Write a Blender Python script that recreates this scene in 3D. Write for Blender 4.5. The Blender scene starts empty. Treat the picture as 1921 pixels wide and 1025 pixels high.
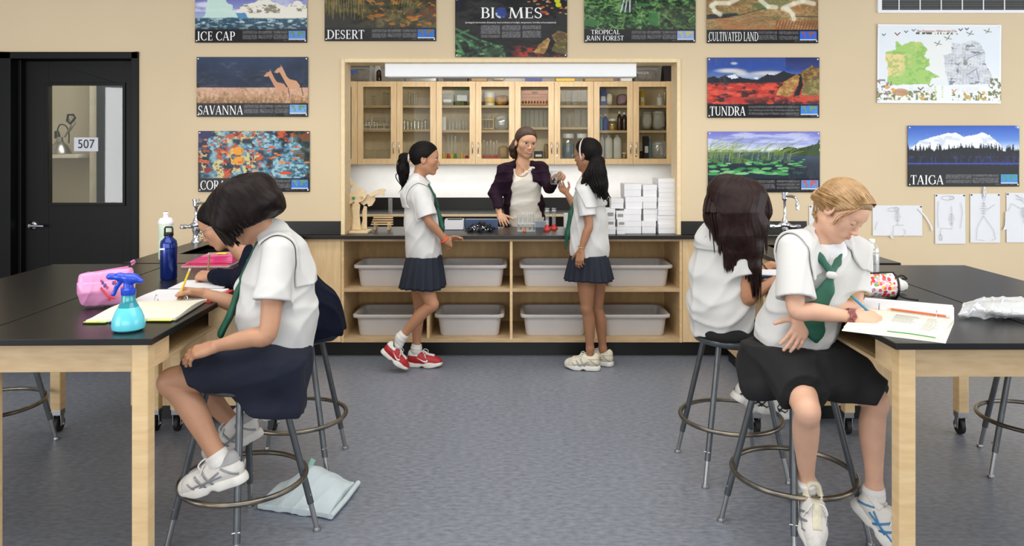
import bpy, bmesh, math, random
import numpy as np
from mathutils import Vector, Matrix
random.seed(7)
C = bpy.context.scene.collection
F = 1400.0; CX = 960.0; CY = 275.0; EYE = 1.57

# ------------------------------------------------------------------ camera, world, lights, exposure
sc = bpy.context.scene
cam = bpy.data.cameras.new('camera'); cam_o = bpy.data.objects.new('camera', cam); C.objects.link(cam_o)
cam_o.location = (0, 0, EYE); cam_o.rotation_euler = (math.pi/2, 0, 0)
cam.sensor_width = 36.0; cam.sensor_fit = 'HORIZONTAL'; cam.lens = 36.0*F/1921.0
cam.shift_x = 0.5/1921.0; cam.shift_y = -(512.5-CY)/1921.0
cam.clip_start = 0.05
sc.camera = cam_o
sc.view_settings.view_transform = 'Standard'; sc.view_settings.look = 'None'
sc.view_settings.exposure = 0.17; sc.view_settings.gamma = 1.0; sc.view_settings.use_curve_mapping = False
w = bpy.data.worlds.new('world'); sc.world = w; w.use_nodes = True
w.node_tree.nodes['Background'].inputs[0].default_value = (0.93, 0.96, 1.0, 1)
w.node_tree.nodes['Background'].inputs[1].default_value = 0.42

def area(name, loc, target, sx, sy, power, col=(1, 1, 1), spread=180):
    l = bpy.data.lights.new(name, 'AREA'); l.shape = 'RECTANGLE'; l.size = sx; l.size_y = sy
    l.energy = power; l.color = col; l.spread = math.radians(spread)
    o = bpy.data.objects.new(name, l); C.objects.link(o); o.location = loc
    o.rotation_euler = (Vector(target)-Vector(loc)).to_track_quat('-Z', 'Y').to_euler()
    return o
area('window_daylight', (4.8, 2.4, 1.5), (0, 4.2, 1.0), 4.0, 1.8, 76, (0.90, 0.95, 1.0))
area('window_daylight', (-4.6, 0.2, 1.5), (-1.8, 4.8, 1.1), 2.6, 1.8, 70, (0.98, 0.98, 1.0))
area('rear_window_daylight', (0.0, -6.0, 2.2), (0.0, 4.5, 1.3), 9.0, 2.6, 255, (0.95, 0.98, 1.0))
area('ceiling_lamp_room', (0.0, 2.1, 3.0), (0.0, 2.15, 0), 6.0, 2.2, 112, (1.0, 0.96, 0.90))
area('counter_fill_lamp', (0.0, 4.4, 3.0), (0.0, 4.75, 0), 4.5, 0.6, 17, (1.0, 0.97, 0.93), 95)  # added fill light, brightens the girls standing at the counter
area('ceiling_lamp_prep', (0.0, 6.55, 2.9), (0.0, 7.0, 1.2), 3.4, 0.7, 14, (1.0, 0.97, 0.93))
area('under_cabinet_lamp', (0.0, 7.62, 1.385), (0.0, 7.68, 0), 3.2, 0.12, 9, (0.98, 0.99, 1.0))
area('cabinet_fill_lamp', (0.0, 6.17, 2.17), (0.0, 7.6, 1.3), 1.9, 0.15, 15, (1.0, 0.97, 0.93))  # added fill light hidden behind the white housing, brightens the glass cabinets
area('corridor_lamp', (-3.3, 6.9, 2.9), (-3.3, 6.95, 0), 1.2, 1.4, 48, (1.0, 0.97, 0.9))

# ------------------------------------------------------------------ materials
def lin(c):
    return tuple(((x/255.0)/12.92 if x/255.0 <= 0.04045 else ((x/255.0+0.055)/1.055)**2.4) for x in c[:3])
M = {}
def mat(name, col, rough=0.5, metal=0.0, var=0.06, nscale=12.0, stretch=(1, 1, 1), bump=0.0, bscale=None, spec=0.5,
        coat=0.0, sheen=0.0, trans=0.0, col2=None, detail=3.0, emit=0.0, sss=0.0):
    """principled material whose colour is gently mottled by stretched noise in object space"""
    m = bpy.data.materials.new(name); m.use_nodes = True
    nt = m.node_tree; b = nt.nodes['Principled BSDF']
    c = lin(col)
    tc = nt.nodes.new('ShaderNodeTexCoord'); mp = nt.nodes.new('ShaderNodeMapping')
    nt.links.new(tc.outputs['Object'], mp.inputs[0]); mp.inputs['Scale'].default_value = stretch
    nz = nt.nodes.new('ShaderNodeTexNoise'); nz.inputs['Scale'].default_value = nscale; nz.inputs['Detail'].default_value = detail
    nt.links.new(mp.outputs[0], nz.inputs['Vector'])
    cr = nt.nodes.new('ShaderNodeValToRGB')
    if col2 is None:
        lo = tuple(max(0, x*(1-var)) for x in c); hi = tuple(min(1, x*(1+var)) for x in c)
    else:
        lo = c; hi = lin(col2)
    cr.color_ramp.elements[0].position = 0.3; cr.color_ramp.elements[1].position = 0.7
    cr.color_ramp.elements[0].color = (*lo, 1); cr.color_ramp.elements[1].color = (*hi, 1)
    nt.links.new(nz.outputs[0], cr.inputs[0]); nt.links.new(cr.outputs[0], b.inputs['Base Color'])
    b.inputs['Roughness'].default_value = rough; b.inputs['Metallic'].default_value = metal
    b.inputs['Specular IOR Level'].default_value = spec
    b.inputs['Coat Weight'].default_value = coat; b.inputs['Coat Roughness'].default_value = 0.08
    b.inputs['Sheen Weight'].default_value = sheen
    b.inputs['Transmission Weight'].default_value = trans
    if sss:
        b.inputs['Subsurface Weight'].default_value = sss; b.inputs['Subsurface Radius'].default_value = (0.012, 0.005, 0.003)
        b.inputs['Subsurface Scale'].default_value = 1.0
    if emit:
        b.inputs['Emission Color'].default_value = (*c, 1); b.inputs['Emission Strength'].default_value = emit
    if bump:
        n2 = nt.nodes.new('ShaderNodeTexNoise'); n2.inputs['Scale'].default_value = bscale or nscale*4; n2.inputs['Detail'].default_value = 2
        nt.links.new(mp.outputs[0], n2.inputs['Vector'])
        bp = nt.nodes.new('ShaderNodeBump'); bp.inputs['Strength'].default_value = bump; bp.inputs['Distance'].default_value = 0.01
        nt.links.new(n2.outputs[0], bp.inputs['Height']); nt.links.new(bp.outputs[0], b.inputs['Normal'])
    M[name] = m
    return m
def clear(name, col=(255, 255, 255), fac=0.12, rough=0.05, tint=0.0):
    """thin clear plastic or glass: see-through sheet with fresnel gloss"""
    m = bpy.data.materials.new(name); m.use_nodes = True
    nt = m.node_tree; nt.nodes.clear()
    out = nt.nodes.new('ShaderNodeOutputMaterial'); mix = nt.nodes.new('ShaderNodeMixShader')
    tr = nt.nodes.new('ShaderNodeBsdfTransparent'); gl = nt.nodes.new('ShaderNodeBsdfGlossy')
    lw = nt.nodes.new('ShaderNodeLayerWeight'); lw.inputs['Blend'].default_value = 0.35
    mr = nt.nodes.new('ShaderNodeMapRange'); mr.inputs['To Min'].default_value = fac; mr.inputs['To Max'].default_value = min(1, fac+0.6)
    tr.inputs[0].default_value = (*lin(col), 1); gl.inputs[0].default_value = (1, 1, 1, 1); gl.inputs['Roughness'].default_value = rough
    nt.links.new(lw.outputs['Facing'], mr.inputs['Value']); nt.links.new(mr.outputs[0], mix.inputs[0])
    last = gl
    if tint:
        df = nt.nodes.new('ShaderNodeBsdfDiffuse'); df.inputs[0].default_value = (*lin(col), 1)
        m2 = nt.nodes.new('ShaderNodeMixShader'); m2.inputs[0].default_value = tint
        nt.links.new(gl.outputs[0], m2.inputs[1]); nt.links.new(df.outputs[0], m2.inputs[2]); last = m2
    nt.links.new(tr.outputs[0], mix.inputs[1]); nt.links.new(last.outputs[0], mix.inputs[2]); nt.links.new(mix.outputs[0], out.inputs[0])
    M[name] = m
    return m
def vcol(name, rough=0.35, coat=0.0, bump=0.0):
    m = bpy.data.materials.new(name); m.use_nodes = True
    nt = m.node_tree; b = nt.nodes['Principled BSDF']
    a = nt.nodes.new('ShaderNodeAttribute'); a.attribute_name = 'Col'
    nt.links.new(a.outputs['Color'], b.inputs['Base Color'])
    b.inputs['Roughness'].default_value = rough; b.inputs['Specular IOR Level'].default_value = 0.2; b.inputs['Coat Weight'].default_value = coat; b.inputs['Coat Roughness'].default_value = 0.12
    if bump:
        tc = nt.nodes.new('ShaderNodeTexCoord')
        n2 = nt.nodes.new('ShaderNodeTexNoise'); n2.inputs['Scale'].default_value = 5.0; n2.inputs['Detail'].default_value = 3
        nt.links.new(tc.outputs['Object'], n2.inputs['Vector'])
        bp = nt.nodes.new('ShaderNodeBump'); bp.inputs['Strength'].default_value = bump; bp.inputs['Distance'].default_value = 0.03
        nt.links.new(n2.outputs[0], bp.inputs['Height']); nt.links.new(bp.outputs[0], b.inputs['Coat Normal'])
    M[name] = m
    return m

mat('wall_paint', (216, 195, 160), 0.75, var=0.03, nscale=1.2, bump=0.02, bscale=180)
mat('white_paint', (233, 232, 228), 0.6, var=0.02)
mat('prep_paint', (206, 190, 160), 0.7, var=0.03, nscale=2)
mat('corridor_paint', (206, 202, 188), 0.7, var=0.03, nscale=2)
mat('floor_lino', (101, 107, 118), 0.36, nscale=26, stretch=(1, 2.2, 1), col2=(131, 136, 146), detail=9, bump=0.05, bscale=60)
mat('black_door', (10, 10, 11), 0.45, var=0.15, nscale=3, spec=0.22)
mat('black_epoxy', (21, 20, 19), 0.32, var=0.12, nscale=4, bump=0.03, bscale=90)
mat('black_base', (12, 12, 12), 0.4, var=0.2)
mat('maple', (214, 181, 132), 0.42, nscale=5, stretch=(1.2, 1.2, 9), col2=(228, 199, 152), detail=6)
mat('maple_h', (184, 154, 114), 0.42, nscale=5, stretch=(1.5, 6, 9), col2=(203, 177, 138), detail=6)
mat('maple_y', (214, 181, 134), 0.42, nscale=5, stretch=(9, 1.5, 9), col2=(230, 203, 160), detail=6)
mat('maple_edge', (233, 209, 165), 0.45, var=0.05, nscale=30)
mat('plywood', (196, 158, 104), 0.5, nscale=4, stretch=(6, 2, 1.6), col2=(214, 178, 124), detail=8)
mat('cab_maple', (217, 186, 140), 0.42, nscale=5, stretch=(8, 4, 1.1), col2=(231, 204, 160), detail=6)
mat('tray_plastic', (200, 196, 193), 0.38, var=0.02)
mat('chrome', (215, 215, 218), 0.12, 1.0, var=0.03)
mat('steel', (178, 178, 178), 0.3, 1.0, var=0.05)
mat('stool_steel', (98, 102, 105), 0.36, 0.7, var=0.12, nscale=20)
mat('stool_ring', (150, 140, 122), 0.3, 0.9, col2=(92, 90, 88), nscale=9)
mat('rubber', (16, 16, 17), 0.6)
mat('paper', (224, 224, 226), 0.7, var=0.015)
mat('white_card', (232, 231, 232), 0.6, var=0.02)
mat('white_plastic', (240, 240, 240), 0.35, var=0.015)
mat('black_plastic', (20, 20, 22), 0.35)
mat('ink', (14, 14, 15), 0.5)
mat('title_white', (244, 243, 240), 0.5, var=0.01)
mat('pencil_line', (168, 168, 172), 0.8)
clear('glass', (250, 252, 252), 0.07)
clear('pane', (242, 243, 240), 0.003, 0.02)
clear('cup_plastic', (244, 246, 246), 0.22, 0.12, 0.5)
clear('bin_plastic', (215, 215, 210), 0.22, 0.2, 0.6)
clear('bag_plastic', (240, 242, 244), 0.35, 0.12, 0.6)

# ------------------------------------------------------------------ building helpers
def P(px, py, d):
    """point at depth d metres from the camera plane that is seen at pixel (px, py)"""
    return Vector(((px-CX)/F*d, d, EYE-(py-CY)/F*d))
def X(px, d): return (px-CX)/F*d
def Z(py, d): return EYE-(py-CY)/F*d
WLOC = {}
def link(name, me, parent=None):
    o = bpy.data.objects.new(name, me); C.objects.link(o)
    if parent is not None:
        o.parent = parent
        WLOC[o.name] = WLOC.get(parent.name, Vector((0, 0, 0)))
    return o
def tag(o, label=None, cat=None, group=None, kind=None):
    if label: o['label'] = label
    if cat: o['category'] = cat
    if group: o['group'] = group
    if kind: o['kind'] = kind
    return o
def thing(name, label, cat, loc=(0, 0, 0), rz=0.0, group=None):
    o = bpy.data.objects.new(name, None); C.objects.link(o)
    o.location = loc; o.rotation_euler = (0, 0, rz); o.empty_display_size = 0.05
    WLOC[o.name] = Vector((0, 0, 0))
    return tag(o, label, cat, group)
def wthing(name, label, cat, loc, group=None):
    """thing whose parts are written in world coordinates"""
    o = thing(name, label, cat, loc, 0, group); WLOC[o.name] = Vector(loc)
    return o
def copy_tree(o, parent=None):
    c = o.copy(); C.objects.link(c)
    if parent is not None: c.parent = parent
    for ch in list(o.children): copy_tree(ch, c)
    return c
def frame_for(d):
    d = Vector(d).normalized()
    a = Vector((0, 0, 1)) if abs(d.z) < 0.9 else Vector((1, 0, 0))
    u = d.cross(a).normalized(); return u, u.cross(d).normalized()
class MB:
    def __init__(s): s.v = []; s.f = []
    def add(s, vs, fs):
        n = len(s.v); s.v += [tuple(q) for q in vs]; s.f += [tuple(i+n for i in f) for f in fs]; return s
    def box(s, x0, x1, y0, y1, z0, z1, R=None):
        vs = [(x, y, z) for x in (x0, x1) for y in (y0, y1) for z in (z0, z1)]
        if R is not None: vs = [R @ Vector(q) for q in vs]
        return s.add(vs, [(0, 1, 3, 2), (4, 6, 7, 5), (0, 4, 5, 1), (2, 3, 7, 6), (0, 2, 6, 4), (1, 5, 7, 3)])
    def tube(s, pts, r, n=10, closed=False, cap=True, flat=None):
        pts = [Vector(p) for p in pts]; m = len(pts)
        rs = r if isinstance(r, (list, tuple)) else [r]*m
        rings = []; u = None
        for i, p in enumerate(pts):
            if closed: t = pts[(i+1) % m]-pts[i-1]
            else: t = pts[min(i+1, m-1)]-pts[max(i-1, 0)]
            t.normalize()
            if u is None: u, _ = frame_for(t)
            else:
                u = u-t*u.dot(t)
                if u.length < 1e-6: u, _ = frame_for(t)
                u.normalize()
            v_ = t.cross(u)
            fl = 1.0 if flat is None else flat
            rings.append([p+(u*math.cos(a)+v_*math.sin(a)*fl)*rs[i] for a in [2*math.pi*k/n for k in range(n)]])
        base = len(s.v)
        for rg in rings: s.v += [tuple(q) for q in rg]
        for i in range(m if closed else m-1):
            a = base+i*n; b = base+((i+1) % m)*n
            for k in range(n):
                s.f.append((a+k, a+(k+1) % n, b+(k+1) % n, b+k))
        if cap and not closed:
            s.f.append(tuple(base+k for k in range(n))[::-1]); s.f.append(tuple(base+(m-1)*n+k for k in range(n)))
        return s
    def cyl(s, p0, p1, r0, r1=None, n=16): return s.tube([p0, p1], [r0, r0 if r1 is None else r1], n)
    def lathe(s, prof, c=(0, 0, 0), n=24, axis=(0, 0, 1), sq=None):
        """profile of (radius, height) turned about an axis through c"""
        ax = Vector(axis).normalized(); c = Vector(c)
        if abs(ax.z) > 0.999: u, v_ = Vector((1, 0, 0)), Vector((0, 1, 0))*(1 if ax.z > 0 else -1)
        else: u, v_ = frame_for(ax); v_ = ax.cross(u)
        base = len(s.v)
        for r, z in prof:
            for k in range(n):
                a = 2*math.pi*k/n; q = 1.0
                if sq: q = 1.0/max(abs(math.cos(a))**sq+abs(math.sin(a))**sq, 1e-9)**(1.0/sq)
                s.v.append(tuple(c+ax*z+(u*math.cos(a)+v_*math.sin(a))*r*q))
        for i in range(len(prof)-1):
            a = base+i*n; b = a+n
            for k in range(n): s.f.append((a+k, a+(k+1) % n, b+(k+1) % n, b+k))
        if prof[0][0] > 1e-5: s.f.append(tuple(base+k for k in range(n))[::-1])
        if prof[-1][0] > 1e-5: s.f.append(tuple(base+(len(prof)-1)*n+k for k in range(n)))
        return s
    def prism(s, poly, d0, d1, fn=None):
        """2-D polygon swept from d0 to d1; fn(a,b,d) -> 3-D (default: polygon in XZ, swept in Y)"""
        fn = fn or (lambda a, b, d: (a, d, b)); n = len(poly)
        vs = [fn(a, b, d0) for a, b in poly]+[fn(a, b, d1) for a, b in poly]
        return s.add(vs, [tuple(range(n)), tuple(range(2*n-1, n-1, -1))]+[(i, i+n, (i+1) % n+n, (i+1) % n) for i in range(n)])
    def quad(s, a, b, c, d): return s.add([a, b, c, d], [(0, 1, 2, 3)])
    def sphere(s, c, r, n=12, sc3=(1, 1, 1), R=None):
        vs = []; fs = []; m = max(6, n//2+2)
        for i in range(m+1):
            th = math.pi*i/m
            for k in range(n):
                a = 2*math.pi*k/n
                q = Vector((math.sin(th)*math.cos(a)*sc3[0], math.sin(th)*math.sin(a)*sc3[1], math.cos(th)*sc3[2]))*r
                if R is not None: q = R @ q
                vs.append(Vector(c)+q)
        for i in range(m):
            for k in range(n): fs.append((i*n+k, (i+1)*n+k, (i+1)*n+(k+1) % n, i*n+(k+1) % n))
        return s.add(vs, fs)
    def build(s, name, m, parent=None, smooth=False, bevel=0.0, seg=2, auto=None):
        me = bpy.data.meshes.new(name)
        off = WLOC.get(parent.name, Vector((0, 0, 0))) if parent is not None else Vector((0, 0, 0))
        vs = np.array(s.v, dtype=np.float64).reshape(-1, 3)-np.array(off)
        me.from_pydata(vs.tolist(), [], s.f); me.update()
        bm = bmesh.new(); bm.from_mesh(me)
        bmesh.ops.remove_doubles(bm, verts=bm.verts, dist=1e-6)
        bmesh.ops.recalc_face_normals(bm, faces=bm.faces); bm.to_mesh(me); bm.free()
        ms = m if isinstance(m, (list, tuple)) else [m]
        for q in ms: me.materials.append(M[q] if isinstance(q, str) else q)
        if smooth:
            me.polygons.foreach_set('use_smooth', [True]*len(me.polygons))
            try: me.set_sharp_from_angle(angle=math.radians(auto or 40))
            except Exception: pass
        o = link(name, me, parent)
        if bevel:
            b = o.modifiers.new('bevel', 'BEVEL'); b.width = bevel; b.segments = seg; b.limit_method = 'ANGLE'
        return o
def box(name, x0, x1, y0, y1, z0, z1, m, parent=None, bevel=0.0): return MB().box(x0, x1, y0, y1, z0, z1).build(name, m, parent, bevel=bevel)
def struct(o): o['kind'] = 'structure'; return o
def bez(p0, p1, p2, p3, n=12):
    p0, p1, p2, p3 = map(Vector, (p0, p1, p2, p3)); r = []
    for i in range(n+1):
        t = i/n; r.append(p0*(1-t)**3+p1*3*t*(1-t)**2+p2*3*t*t*(1-t)+p3*t**3)
    return r
def spline(pts, n=6):
    """Catmull-Rom through the points"""
    pts = [Vector(p) for p in pts]; r = []
    for i in range(len(pts)-1):
        a = pts[max(i-1, 0)]; b = pts[i]; c = pts[i+1]; d = pts[min(i+2, len(pts)-1)]
        for k in range(n):
            t = k/n
            r.append(0.5*((2*b)+(c-a)*t+(2*a-5*b+4*c-d)*t*t+(3*b-a-3*c+d)*t**3))
    r.append(pts[-1]); return r
def text_obj(name, body, size, loc, m, parent, rot=(math.pi/2, 0, 0), align='CENTER', sx=1.0):
    cu = bpy.data.curves.new(name, 'FONT'); cu.body = body; cu.size = size; cu.align_x = align; cu.align_y = 'CENTER'; cu.extrude = 0.0002
    cu.materials.append(M[m])
    o = bpy.data.objects.new(name, cu); C.objects.link(o)
    if parent is not None:
        o.parent = parent; loc = Vector(loc)-WLOC.get(parent.name, Vector((0, 0, 0)))
    o.location = loc; o.rotation_euler = rot; o.scale = (sx, 1, 1)
    bpy.context.view_layer.update(); me = bpy.data.meshes.new_from_object(o.evaluated_get(bpy.context.evaluated_depsgraph_get()))
    me.name = name; q = bpy.data.objects.new(name, me); C.objects.link(q); q.parent = parent; q.location = o.location; q.rotation_euler = rot; q.scale = o.scale
    bpy.data.objects.remove(o); q.name = name; return q
ORD = ['leftmost', 'second from left', 'third from left', 'fourth from left', 'fifth from left', 'sixth from left', 'seventh from left', 'eighth from left']
# ------------------------------------------------------------------ the setting
WY = 5.55            # face of the classroom's back wall
OX0, OX1 = X(642, WY), X(1275, WY)            # opening over the counter
OZ1 = Z(112, WY); CT = 0.914
DX0, DX1, DZ1 = X(-10, WY), X(261, WY), Z(98, WY)
struct(box('floor', -6.5, 6.5, -3.5, 9.5, -0.1, 0.0, 'floor_lino'))
wm = MB()
wm.box(-6.5, DX0, WY, WY+0.18, 0, 3.6); wm.box(DX0, DX1, WY, WY+0.18, DZ1, 3.6)
KX0, KX1 = X(498, WY), X(1422, WY)
wm.box(DX1, KX0, WY, WY+0.18, 0, 3.6); wm.box(OX0, OX1, WY, WY+0.18, OZ1, 3.6); wm.box(KX1, 6.5, WY, WY+0.18, 0, 3.6)
wm.box(KX0, OX0, WY, WY+0.18, CT+0.001, 3.6); wm.box(OX1, KX1, WY, WY+0.18, CT+0.001, 3.6)
wm.box(KX0, KX1, WY+0.62, WY+0.66, 0.0, 0.885); wm.box(KX0, KX1, WY+0.08, WY+0.66, 0, 0.09)
struct(wm.build('wall_back', 'wall_paint'))
# prep room behind the counter
pm = MB().box(-2.2, 2.2, 7.86, 7.95, 0, 3.0)
struct(pm.build('wall_prep_back', 'white_paint'))
struct(box('wall_prep_left', -2.3, -2.2, WY+0.18, 7.95, 0, 3.0, 'prep_paint'))
struct(box('wall_prep_right', 2.2, 2.3, WY+0.18, 7.95, 0, 3.0, 'prep_paint'))
struct(box('ceiling_prep', -2.3, 2.3, WY+0.18, 7.95, 3.0, 3.05, 'white_paint'))
# corridor behind the door
struct(box('wall_corridor_back', -5.0, -2.45, 7.6, 7.7, 0, 3.0, 'corridor_paint'))
struct(box('wall_corridor_right', -2.5, -2.4, WY+0.18, 7.7, 0, 3.0, 'corridor_paint'))
struct(box('wall_corridor_left', -5.1, -5.0, WY+0.18, 7.7, 0, 3.0, 'corridor_paint'))
struct(box('ceiling_corridor', -5.1, -2.4, WY+0.18, 7.7, 3.0, 3.05, 'white_paint'))
# lining of the opening
tr = MB(); e = 0.022
tr.box(OX0-0.008, OX0+e, WY-0.012, WY+0.19, 0.915, OZ1+0.0); tr.box(OX1-e, OX1+0.008, WY-0.012, WY+0.19, 0.915, OZ1)
tr.box(OX0+e, OX1-e, WY-0.012, WY+0.19, OZ1-e, OZ1+0.008); tr.box(OX0-0.008, OX0+e, WY-0.012, WY-0.001, OZ1, OZ1+0.008); tr.box(OX1-e, OX1+0.008, WY-0.012, WY-0.001, OZ1, OZ1+0.008)
struct(tr.build('trim_1', 'maple_edge', bevel=0.002))
# black toe boards along the base
bb = MB(); bb.box(DX1+0.02, 6.5, WY-0.012, WY-0.001, 0, 0.1)
# door
dr = struct(thing('door_1', 'black classroom door with a tall window beside the beige wall', 'door'))
fr = MB(); fw = 0.05; fy0 = WY-0.02; dy = WY+0.11
fr.box(DX1-fw, DX1, fy0, WY+0.18, 0, DZ1); fr.box(DX0, DX1, fy0, WY+0.18, DZ1-fw, DZ1); fr.box(DX0, DX0+0.13, fy0, WY+0.18, 0, DZ1)
fr.box(DX0+0.13, DX0+0.155, WY+0.06, WY+0.18, 0, DZ1-fw); fr.box(DX1-fw-0.02, DX1-fw, dy+0.046, WY+0.18, 0, DZ1-fw); fr.box(DX0, DX1, dy+0.046, WY+0.18, DZ1-fw-0.02, DZ1-fw)
fr.build('door_frame', 'black_door', dr, bevel=0.003)
gx0, gx1, gz0, gz1 = X(91, dy), X(231, dy), Z(381, dy), Z(160, dy)
lx0, lx1 = DX0+0.155, DX1-fw-0.004
lf = MB(); lf.box(lx0, gx0, dy, dy+0.045, 0.01, DZ1-fw-0.004); lf.box(gx1, lx1, dy, dy+0.045, 0.01, DZ1-fw-0.004)
lf.box(gx0, gx1, dy, dy+0.045, 0.01, gz0); lf.box(gx0, gx1, dy, dy+0.045, gz1, DZ1-fw-0.004)
b_ = 0.02
for a in ((gx0-b_, gx0, gz0-b_, gz1+b_), (gx1, gx1+b_, gz0-b_, gz1+b_), (gx0, gx1, gz1, gz1+b_), (gx0, gx1, gz0-b_, gz0)):
    lf.box(a[0], a[1], dy-0.01, dy, a[2], a[3])
leaf = lf.build('door_leaf', 'black_door', dr, bevel=0.002)
box('window_pane', gx0, gx1, dy+0.018, dy+0.024, gz0, gz1, 'pane', dr)
hc = P(63, 423, dy)
hd = MB(); hd.lathe([(0.034, 0), (0.034, 0.008), (0.028, 0.016), (0.016, 0.02), (0.014, 0.05), (0.0, 0.052)], hc, 28, (0, -1, 0))
hd.tube([hc+Vector((0, -0.045, 0)), hc+Vector((0.05, -0.048, 0)), hc+Vector((0.105, -0.046, -0.002))], [0.012, 0.011, 0.010], 12)
hd.build('door_handle', 'chrome', leaf, smooth=True)
# room number on the pane
sg = box('number_plate', X(137, dy), X(182, dy), dy+0.012, dy+0.016, Z(284, dy), Z(258, dy), mat('plate_grey', (206, 208, 214), 0.5), dr)
sg['label'] = 'pale grey plate reading 507'
text_obj('number', '507', 0.095, (X(160, dy), dy+0.010, Z(271, dy)), 'ink', sg, sx=0.92)
# the corridor seen through the pane
mat('dark_blue', (38, 46, 56), 0.6); mat('shelf_white', (226, 224, 216), 0.6)
cy = 7.2
c1 = tag(box('corridor_partition', X(181, cy)+0.0, X(181, cy)+0.55, cy, cy+0.35, 0, 2.6, 'dark_blue'), 'dark blue tall cabinet seen through the right side of door window', 'cabinet')
tag(box('corridor_post', X(168, 7.3), X(181, 7.3), 7.3, 7.5, 0, 2.6, 'shelf_white'), 'white vertical post seen through door window beside dark blue cabinet', 'post')
tag(box('wall_ledge', -4.9, X(150, 7.3), 7.25, 7.59, Z(297, 7.3), Z(290, 7.3), 'shelf_white', bevel=0.004), 'white ledge behind the door window carrying a clamp lamp', 'shelf')
lc = P(112, 288, 7.35)
lp = wthing('clamp_lamp', 'silver clamp lamp with bell shade seen through door window', 'lamp', lc)
MB().lathe([(0.105, 0), (0.1, 0.02), (0.075, 0.075), (0.05, 0.1), (0.032, 0.115), (0.03, 0.16), (0.0, 0.165)], lc, 28).build('lamp_shade', 'steel', lp, smooth=True)
MB().cyl(lc+Vector((-0.02, 0, 0.15)), lc+Vector((-0.03, 0, 0.22)), 0.03, 0.02).build('socket', 'black_plastic', lp, smooth=True)
MB().tube(spline([lc+Vector((-0.03, 0, 0.2)), lc+Vector((0.0, 0, 0.28)), lc+Vector((0.06, 0, 0.27)), lc+Vector((0.09, 0, 0.2)), lc+Vector((0.09, 0, 0.1))]), 0.006, 8).build('cord', 'black_plastic', lp, smooth=True)
cl = MB(); cl.tube([lc+Vector((0.05, 0, 0.16)), lc+Vector((0.12, -0.01, 0.28)), lc+Vector((0.1, -0.01, 0.34))], 0.008, 8); cl.tube([lc+Vector((0.08, 0, 0.2)), lc+Vector((0.15, 0.01, 0.3)), lc+Vector((0.11, 0.01, 0.36))], 0.008, 8)
cl.build('clamp', 'steel', lp, smooth=True)
ch = MB(); q = lc+Vector((0.11, -0.012, 0.34))
ch.tube([q+Vector((-0.03, 0, -0.02)), q+Vector((-0.02, 0, 0.04)), q+Vector((0.03, 0, 0.04)), q+Vector((0.05, 0, 0.01)), q+Vector((-0.0, 0, -0.05))], 0.011, 8, closed=True); ch.build('grip', 'rubber', lp, smooth=True)

# air grille high on the wall
vt = wthing('air_vent', 'white wall grille with dark slots high on the right wall', 'vent', (X(1800, WY), WY, Z(0, WY)))
vx0, vx1, vz0, vz1 = X(1645, WY), X(1990, WY), Z(25, WY), Z(-60, WY)
vf = MB()
for a in ((vx0, vx1, vz0, vz0+0.022), (vx0, vx1, vz1-0.022, vz1), (vx0, vx0+0.03, vz0+0.022, vz1-0.022), (vx1-0.03, vx1, vz0+0.022, vz1-0.022)):
    vf.box(a[0], a[1], WY-0.018, WY-0.001, a[2], a[3])
k = 0
for x in np.arange(X(1684, WY), vx1-0.05, X(1723.5, WY)-X(1684, WY)): vf.box(x, x+0.008, WY-0.014, WY-0.005, vz0+0.022, vz1-0.022)
vf.build('vent_frame', 'white_plastic', vt, bevel=0.002)
box('vent_back', vx0+0.03, vx1-0.03, WY-0.004, WY-0.001, vz0+0.022, vz1-0.022, 'black_base', vt)
sl = MB(); z = vz0+0.03
mat('slat_grey', (120, 118, 118), 0.4)
while z < vz1-0.03:
    sl.box(vx0+0.03, vx1-0.03, WY-0.012, WY-0.005, z, z+0.0045); z += 0.0125
sl.build('slats', 'slat_grey', vt)

# ------------------------------------------------------------------ casework under the opening
CF = 5.53
cx0, cx1 = X(640, CF), X(1280, CF)
cu = wthing('shelf_unit', 'open plywood shelf unit with four bays under the counter opening', 'shelf unit', (0, CF+0.3, 0))
cz0, cz1 = Z(643, CF), 0.886
t = 0.02; mid = X(959, CF); dep = 0.58
MB().box(cx0, cx0+t, CF, CF+dep, cz0, cz1).build('side_panel', 'maple', cu, bevel=0.001)
MB().box(cx1-t, cx1, CF, CF+dep, cz0, cz1).build('side_panel', 'maple', cu, bevel=0.001)
MB().box(mid-t/2, mid+t/2, CF, CF+dep, cz0+t, cz1-t).build('divider', 'maple', cu, bevel=0.001)
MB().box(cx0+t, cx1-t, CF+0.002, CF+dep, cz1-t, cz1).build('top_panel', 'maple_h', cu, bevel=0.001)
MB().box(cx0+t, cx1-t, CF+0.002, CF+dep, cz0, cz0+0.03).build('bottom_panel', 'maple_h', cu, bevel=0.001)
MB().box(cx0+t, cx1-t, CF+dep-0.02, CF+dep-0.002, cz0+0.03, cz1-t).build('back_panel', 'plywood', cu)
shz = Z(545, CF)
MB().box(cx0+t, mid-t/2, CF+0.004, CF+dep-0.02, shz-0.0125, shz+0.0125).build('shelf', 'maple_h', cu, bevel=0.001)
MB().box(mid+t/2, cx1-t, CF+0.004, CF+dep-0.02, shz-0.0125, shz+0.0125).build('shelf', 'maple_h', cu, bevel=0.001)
d1 = X(630+503/2.91, CF); d2 = X(630+1424/2.91, CF)
for dd in (d1, d2): MB().box(dd-t/2, dd+t/2, CF+0.01, CF+dep-0.02, cz0+0.03, shz-0.0125).build('divider', 'maple', cu, bevel=0.001)
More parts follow.
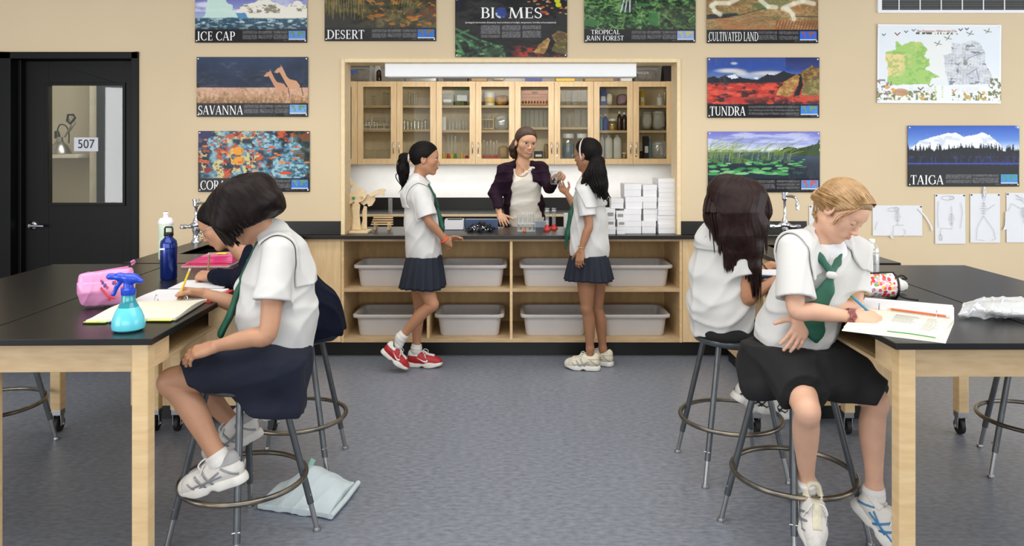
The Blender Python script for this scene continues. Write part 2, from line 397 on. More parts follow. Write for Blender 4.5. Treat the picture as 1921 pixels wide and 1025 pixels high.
def panel_run(x0, x1, n, label):
    u = wthing('base_cabinet', label, 'cabinet', ((x0+x1)/2, CF+0.3, 0))
    MB().box(x0, x1, CF+0.02, CF+dep, cz0, cz1).build('carcass', 'maple', u)
    wd = (x1-x0)/n
    for i in range(n): MB().box(x0+i*wd+0.002, x0+(i+1)*wd-0.002, CF, CF+0.0195, cz0+0.002, cz1-0.002).build('door', 'cab_maple', u, bevel=0.0015)
panel_run(X(500, CF), cx0-0.001, 1, 'plain maple base cabinet left of the open shelf unit')
panel_run(cx1+0.001, X(1420, CF), 1, 'plain maple base cabinet right of the open shelf unit')
struct(box('baseboard_back', X(262, WY), 6.4, WY+0.06, WY+0.075, 0, cz0, 'black_base'))
# slab of the toe recess under the wall line: the wall stands back there
ct = MB()
ct.box(X(500, CF), X(1420, CF), WY-0.06, WY-0.002, CT-0.027, CT)
ct.box(OX0+e, OX1-e, WY-0.002, 6.10, CT-0.027, CT)
ctop = tag(ct.build('counter_top', 'black_epoxy', bevel=0.003), 'long black countertop running through the wall opening above the open shelves', 'countertop')
bs = MB(); bs.box(X(470, WY), OX0-0.009, WY-0.018, WY-0.001, CT+0.001, Z(415, WY)); tag(bs.build('backsplash', 'black_epoxy', bevel=0.002), 'black upstand on the wall left of the counter opening', 'backsplash')
bs = MB(); bs.box(OX1+0.009, X(1512, WY), WY-0.018, WY-0.001, CT+0.001, Z(415, WY)); tag(bs.build('backsplash', 'black_epoxy', bevel=0.002), 'black upstand on the wall right of the counter opening', 'backsplash')
# trays
def tray(xc, y0, z0, wd, label):
    o = wthing('storage_tray', label, 'tray', (xc, y0+0.2, z0), 'cream plastic trays in the open shelves')
    L, D, H = wd/2, 0.40, 0.165
    def ring(dx, dz, rr, n=5):
        pts = []
        for (sx, sy, a0) in ((1, 1, 0), (-1, 1, 90), (-1, -1, 180), (1, -1, 270)):
            for i in range(n+1):
                a = math.radians(a0+90*i/n)
                pts.append((xc+sx*(L-dx-rr)+rr*math.cos(a), y0+D/2+sy*(D/2-dx-rr)+rr*math.sin(a), z0+dz))
        return pts
    secs = [(0.055, 0.012, 0.03), (0.047, 0.0, 0.04), (0.041, 0.012, 0.045), (0.026, H-0.03, 0.05), (0.026, H-0.026, 0.05), (0.004, H-0.024, 0.05), (0.0, H-0.02, 0.05), (0.0, H-0.004, 0.05), (0.005, H, 0.05), (0.022, H, 0.045), (0.03, H-0.006, 0.045), (0.046, 0.016, 0.04), (0.06, 0.006, 0.03)]
    mb = MB(); n = None
    for s_ in secs:
        r_ = ring(*s_); n = len(r_); mb.v += r_
    for i in range(len(secs)-1):
        for k in range(n): mb.f.append((i*n+k, i*n+(k+1) % n, (i+1)*n+(k+1) % n, (i+1)*n+k))
    mb.f.append(tuple(range(n))[::-1]); mb.f.append(tuple((len(secs)-1)*n+k for k in range(n)))
    mb.build('tray_body', 'tray_plastic', o, smooth=True, auto=50)
    return o
zt = shz+0.0135; zb = cz0+0.031; tw = X(385/2.91+CX, 5.56)
for (a, b, zz, lab) in ((92, 477, zt, 'cream tray on the upper left shelf, leftmost, behind red-shoed girl'), (550, 935, zt, 'cream tray on the upper left shelf, right of red-shoed girl'),
                        (1003, 1388, zt, 'cream tray on the upper right shelf, left of the girl with headband'), (1460, 1845, zt, 'cream tray on the upper right shelf, at its far right end'),
                        (87, 472, zb, 'cream tray in the bottom left corner bay'), (535, 920, zb, 'cream tray in the bottom row, second bay from left'),
                        (1008, 1393, zb, 'cream tray in the bottom row, third bay from left'), (1447, 1832, zb, 'cream tray in the bottom row, far right bay')):
    tray(X(630+(a+b)/2/2.91, 5.56), 5.56, zz, tw, lab)
# long white housing hung under the head of the opening
ly = 5.58; hz1 = OZ1-e-0.0008; hx0, hx1, hz0 = X(722, ly), X(1194, ly), Z(144, ly)
lf_ = wthing('light_housing', 'long white rectangular lamp housing fixed under the top of the counter opening', 'light fixture', ((hx0+hx1)/2, ly+.06, hz1))
MB().box(hx0, hx1, ly, ly+0.12, hz0, hz1).build('housing', 'white_plastic', lf_, bevel=0.004)
MB().box(hx0+0.02, hx1-0.02, ly+0.02, ly+0.10, hz0-0.003, hz0-0.0002).build('diffuser', 'white_paint', lf_)
tag(box('shade_rail', X(652, 5.8), X(1268, 5.8), 5.76, 5.82, Z(123, 5.8), Z(116, 5.8)+0.04, 'white_plastic', bevel=0.003), 'thin pale rail across the top of counter opening behind white housing', 'rail')

# ------------------------------------------------------------------ science tables
clear('seethru', (255, 255, 255), 0.1)
def table(name_label, x0, y0, w, L, rz=0.0):
    T = 0.022; H = CT
    o = thing('science_table', name_label, 'table', (x0, y0, 0), rz, 'black topped science tables')
    MB().box(0.002, w-0.002, 0, L, H-T, H).build('table_top', 'black_epoxy', o, bevel=0.002)
    a = 0.03; lg = 0.056; ah = 0.10; zt_ = H-T
    for (sx, sy) in ((a, a), (w-a-lg, a), (a, L-a-lg), (w-a-lg, L-a-lg)):
        le = MB().box(sx, sx+lg, sy, sy+lg, 0.125, zt_-0.001).build('leg', 'maple', o, bevel=0.005)
        c = Vector((sx+lg/2, sy+lg/2, 0))
        mb = MB(); mb.tube([c+Vector((-0.012, 0.01, 0.042)), c+Vector((0.012, 0.01, 0.042))], 0.042, 24)
        wh = mb.build('caster', 'rubber', o, bevel=0.004)
        fk = MB(); fk.box(c.x-0.024, c.x-0.018, c.y-0.01, c.y+0.02, 0.035, 0.12); fk.box(c.x+0.018, c.x+0.024, c.y-0.01, c.y+0.02, 0.035, 0.12)
        fk.box(c.x-0.026, c.x+0.026, c.y-0.02, c.y+0.026, 0.095, 0.125); fk.cyl(c+Vector((-0.03, 0.01, 0.042)), c+Vector((0.03, 0.01, 0.042)), 0.008)
        fk.build('caster_fork', 'steel', wh, bevel=0.002)
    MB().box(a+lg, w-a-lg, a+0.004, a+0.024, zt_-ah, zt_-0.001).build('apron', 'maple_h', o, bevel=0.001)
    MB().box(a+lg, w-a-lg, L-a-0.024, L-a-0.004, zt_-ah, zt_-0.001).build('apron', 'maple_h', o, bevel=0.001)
    for sx in (a+0.004, w-a-0.024):
        mb = MB(); ya = a+lg; yb = L-a-lg
        o1, o2, o3, o4 = ya+0.12, ya+0.55, yb-0.55, yb-0.12
        for (p, q) in ((ya, o1), (o2, o3), (o4, yb)): mb.box(sx, sx+0.02, p, q, zt_-ah, zt_-0.001)
        for (p, q) in ((o1, o2), (o3, o4)): mb.box(sx, sx+0.02, p, q, zt_-ah, zt_-ah+0.012); mb.box(sx, sx+0.02, p, q, zt_-0.012, zt_-0.001)
        mb.build('apron', 'maple_y', o, bevel=0.001)
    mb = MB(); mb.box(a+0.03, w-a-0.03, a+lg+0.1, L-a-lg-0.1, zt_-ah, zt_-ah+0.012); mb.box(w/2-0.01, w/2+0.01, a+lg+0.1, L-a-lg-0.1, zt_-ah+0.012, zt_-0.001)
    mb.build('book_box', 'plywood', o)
    return o
LT = 1.64
table('black topped maple table at front left, its edge beside girl in white shirt', -1.868, 2.53, 0.644, LT, math.radians(1.2))
table('black topped maple table at far left edge, beyond the tabletop seam', -2.52, 2.52, 0.648, LT, math.radians(1.2))
table('black topped maple table at front right, blonde girl writing at its left edge', 1.277, 2.485, 0.612, LT)
table('black topped maple table at far right edge, beyond the tabletop seam', 1.893, 2.485, 0.612, LT)

# ------------------------------------------------------------------ sink peninsulas with water taps
mat('sink_black', (16, 16, 17), 0.35)
def sink(sgn, label):
    xa, xb = sorted((sgn*1.53, sgn*2.19)); y0, y1 = 4.20, WY-0.075
    o = wthing('sink_bench', label, 'sink bench', ((xa+xb)/2, (y0+y1)/2, 0))
    sx0, sx1, sy0, sy1 = xa+0.16, xb-0.16, 4.55, 4.98
    mb = MB()
    for (a, b, c, d) in ((xa, sx0, y0, y1), (sx1, xb, y0, y1), (sx0, sx1, y0, sy0), (sx0, sx1, sy1, y1)): mb.box(a, b, c, d, CT-0.027, CT)
    mb.build('bench_top', 'black_epoxy', o)
    mb = MB()
    mb.box(sx0-0.01, sx1+0.01, sy0-0.01, sy1+0.01, CT-0.22, CT-0.2)
    for (a, b, c, d) in ((sx0-0.01, sx0, sy0, sy1), (sx1, sx1+0.01, sy0, sy1), (sx0-0.01, sx1+0.01, sy0-0.01, sy0), (sx0-0.01, sx1+0.01, sy1, sy1+0.01)): mb.box(a, b, c, d, CT-0.2, CT-0.005)
    mb.build('basin', 'sink_black', o)
    MB().box(xa+0.03, sx0-0.02, y0+0.03, y1, 0.1, CT-0.028).build('cabinet_side', 'cab_maple', o, bevel=0.001)
    MB().box(sx1+0.02, xb-0.03, y0+0.03, y1, 0.1, CT-0.028).build('cabinet_side', 'cab_maple', o, bevel=0.001)
    MB().box(sx0-0.02, sx1+0.02, y0+0.03, y0+0.25, 0.1, CT-0.028).build('cabinet_front', 'cab_maple', o, bevel=0.001)
    MB().box(xa+0.06, xb-0.06, y0+0.1, y1, 0.0, 0.099).build('toe_kick', 'black_base', o)
    return o
sink(-1, 'black topped maple sink bench against the wall behind left tables')
sink(1, 'black topped maple sink bench against the wall behind right tables')
def tap(base, h, spout, label):
    o = wthing('water_tap', label, 'tap', base)
    b = Vector(base)
    MB().lathe([(0.033, 0), (0.033, 0.006), (0.022, 0.02), (0.02, 0.06), (0.026, 0.075), (0.026, 0.09), (0.016, 0.1)], b, 24).build('base_column', 'chrome', o, smooth=True)
    mb = MB(); z = 0.105
    mb.tube([b+Vector((-0.075, 0, z)), b+Vector((-0.05, 0, z)), b+Vector((0, 0, z+0.012)), b+Vector((0.05, 0, z)), b+Vector((0.075, 0, z))], [0.012, 0.013, 0.026, 0.013, 0.012], 16)
    mb.sphere(b+Vector((0, 0, z+0.012)), 0.03, 18, (1.3, 1.1, 0.8)); mb.build('mixer_body', 'chrome', o, smooth=True)
    for sx in (-1, 1):
        hb = MB(); c = b+Vector((sx*0.085, 0, z))
        hb.tube([c+Vector((sx*-0.015, 0, 0)), c+Vector((sx*0.02, 0, 0))], 0.018, 8); hb.tube([c+Vector((0, -0.03, 0)), c+Vector((0, 0.03, 0))], 0.008, 8); hb.build('tap_handle', 'chrome', o, smooth=True)
    mb = MB(); mb.lathe([(0.02, z+0.02), (0.02, z+0.05), (0.0095, z+0.065), (0.0095, h-0.06), (0.012, h-0.055), (0.021, h-0.045), (0.021, h-0.012), (0.026, h-0.01), (0.026, h)], b, 20)
    mb.build('riser', 'chrome', o, smooth=True)
    t0 = b+Vector((0, 0, h-0.028)); s = Vector(spout)
    mb = MB(); mb.tube(spline([t0, t0+s*0.45+Vector((0, 0, 0.004)), t0+s*0.85+Vector((0, 0, -0.006)), t0+s+Vector((0, 0, -0.04)), t0+s+Vector((0, 0, -0.075))], 5), 0.0095, 14)
    mb.lathe([(0.013, -0.085), (0.014, -0.045), (0.011, -0.04)], t0+s, 14); mb.build('spout', 'chrome', o, smooth=True)
    return o
ty = 5.12
tap((X(368, ty), ty, CT+0.0005), Z(374, ty)-CT, (0.12, -0.1, 0), 'chrome laboratory tap behind the blue bottle on left sink bench')
tap((X(1472, ty), ty, CT+0.0005), Z(361, ty)-CT, (0.05, -0.1, 0), 'chrome laboratory tap behind blonde girl on right sink bench')

# ------------------------------------------------------------------ stools
def stool(x, y, a0, label, rr=0.24):
    o = thing('lab_stool', label, 'stool', (x, y, 0), 0, 'grey steel laboratory stools')
    MB().lathe([(0.0, 0.62), (0.16, 0.622), (0.172, 0.628), (0.178, 0.64), (0.176, 0.65), (0.165, 0.655), (0.1, 0.650), (0.0, 0.648)], (0, 0, 0), 40).build('seat', 'stool_steel', o, smooth=True)
    for k in range(4):
        a = a0+k*math.pi/2; c, s = math.cos(a), math.sin(a)
        p = lambda r, z: Vector((c*r, s*r, z))
        le = MB().tube([p(0.135, 0.622), p(0.258, 0.115)], 0.0135, 14).build('leg', 'stool_steel', o, smooth=True)
        mb = MB(); mb.tube([p(0.2535, 0.135), p(0.2815, 0.012)], 0.0105, 12); mb.lathe([(0.016, 0.0), (0.017, 0.004), (0.0145, 0.014)], p(0.284, 0), 16)
        mb.build('leg_tip', 'steel', le, smooth=True)
        mb = MB(); q = p(0.258, 0.155); mb.cyl(q+Vector((-s*0.012, c*0.012, 0)), q+Vector((s*0.017, -c*0.017, 0)), 0.0035, n=8); mb.build('screw', 'steel', le)
    MB().tube([(rr*math.cos(2*math.pi*k/48), rr*math.sin(2*math.pi*k/48), 0.25) for k in range(48)], 0.0105, 12, closed=True).build('foot_ring', 'stool_ring', o, smooth=True)
    return o
def ang(cx_, cy_, fx, fy): return math.atan2(fy-cy_, fx-cx_)
stool(-1.07, 2.98, ang(-1.07, 2.98, -0.795, 3.05), 'grey steel stool under the girl in white shirt at front left')
stool(-1.06, 3.67, ang(-1.06, 3.67, -0.859, 3.88), 'grey steel stool under the girl in navy sweater')
stool(1.143, 3.03, ang(1.143, 3.03, 0.867, 3.13), 'grey steel stool under the blonde girl at right')
stool(1.07, 3.65, ang(1.07, 3.65, 0.853, 3.83), 'grey steel stool under the long haired girl seen from behind')
stool(-2.67, 3.83, ang(-2.67, 3.83, -2.47, 3.97), 'grey steel stool at the left edge of photo, partly behind table leg')
stool(2.54, 3.63, ang(2.54, 3.63, 2.44, 3.92), 'grey steel stool at the right edge of photo, beyond table leg')
# ------------------------------------------------------------------ posters: pictures painted onto fine grids
def vnoise(U, V, sx, sy, seed):
    rs = np.random.RandomState(seed); g = rs.rand(64, 64)
    x = U*sx; y = V*sy; xi = np.floor(x).astype(int); yi = np.floor(y).astype(int)
    fx = x-xi; fy = y-yi; fx = fx*fx*(3-2*fx); fy = fy*fy*(3-2*fy)
    a = g[yi % 64, xi % 64]; b = g[yi % 64, (xi+1) % 64]; c = g[(yi+1) % 64, xi % 64]; d = g[(yi+1) % 64, (xi+1) % 64]
    return (a*(1-fx)+b*fx)*(1-fy)+(c*(1-fx)+d*fx)*fy
def fbm(U, V, sx, sy, seed, o=4):
    r = 0; a = 0.5; t = 0
    for k in range(o+(o > 3)): r = r+a*vnoise(U, V, sx*2**k, sy*2**k, seed+k*13); t += a; a *= 0.66
    return r/t
class Paint:
    def __init__(s, w=252, h=134):
        s.w, s.h = w, h
        s.U, s.V = np.meshgrid((np.arange(w)+0.5)/w, (np.arange(h)+0.5)/h); s.A = np.zeros((h, w, 3))
    def fill(s, c): s.A[:] = c
    def mix(s, m, c):
        m = np.clip(m, 0, 1)[..., None]; s.A = s.A*(1-m)+np.array(c, float)*m
    def poly(s, pts, c, jag=0.0, seed=1, a=1.0):
        U, V = s.U, s.V
        if jag: U = U+(fbm(s.U, s.V, 30, 20, seed, 3)-0.5)*jag; V = V+(fbm(s.U, s.V, 30, 20, seed+5, 3)-0.5)*jag
        m = np.zeros(U.shape, bool); n = len(pts)
        for i in range(n):
            (x0, y0), (x1, y1) = pts[i], pts[(i+1) % n]
            if y0 == y1: continue
            m ^= ((y0 > V) != (y1 > V)) & (U < (x1-x0)*(V-y0)/(y1-y0)+x0)
        s.mix(m*a, c); return m
    def ell(s, x, y, rx, ry, c, a=1.0, soft=0.25):
        q = ((s.U-x)/rx)**2+((s.V-y)/ry)**2; s.mix(np.clip((1-q)/soft, 0, 1)*a, c)
    def line(s, pts, c, wd=0.006, a=1.0):
        asp = s.w/s.h
        for (x0, y0), (x1, y1) in zip(pts[:-1], pts[1:]):
            ax, ay, bx, by = x0*asp, y0, x1*asp, y1; px, py = s.U*asp-ax, s.V-ay; dx, dy = bx-ax, by-ay
            t = np.clip((px*dx+py*dy)/(dx*dx+dy*dy+1e-9), 0, 1); d = np.hypot(px-t*dx, py-t*dy)
            s.mix(np.clip((wd-d)/(wd*0.5), 0, 1)*a, c)
    def ramp(s, t, stops):
        out = np.zeros(s.A.shape)
        ks = [k for k, _ in stops]
        for ch in range(3): out[..., ch] = np.interp(t, ks, [c[ch] for _, c in stops])
        return out
def band(p, cols, mapc=(60, 130, 205), landc=(90, 140, 80), v0=0.765, navy=False):
    """dark strip with columns of tiny print and a small world map at right"""
    U, V = p.U, p.V
    p.mix(np.clip((V-v0)*60, 0, 1), (24, 23, 26))
    rs = np.random.RandomState(int(cols[0][0]*1000))
    for (x0, x1, gaps) in cols:
        for (y0, y1) in gaps:
            m = (U > x0) & (U < x1) & (V > y0) & (V < y1)
            n = vnoise(U, V, 170, 60, 5)
            p.mix(m*(0.25+0.5*n), (150, 148, 148))
    x0, x1, y0, y1 = 0.834, 0.985, 0.80, 0.945
    m = (U > x0) & (U < x1) & (V > y0) & (V < y1)
    p.mix(m, mapc)
    for (x, y, rx, ry) in ((0.862, 0.825, 0.018, 0.022), (0.872, 0.845, 0.008, 0.02), (0.882, 0.885, 0.009, 0.028), (0.93, 0.825, 0.022, 0.02), (0.925, 0.865, 0.013, 0.03), (0.955, 0.83, 0.02, 0.022), (0.968, 0.89, 0.009, 0.012)):
        p.ell(x, y, rx, ry, landc, 0.9)
    p.mix(((U > x0) & (U < x1) & (V > y1-0.012) & (V < y1)), (225, 228, 232))
    p.mix(((U > 0.78) & (U < 0.98) & (V > 0.957) & (V < 0.968))*0.5*vnoise(U, V, 120, 10, 3), (220, 220, 220))
THREE = [(0.425, 0.555, [(0.80, 0.85), (0.865, 0.94)]), (0.565, 0.69, [(0.80, 0.85), (0.865, 0.93)]), (0.70, 0.825, [(0.80, 0.84), (0.855, 0.94)])]
TWO = [(0.46, 0.63, [(0.80, 0.84), (0.86, 0.94)]), (0.645, 0.82, [(0.80, 0.85), (0.87, 0.94)])]
def art_icecap(p):
    U, V = p.U, p.V; v = (V-0.28)/0.485
    n = fbm(U, V, 4, 6, 3)
    p.A = p.ramp(v, [(-0.6, (90, 100, 180)), (0, (128, 130, 190)), (0.6, (170, 180, 215))])
    p.mix(np.clip((n-0.5)*5, 0, 1)*(v < 0.4)*0.6, (235, 235, 240)); p.ell(0.1, 0.36, 0.14, 0.06, (235, 235, 240), 0.8, 0.8)
    p.poly([(0.34, 0.48), (0.45, 0.36), (0.6, 0.27), (0.66, 0.28), (0.75, 0.35), (0.82, 0.40), (0.9, 0.28), (1.0, 0.38), (1, 0.6), (0.34, 0.62)], (236, 232, 218), 0.05, 4)
    p.mix((fbm(U, V, 14, 16, 9) > 0.58)*(U > 0.42)*(V > 0.36)*(V < 0.5)*0.75, (120, 112, 92))
    p.poly([(0.05, 0.62), (0.09, 0.5), (0.11, 0.35), (0.13, 0.1), (0.24, 0.1), (0.29, 0.33), (0.33, 0.36), (0.34, 0.48), (0.46, 0.52), (0.5, 0.62)], (204, 228, 218), 0.03, 8)
    p.mix((fbm(U, V, 5, 20, 19) > 0.55)*(U > .08)*(U < .35)*(V < 0.6)*0.2, (232, 244, 238))
    p.poly([(0.36, 0.5), (0.45, 0.5), (0.48, 0.6), (0.40, 0.61)], (96, 150, 190), 0.02, 4)
    w = np.clip((V-0.58-0.05*(fbm(U, V, 6, 3, 2)-0.5))*40, 0, 1); p.mix(w, (58, 92, 112))
    p.mix(w*np.clip((fbm(U, V, 26, 40, 12)-0.5)*8, 0, 1), (190, 210, 210)); p.mix(w*np.clip((V-0.66)*8, 0, 1)*0.5, (34, 46, 62))
    band(p, THREE, (104, 150, 215), (110, 150, 100))
def art_desert(p):
    U, V = p.U, p.V; n = fbm(U, V, 18, 12, 21, 4); n2 = fbm(U, V, 9, 7, 22, 4)
    p.A = p.ramp(n, [(0.2, (40, 40, 28)), (0.5, (78, 76, 48)), (0.75, (128, 112, 70))])
    p.mix(np.clip((n2-0.55)*9, 0, 1)*(U > 0.35)*0.8, (122, 62, 36)); p.mix((fbm(U, V, 14, 14, 31) > 0.62)*(U > 0.3), (170, 120, 50))
    for (x, y, r) in ((0.48, 0.57, 0.05), (0.42, 0.58, 0.04), (0.61, 0.71, 0.035), (0.76, 0.60, 0.04), (0.8, 0.62, 0.05), (0.52, 0.56, 0.03), (0.7, 0.74, 0.03), (0.85, 0.72, 0.03), (0.93, 0.7, 0.04)):
        p.ell(x+0.0, y, r, r*0.9, (198, 122, 48), 0.75, 0.8)
    p.ell(0.15, 0.68, 0.25, 0.2, (44, 42, 36), 0.9, 0.7); p.mix((U < 0.45)*np.clip((V-0.55)*6, 0, 1)*0.6, (52, 50, 44))
    for i in range(16):
        x = 0.02+0.022*i; p.line([(x, 0.3), (x+0.008*((i % 3)-1), 0.52+0.04*(i % 4))], (190, 160, 70), 0.006, 0.6)
    for i in range(8): x = 0.6+0.025*i; p.line([(x, 0.28), (x-0.01, 0.42)], (190, 170, 100), 0.006, 0.5)
    band(p, THREE, (40, 120, 205), (150, 110, 60))
def rocks(p, o=0.0, s=1.0):
    U, V = p.U, p.V; n = fbm(U, V, 24, 18, 41, 4)
    def pol(pts, c1, c2):
        m = p.poly([(x, y) for x, y in pts], c1, 0.02, 6); p.mix(m*np.clip((n-0.45)*5, 0, 1), c2)
    return pol
def art_tundra(p):
    U, V = p.U, p.V; n = fbm(U, V, 5, 8, 51)
    p.A = p.ramp(V, [(0, (58, 84, 150)), (0.2, (52, 88, 170)), (0.34, (120, 150, 200)), (0.4, (150, 160, 190))])
    p.mix(np.clip((n-0.5)*6, 0, 1)*0.5, (96, 100, 130)); p.mix((U > 0.7)*np.clip(0.3-V, 0, 1)*2.4, (44, 44, 90))
    for (x, y, rx, ry, a) in ((0.2, 0.22, 0.16, 0.05, .9), (0.3, 0.26, 0.08, 0.05, .8), (0.24, 0.10, 0.04, 0.03, .8), (0.55, 0.26, 0.2, 0.045, .8), (0.4, 0.3, 0.2, 0.05, .6)): p.ell(x, y, rx, ry, (226, 222, 214), a, 0.9)
    p.poly([(0, 0.42), (0, 0.34), (0.06, 0.31), (0.1, 0.35), (0.16, 0.29), (0.24, 0.3), (0.3, 0.33), (0.4, 0.37), (0.46, 0.36), (0.54, 0.27), (0.6, 0.3), (0.68, 0.22), (0.76, 0.28), (0.9, 0.26), (1, 0.3), (1, 0.45), (0, 0.45)], (44, 46, 56), 0.02, 3)
    for pts in ([(0.17, 0.31), (0.25, 0.29), (0.28, 0.34), (0.22, 0.35)], [(0.4, 0.34), (0.46, 0.33), (0.45, 0.37)], [(0.53, 0.27), (0.6, 0.27), (0.57, 0.29)]): p.poly(pts, (220, 226, 235), 0.04, 9)
    g = np.clip((V-0.415+0.05*(U > 0.45)*(U-0.45))*50, 0, 1); p.mix(g, (190, 66, 56))
    p.mix(g*np.clip((fbm(U, V, 14, 22, 61)-0.45)*5, 0, 1), (226, 96, 74)); p.mix(g*np.clip((fbm(U, V, 12, 14, 71)-0.55)*7, 0, 1), (70, 44, 46))
    p.mix(np.clip((V-0.6)*6, 0, 1)*np.clip((fbm(U, V, 16, 16, 81)-0.4)*6, 0, 1)*(U > 0.3), (62, 44, 48))
    pol = rocks(p)
    pol([(0.83, 0.24), (0.93, 0.14), (1, 0.19), (1, 0.5), (0.88, 0.42), (0.85, 0.4)], (110, 86, 48), (176, 140, 84))
    pol([(0.86, 0.42), (0.95, 0.37), (1, 0.4), (1, 0.66), (0.84, 0.62)], (120, 108, 58), (170, 156, 92))
    pol([(0.61, 0.62), (0.68, 0.4), (0.8, 0.28), (0.83, 0.31), (0.8, 0.48), (0.74, 0.66)], (160, 118, 66), (206, 164, 104))
    p.poly([(0.805, 0.48), (0.83, 0.3), (0.855, 0.45), (0.82, 0.63), (0.76, 0.66)], (34, 32, 36), 0.02, 4)
    p.mix((fbm(U, V, 12, 22, 88) > 0.5)*(V > 0.62)*(V < 0.72)*(U > 0.78), (200, 80, 50))
    band(p, [(0.37, 0.82, [(0.80, 0.835), (0.855, 0.89), (0.91, 0.945)])], (70, 140, 220), (130, 160, 90))
def art_wetland(p):
    U, V = p.U, p.V; n = fbm(U, V, 3, 14, 91)
    p.A = p.ramp(V, [(0, (120, 122, 196)), (0.2, (160, 170, 220)), (0.3, (224, 228, 236)), (0.36, (120, 140, 150))])
    p.mix(np.clip((n-0.5)*6, 0, 1)*0.6*(V < 0.3), (228, 232, 242))
    p.mix(np.clip((V-0.33)*40, 0, 1), (62, 82, 104)); p.poly([(0.62, 0.34), (0.7, 0.25), (0.8, 0.27), (0.95, 0.22), (1, 0.14), (1, 0.42), (0.62, 0.36)], (64, 84, 44), 0.04, 3)
    p.mix(np.clip((V-0.42)*8, 0, 1), (38, 52, 66))
    rs = np.random.RandomState(5)
    for i in range(110):
        x = rs.rand()**1.3*0.75; y = 0.34+0.16*rs.rand(); h = 0.10+0.22*rs.rand(); c = [(118, 140, 62), (170, 180, 110), (96, 124, 50), (196, 200, 150)][i % 4]
        if h > 0.24 and x > 0.5: h *= 0.6
        p.line([(x, y+0.04), (x+0.03*rs.rand(), y-h*0.6), (x+0.05+0.1*rs.rand(), y-h)], c, 0.006, 0.5)
    p.mix((V < 0.52)*(V > 0.3)*(U < 0.74)*np.clip((fbm(U, V, 26, 14, 17)-0.46)*5, 0, 1)*0.8, (112, 140, 58))
    for i in range(90):
        y = 0.44+0.27*rs.rand(); x = rs.rand()*0.86; s = 0.3+1.6*(y-0.42)/0.3
        p.ell(x, y, 0.035*s, 0.013*s, [(84, 168, 98), (104, 186, 108), (66, 138, 86), (140, 200, 140)][i % 4], 0.95, 0.3)
    p.mix((V > 0.56)*(U > 0.72)*0.6, (40, 46, 62))
    band(p, [(0.30, 0.60, [(0.80, 0.84), (0.86, 0.94)]), (0.615, 0.82, [(0.80, 0.835), (0.85, 0.885), (0.90, 0.94)])], (110, 150, 205), (210, 96, 90))
def art_taiga(p):
    U, V = p.U, p.V; n = fbm(U, V, 4, 6, 101)
    p.A = p.ramp(V, [(0, (60, 100, 190)), (0.3, (120, 160, 224)), (0.4, (200, 214, 236))])
    p.mix(np.clip((n-0.52)*8, 0, 1)*(U > 0.72)*0.7, (232, 236, 242)); p.mix(np.clip((V-0.24)*9, 0, 1)*(U > .8)*.6, (226, 230, 240))
    p.poly([(0.03, 0.36), (0.12, 0.25), (0.22, 0.19), (0.36, 0.13), (0.43, 0.12), (0.5, 0.19), (0.6, 0.15), (0.67, 0.11), (0.74, 0.18), (0.84, 0.32), (0.84, 0.5), (0.03, 0.5)], (238, 240, 243), 0.03, 6)
    p.mix((fbm(U, V, 10, 14, 33) > 0.6)*(V > 0.15)*(V < 0.36)*(U > 0.1)*(U < 0.8)*0.35, (160, 176, 206))
    p.mix(np.clip((V-0.385-0.03*np.sin(U*9))*60, 0, 1), (24, 24, 38))
    rs = np.random.RandomState(9)
    for i in range(120):
        x = rs.rand(); h = 0.05+0.13*rs.rand()**1.5; w_ = 0.008+0.008*rs.rand(); b = 0.44
        p.poly([(x-w_, b), (x, b-h), (x+w_, b)], (22, 24, 34))
    p.mix((V > 0.5)*(V < 0.66)*np.clip((fbm(U, V, 60, 10, 44)-0.5)*6, 0, 1)*0.7, (62, 72, 150))
    p.mix((V > 0.45)*(V < 0.53)*np.clip((fbm(U, V, 50, 6, 47)-0.5)*6, 0, 1)*0.5, (52, 58, 76))
    p.mix(((V > 0.615)*(V < 0.635)), (60, 84, 170)); p.mix(np.clip((V-0.64)*40, 0, 1), (22, 21, 26))
    band(p, [(0.34, 0.57, [(0.80, 0.87), (0.885, 0.94)]), (0.58, 0.815, [(0.80, 0.835), (0.85, 0.94)])], (74, 150, 215), (86, 160, 96))
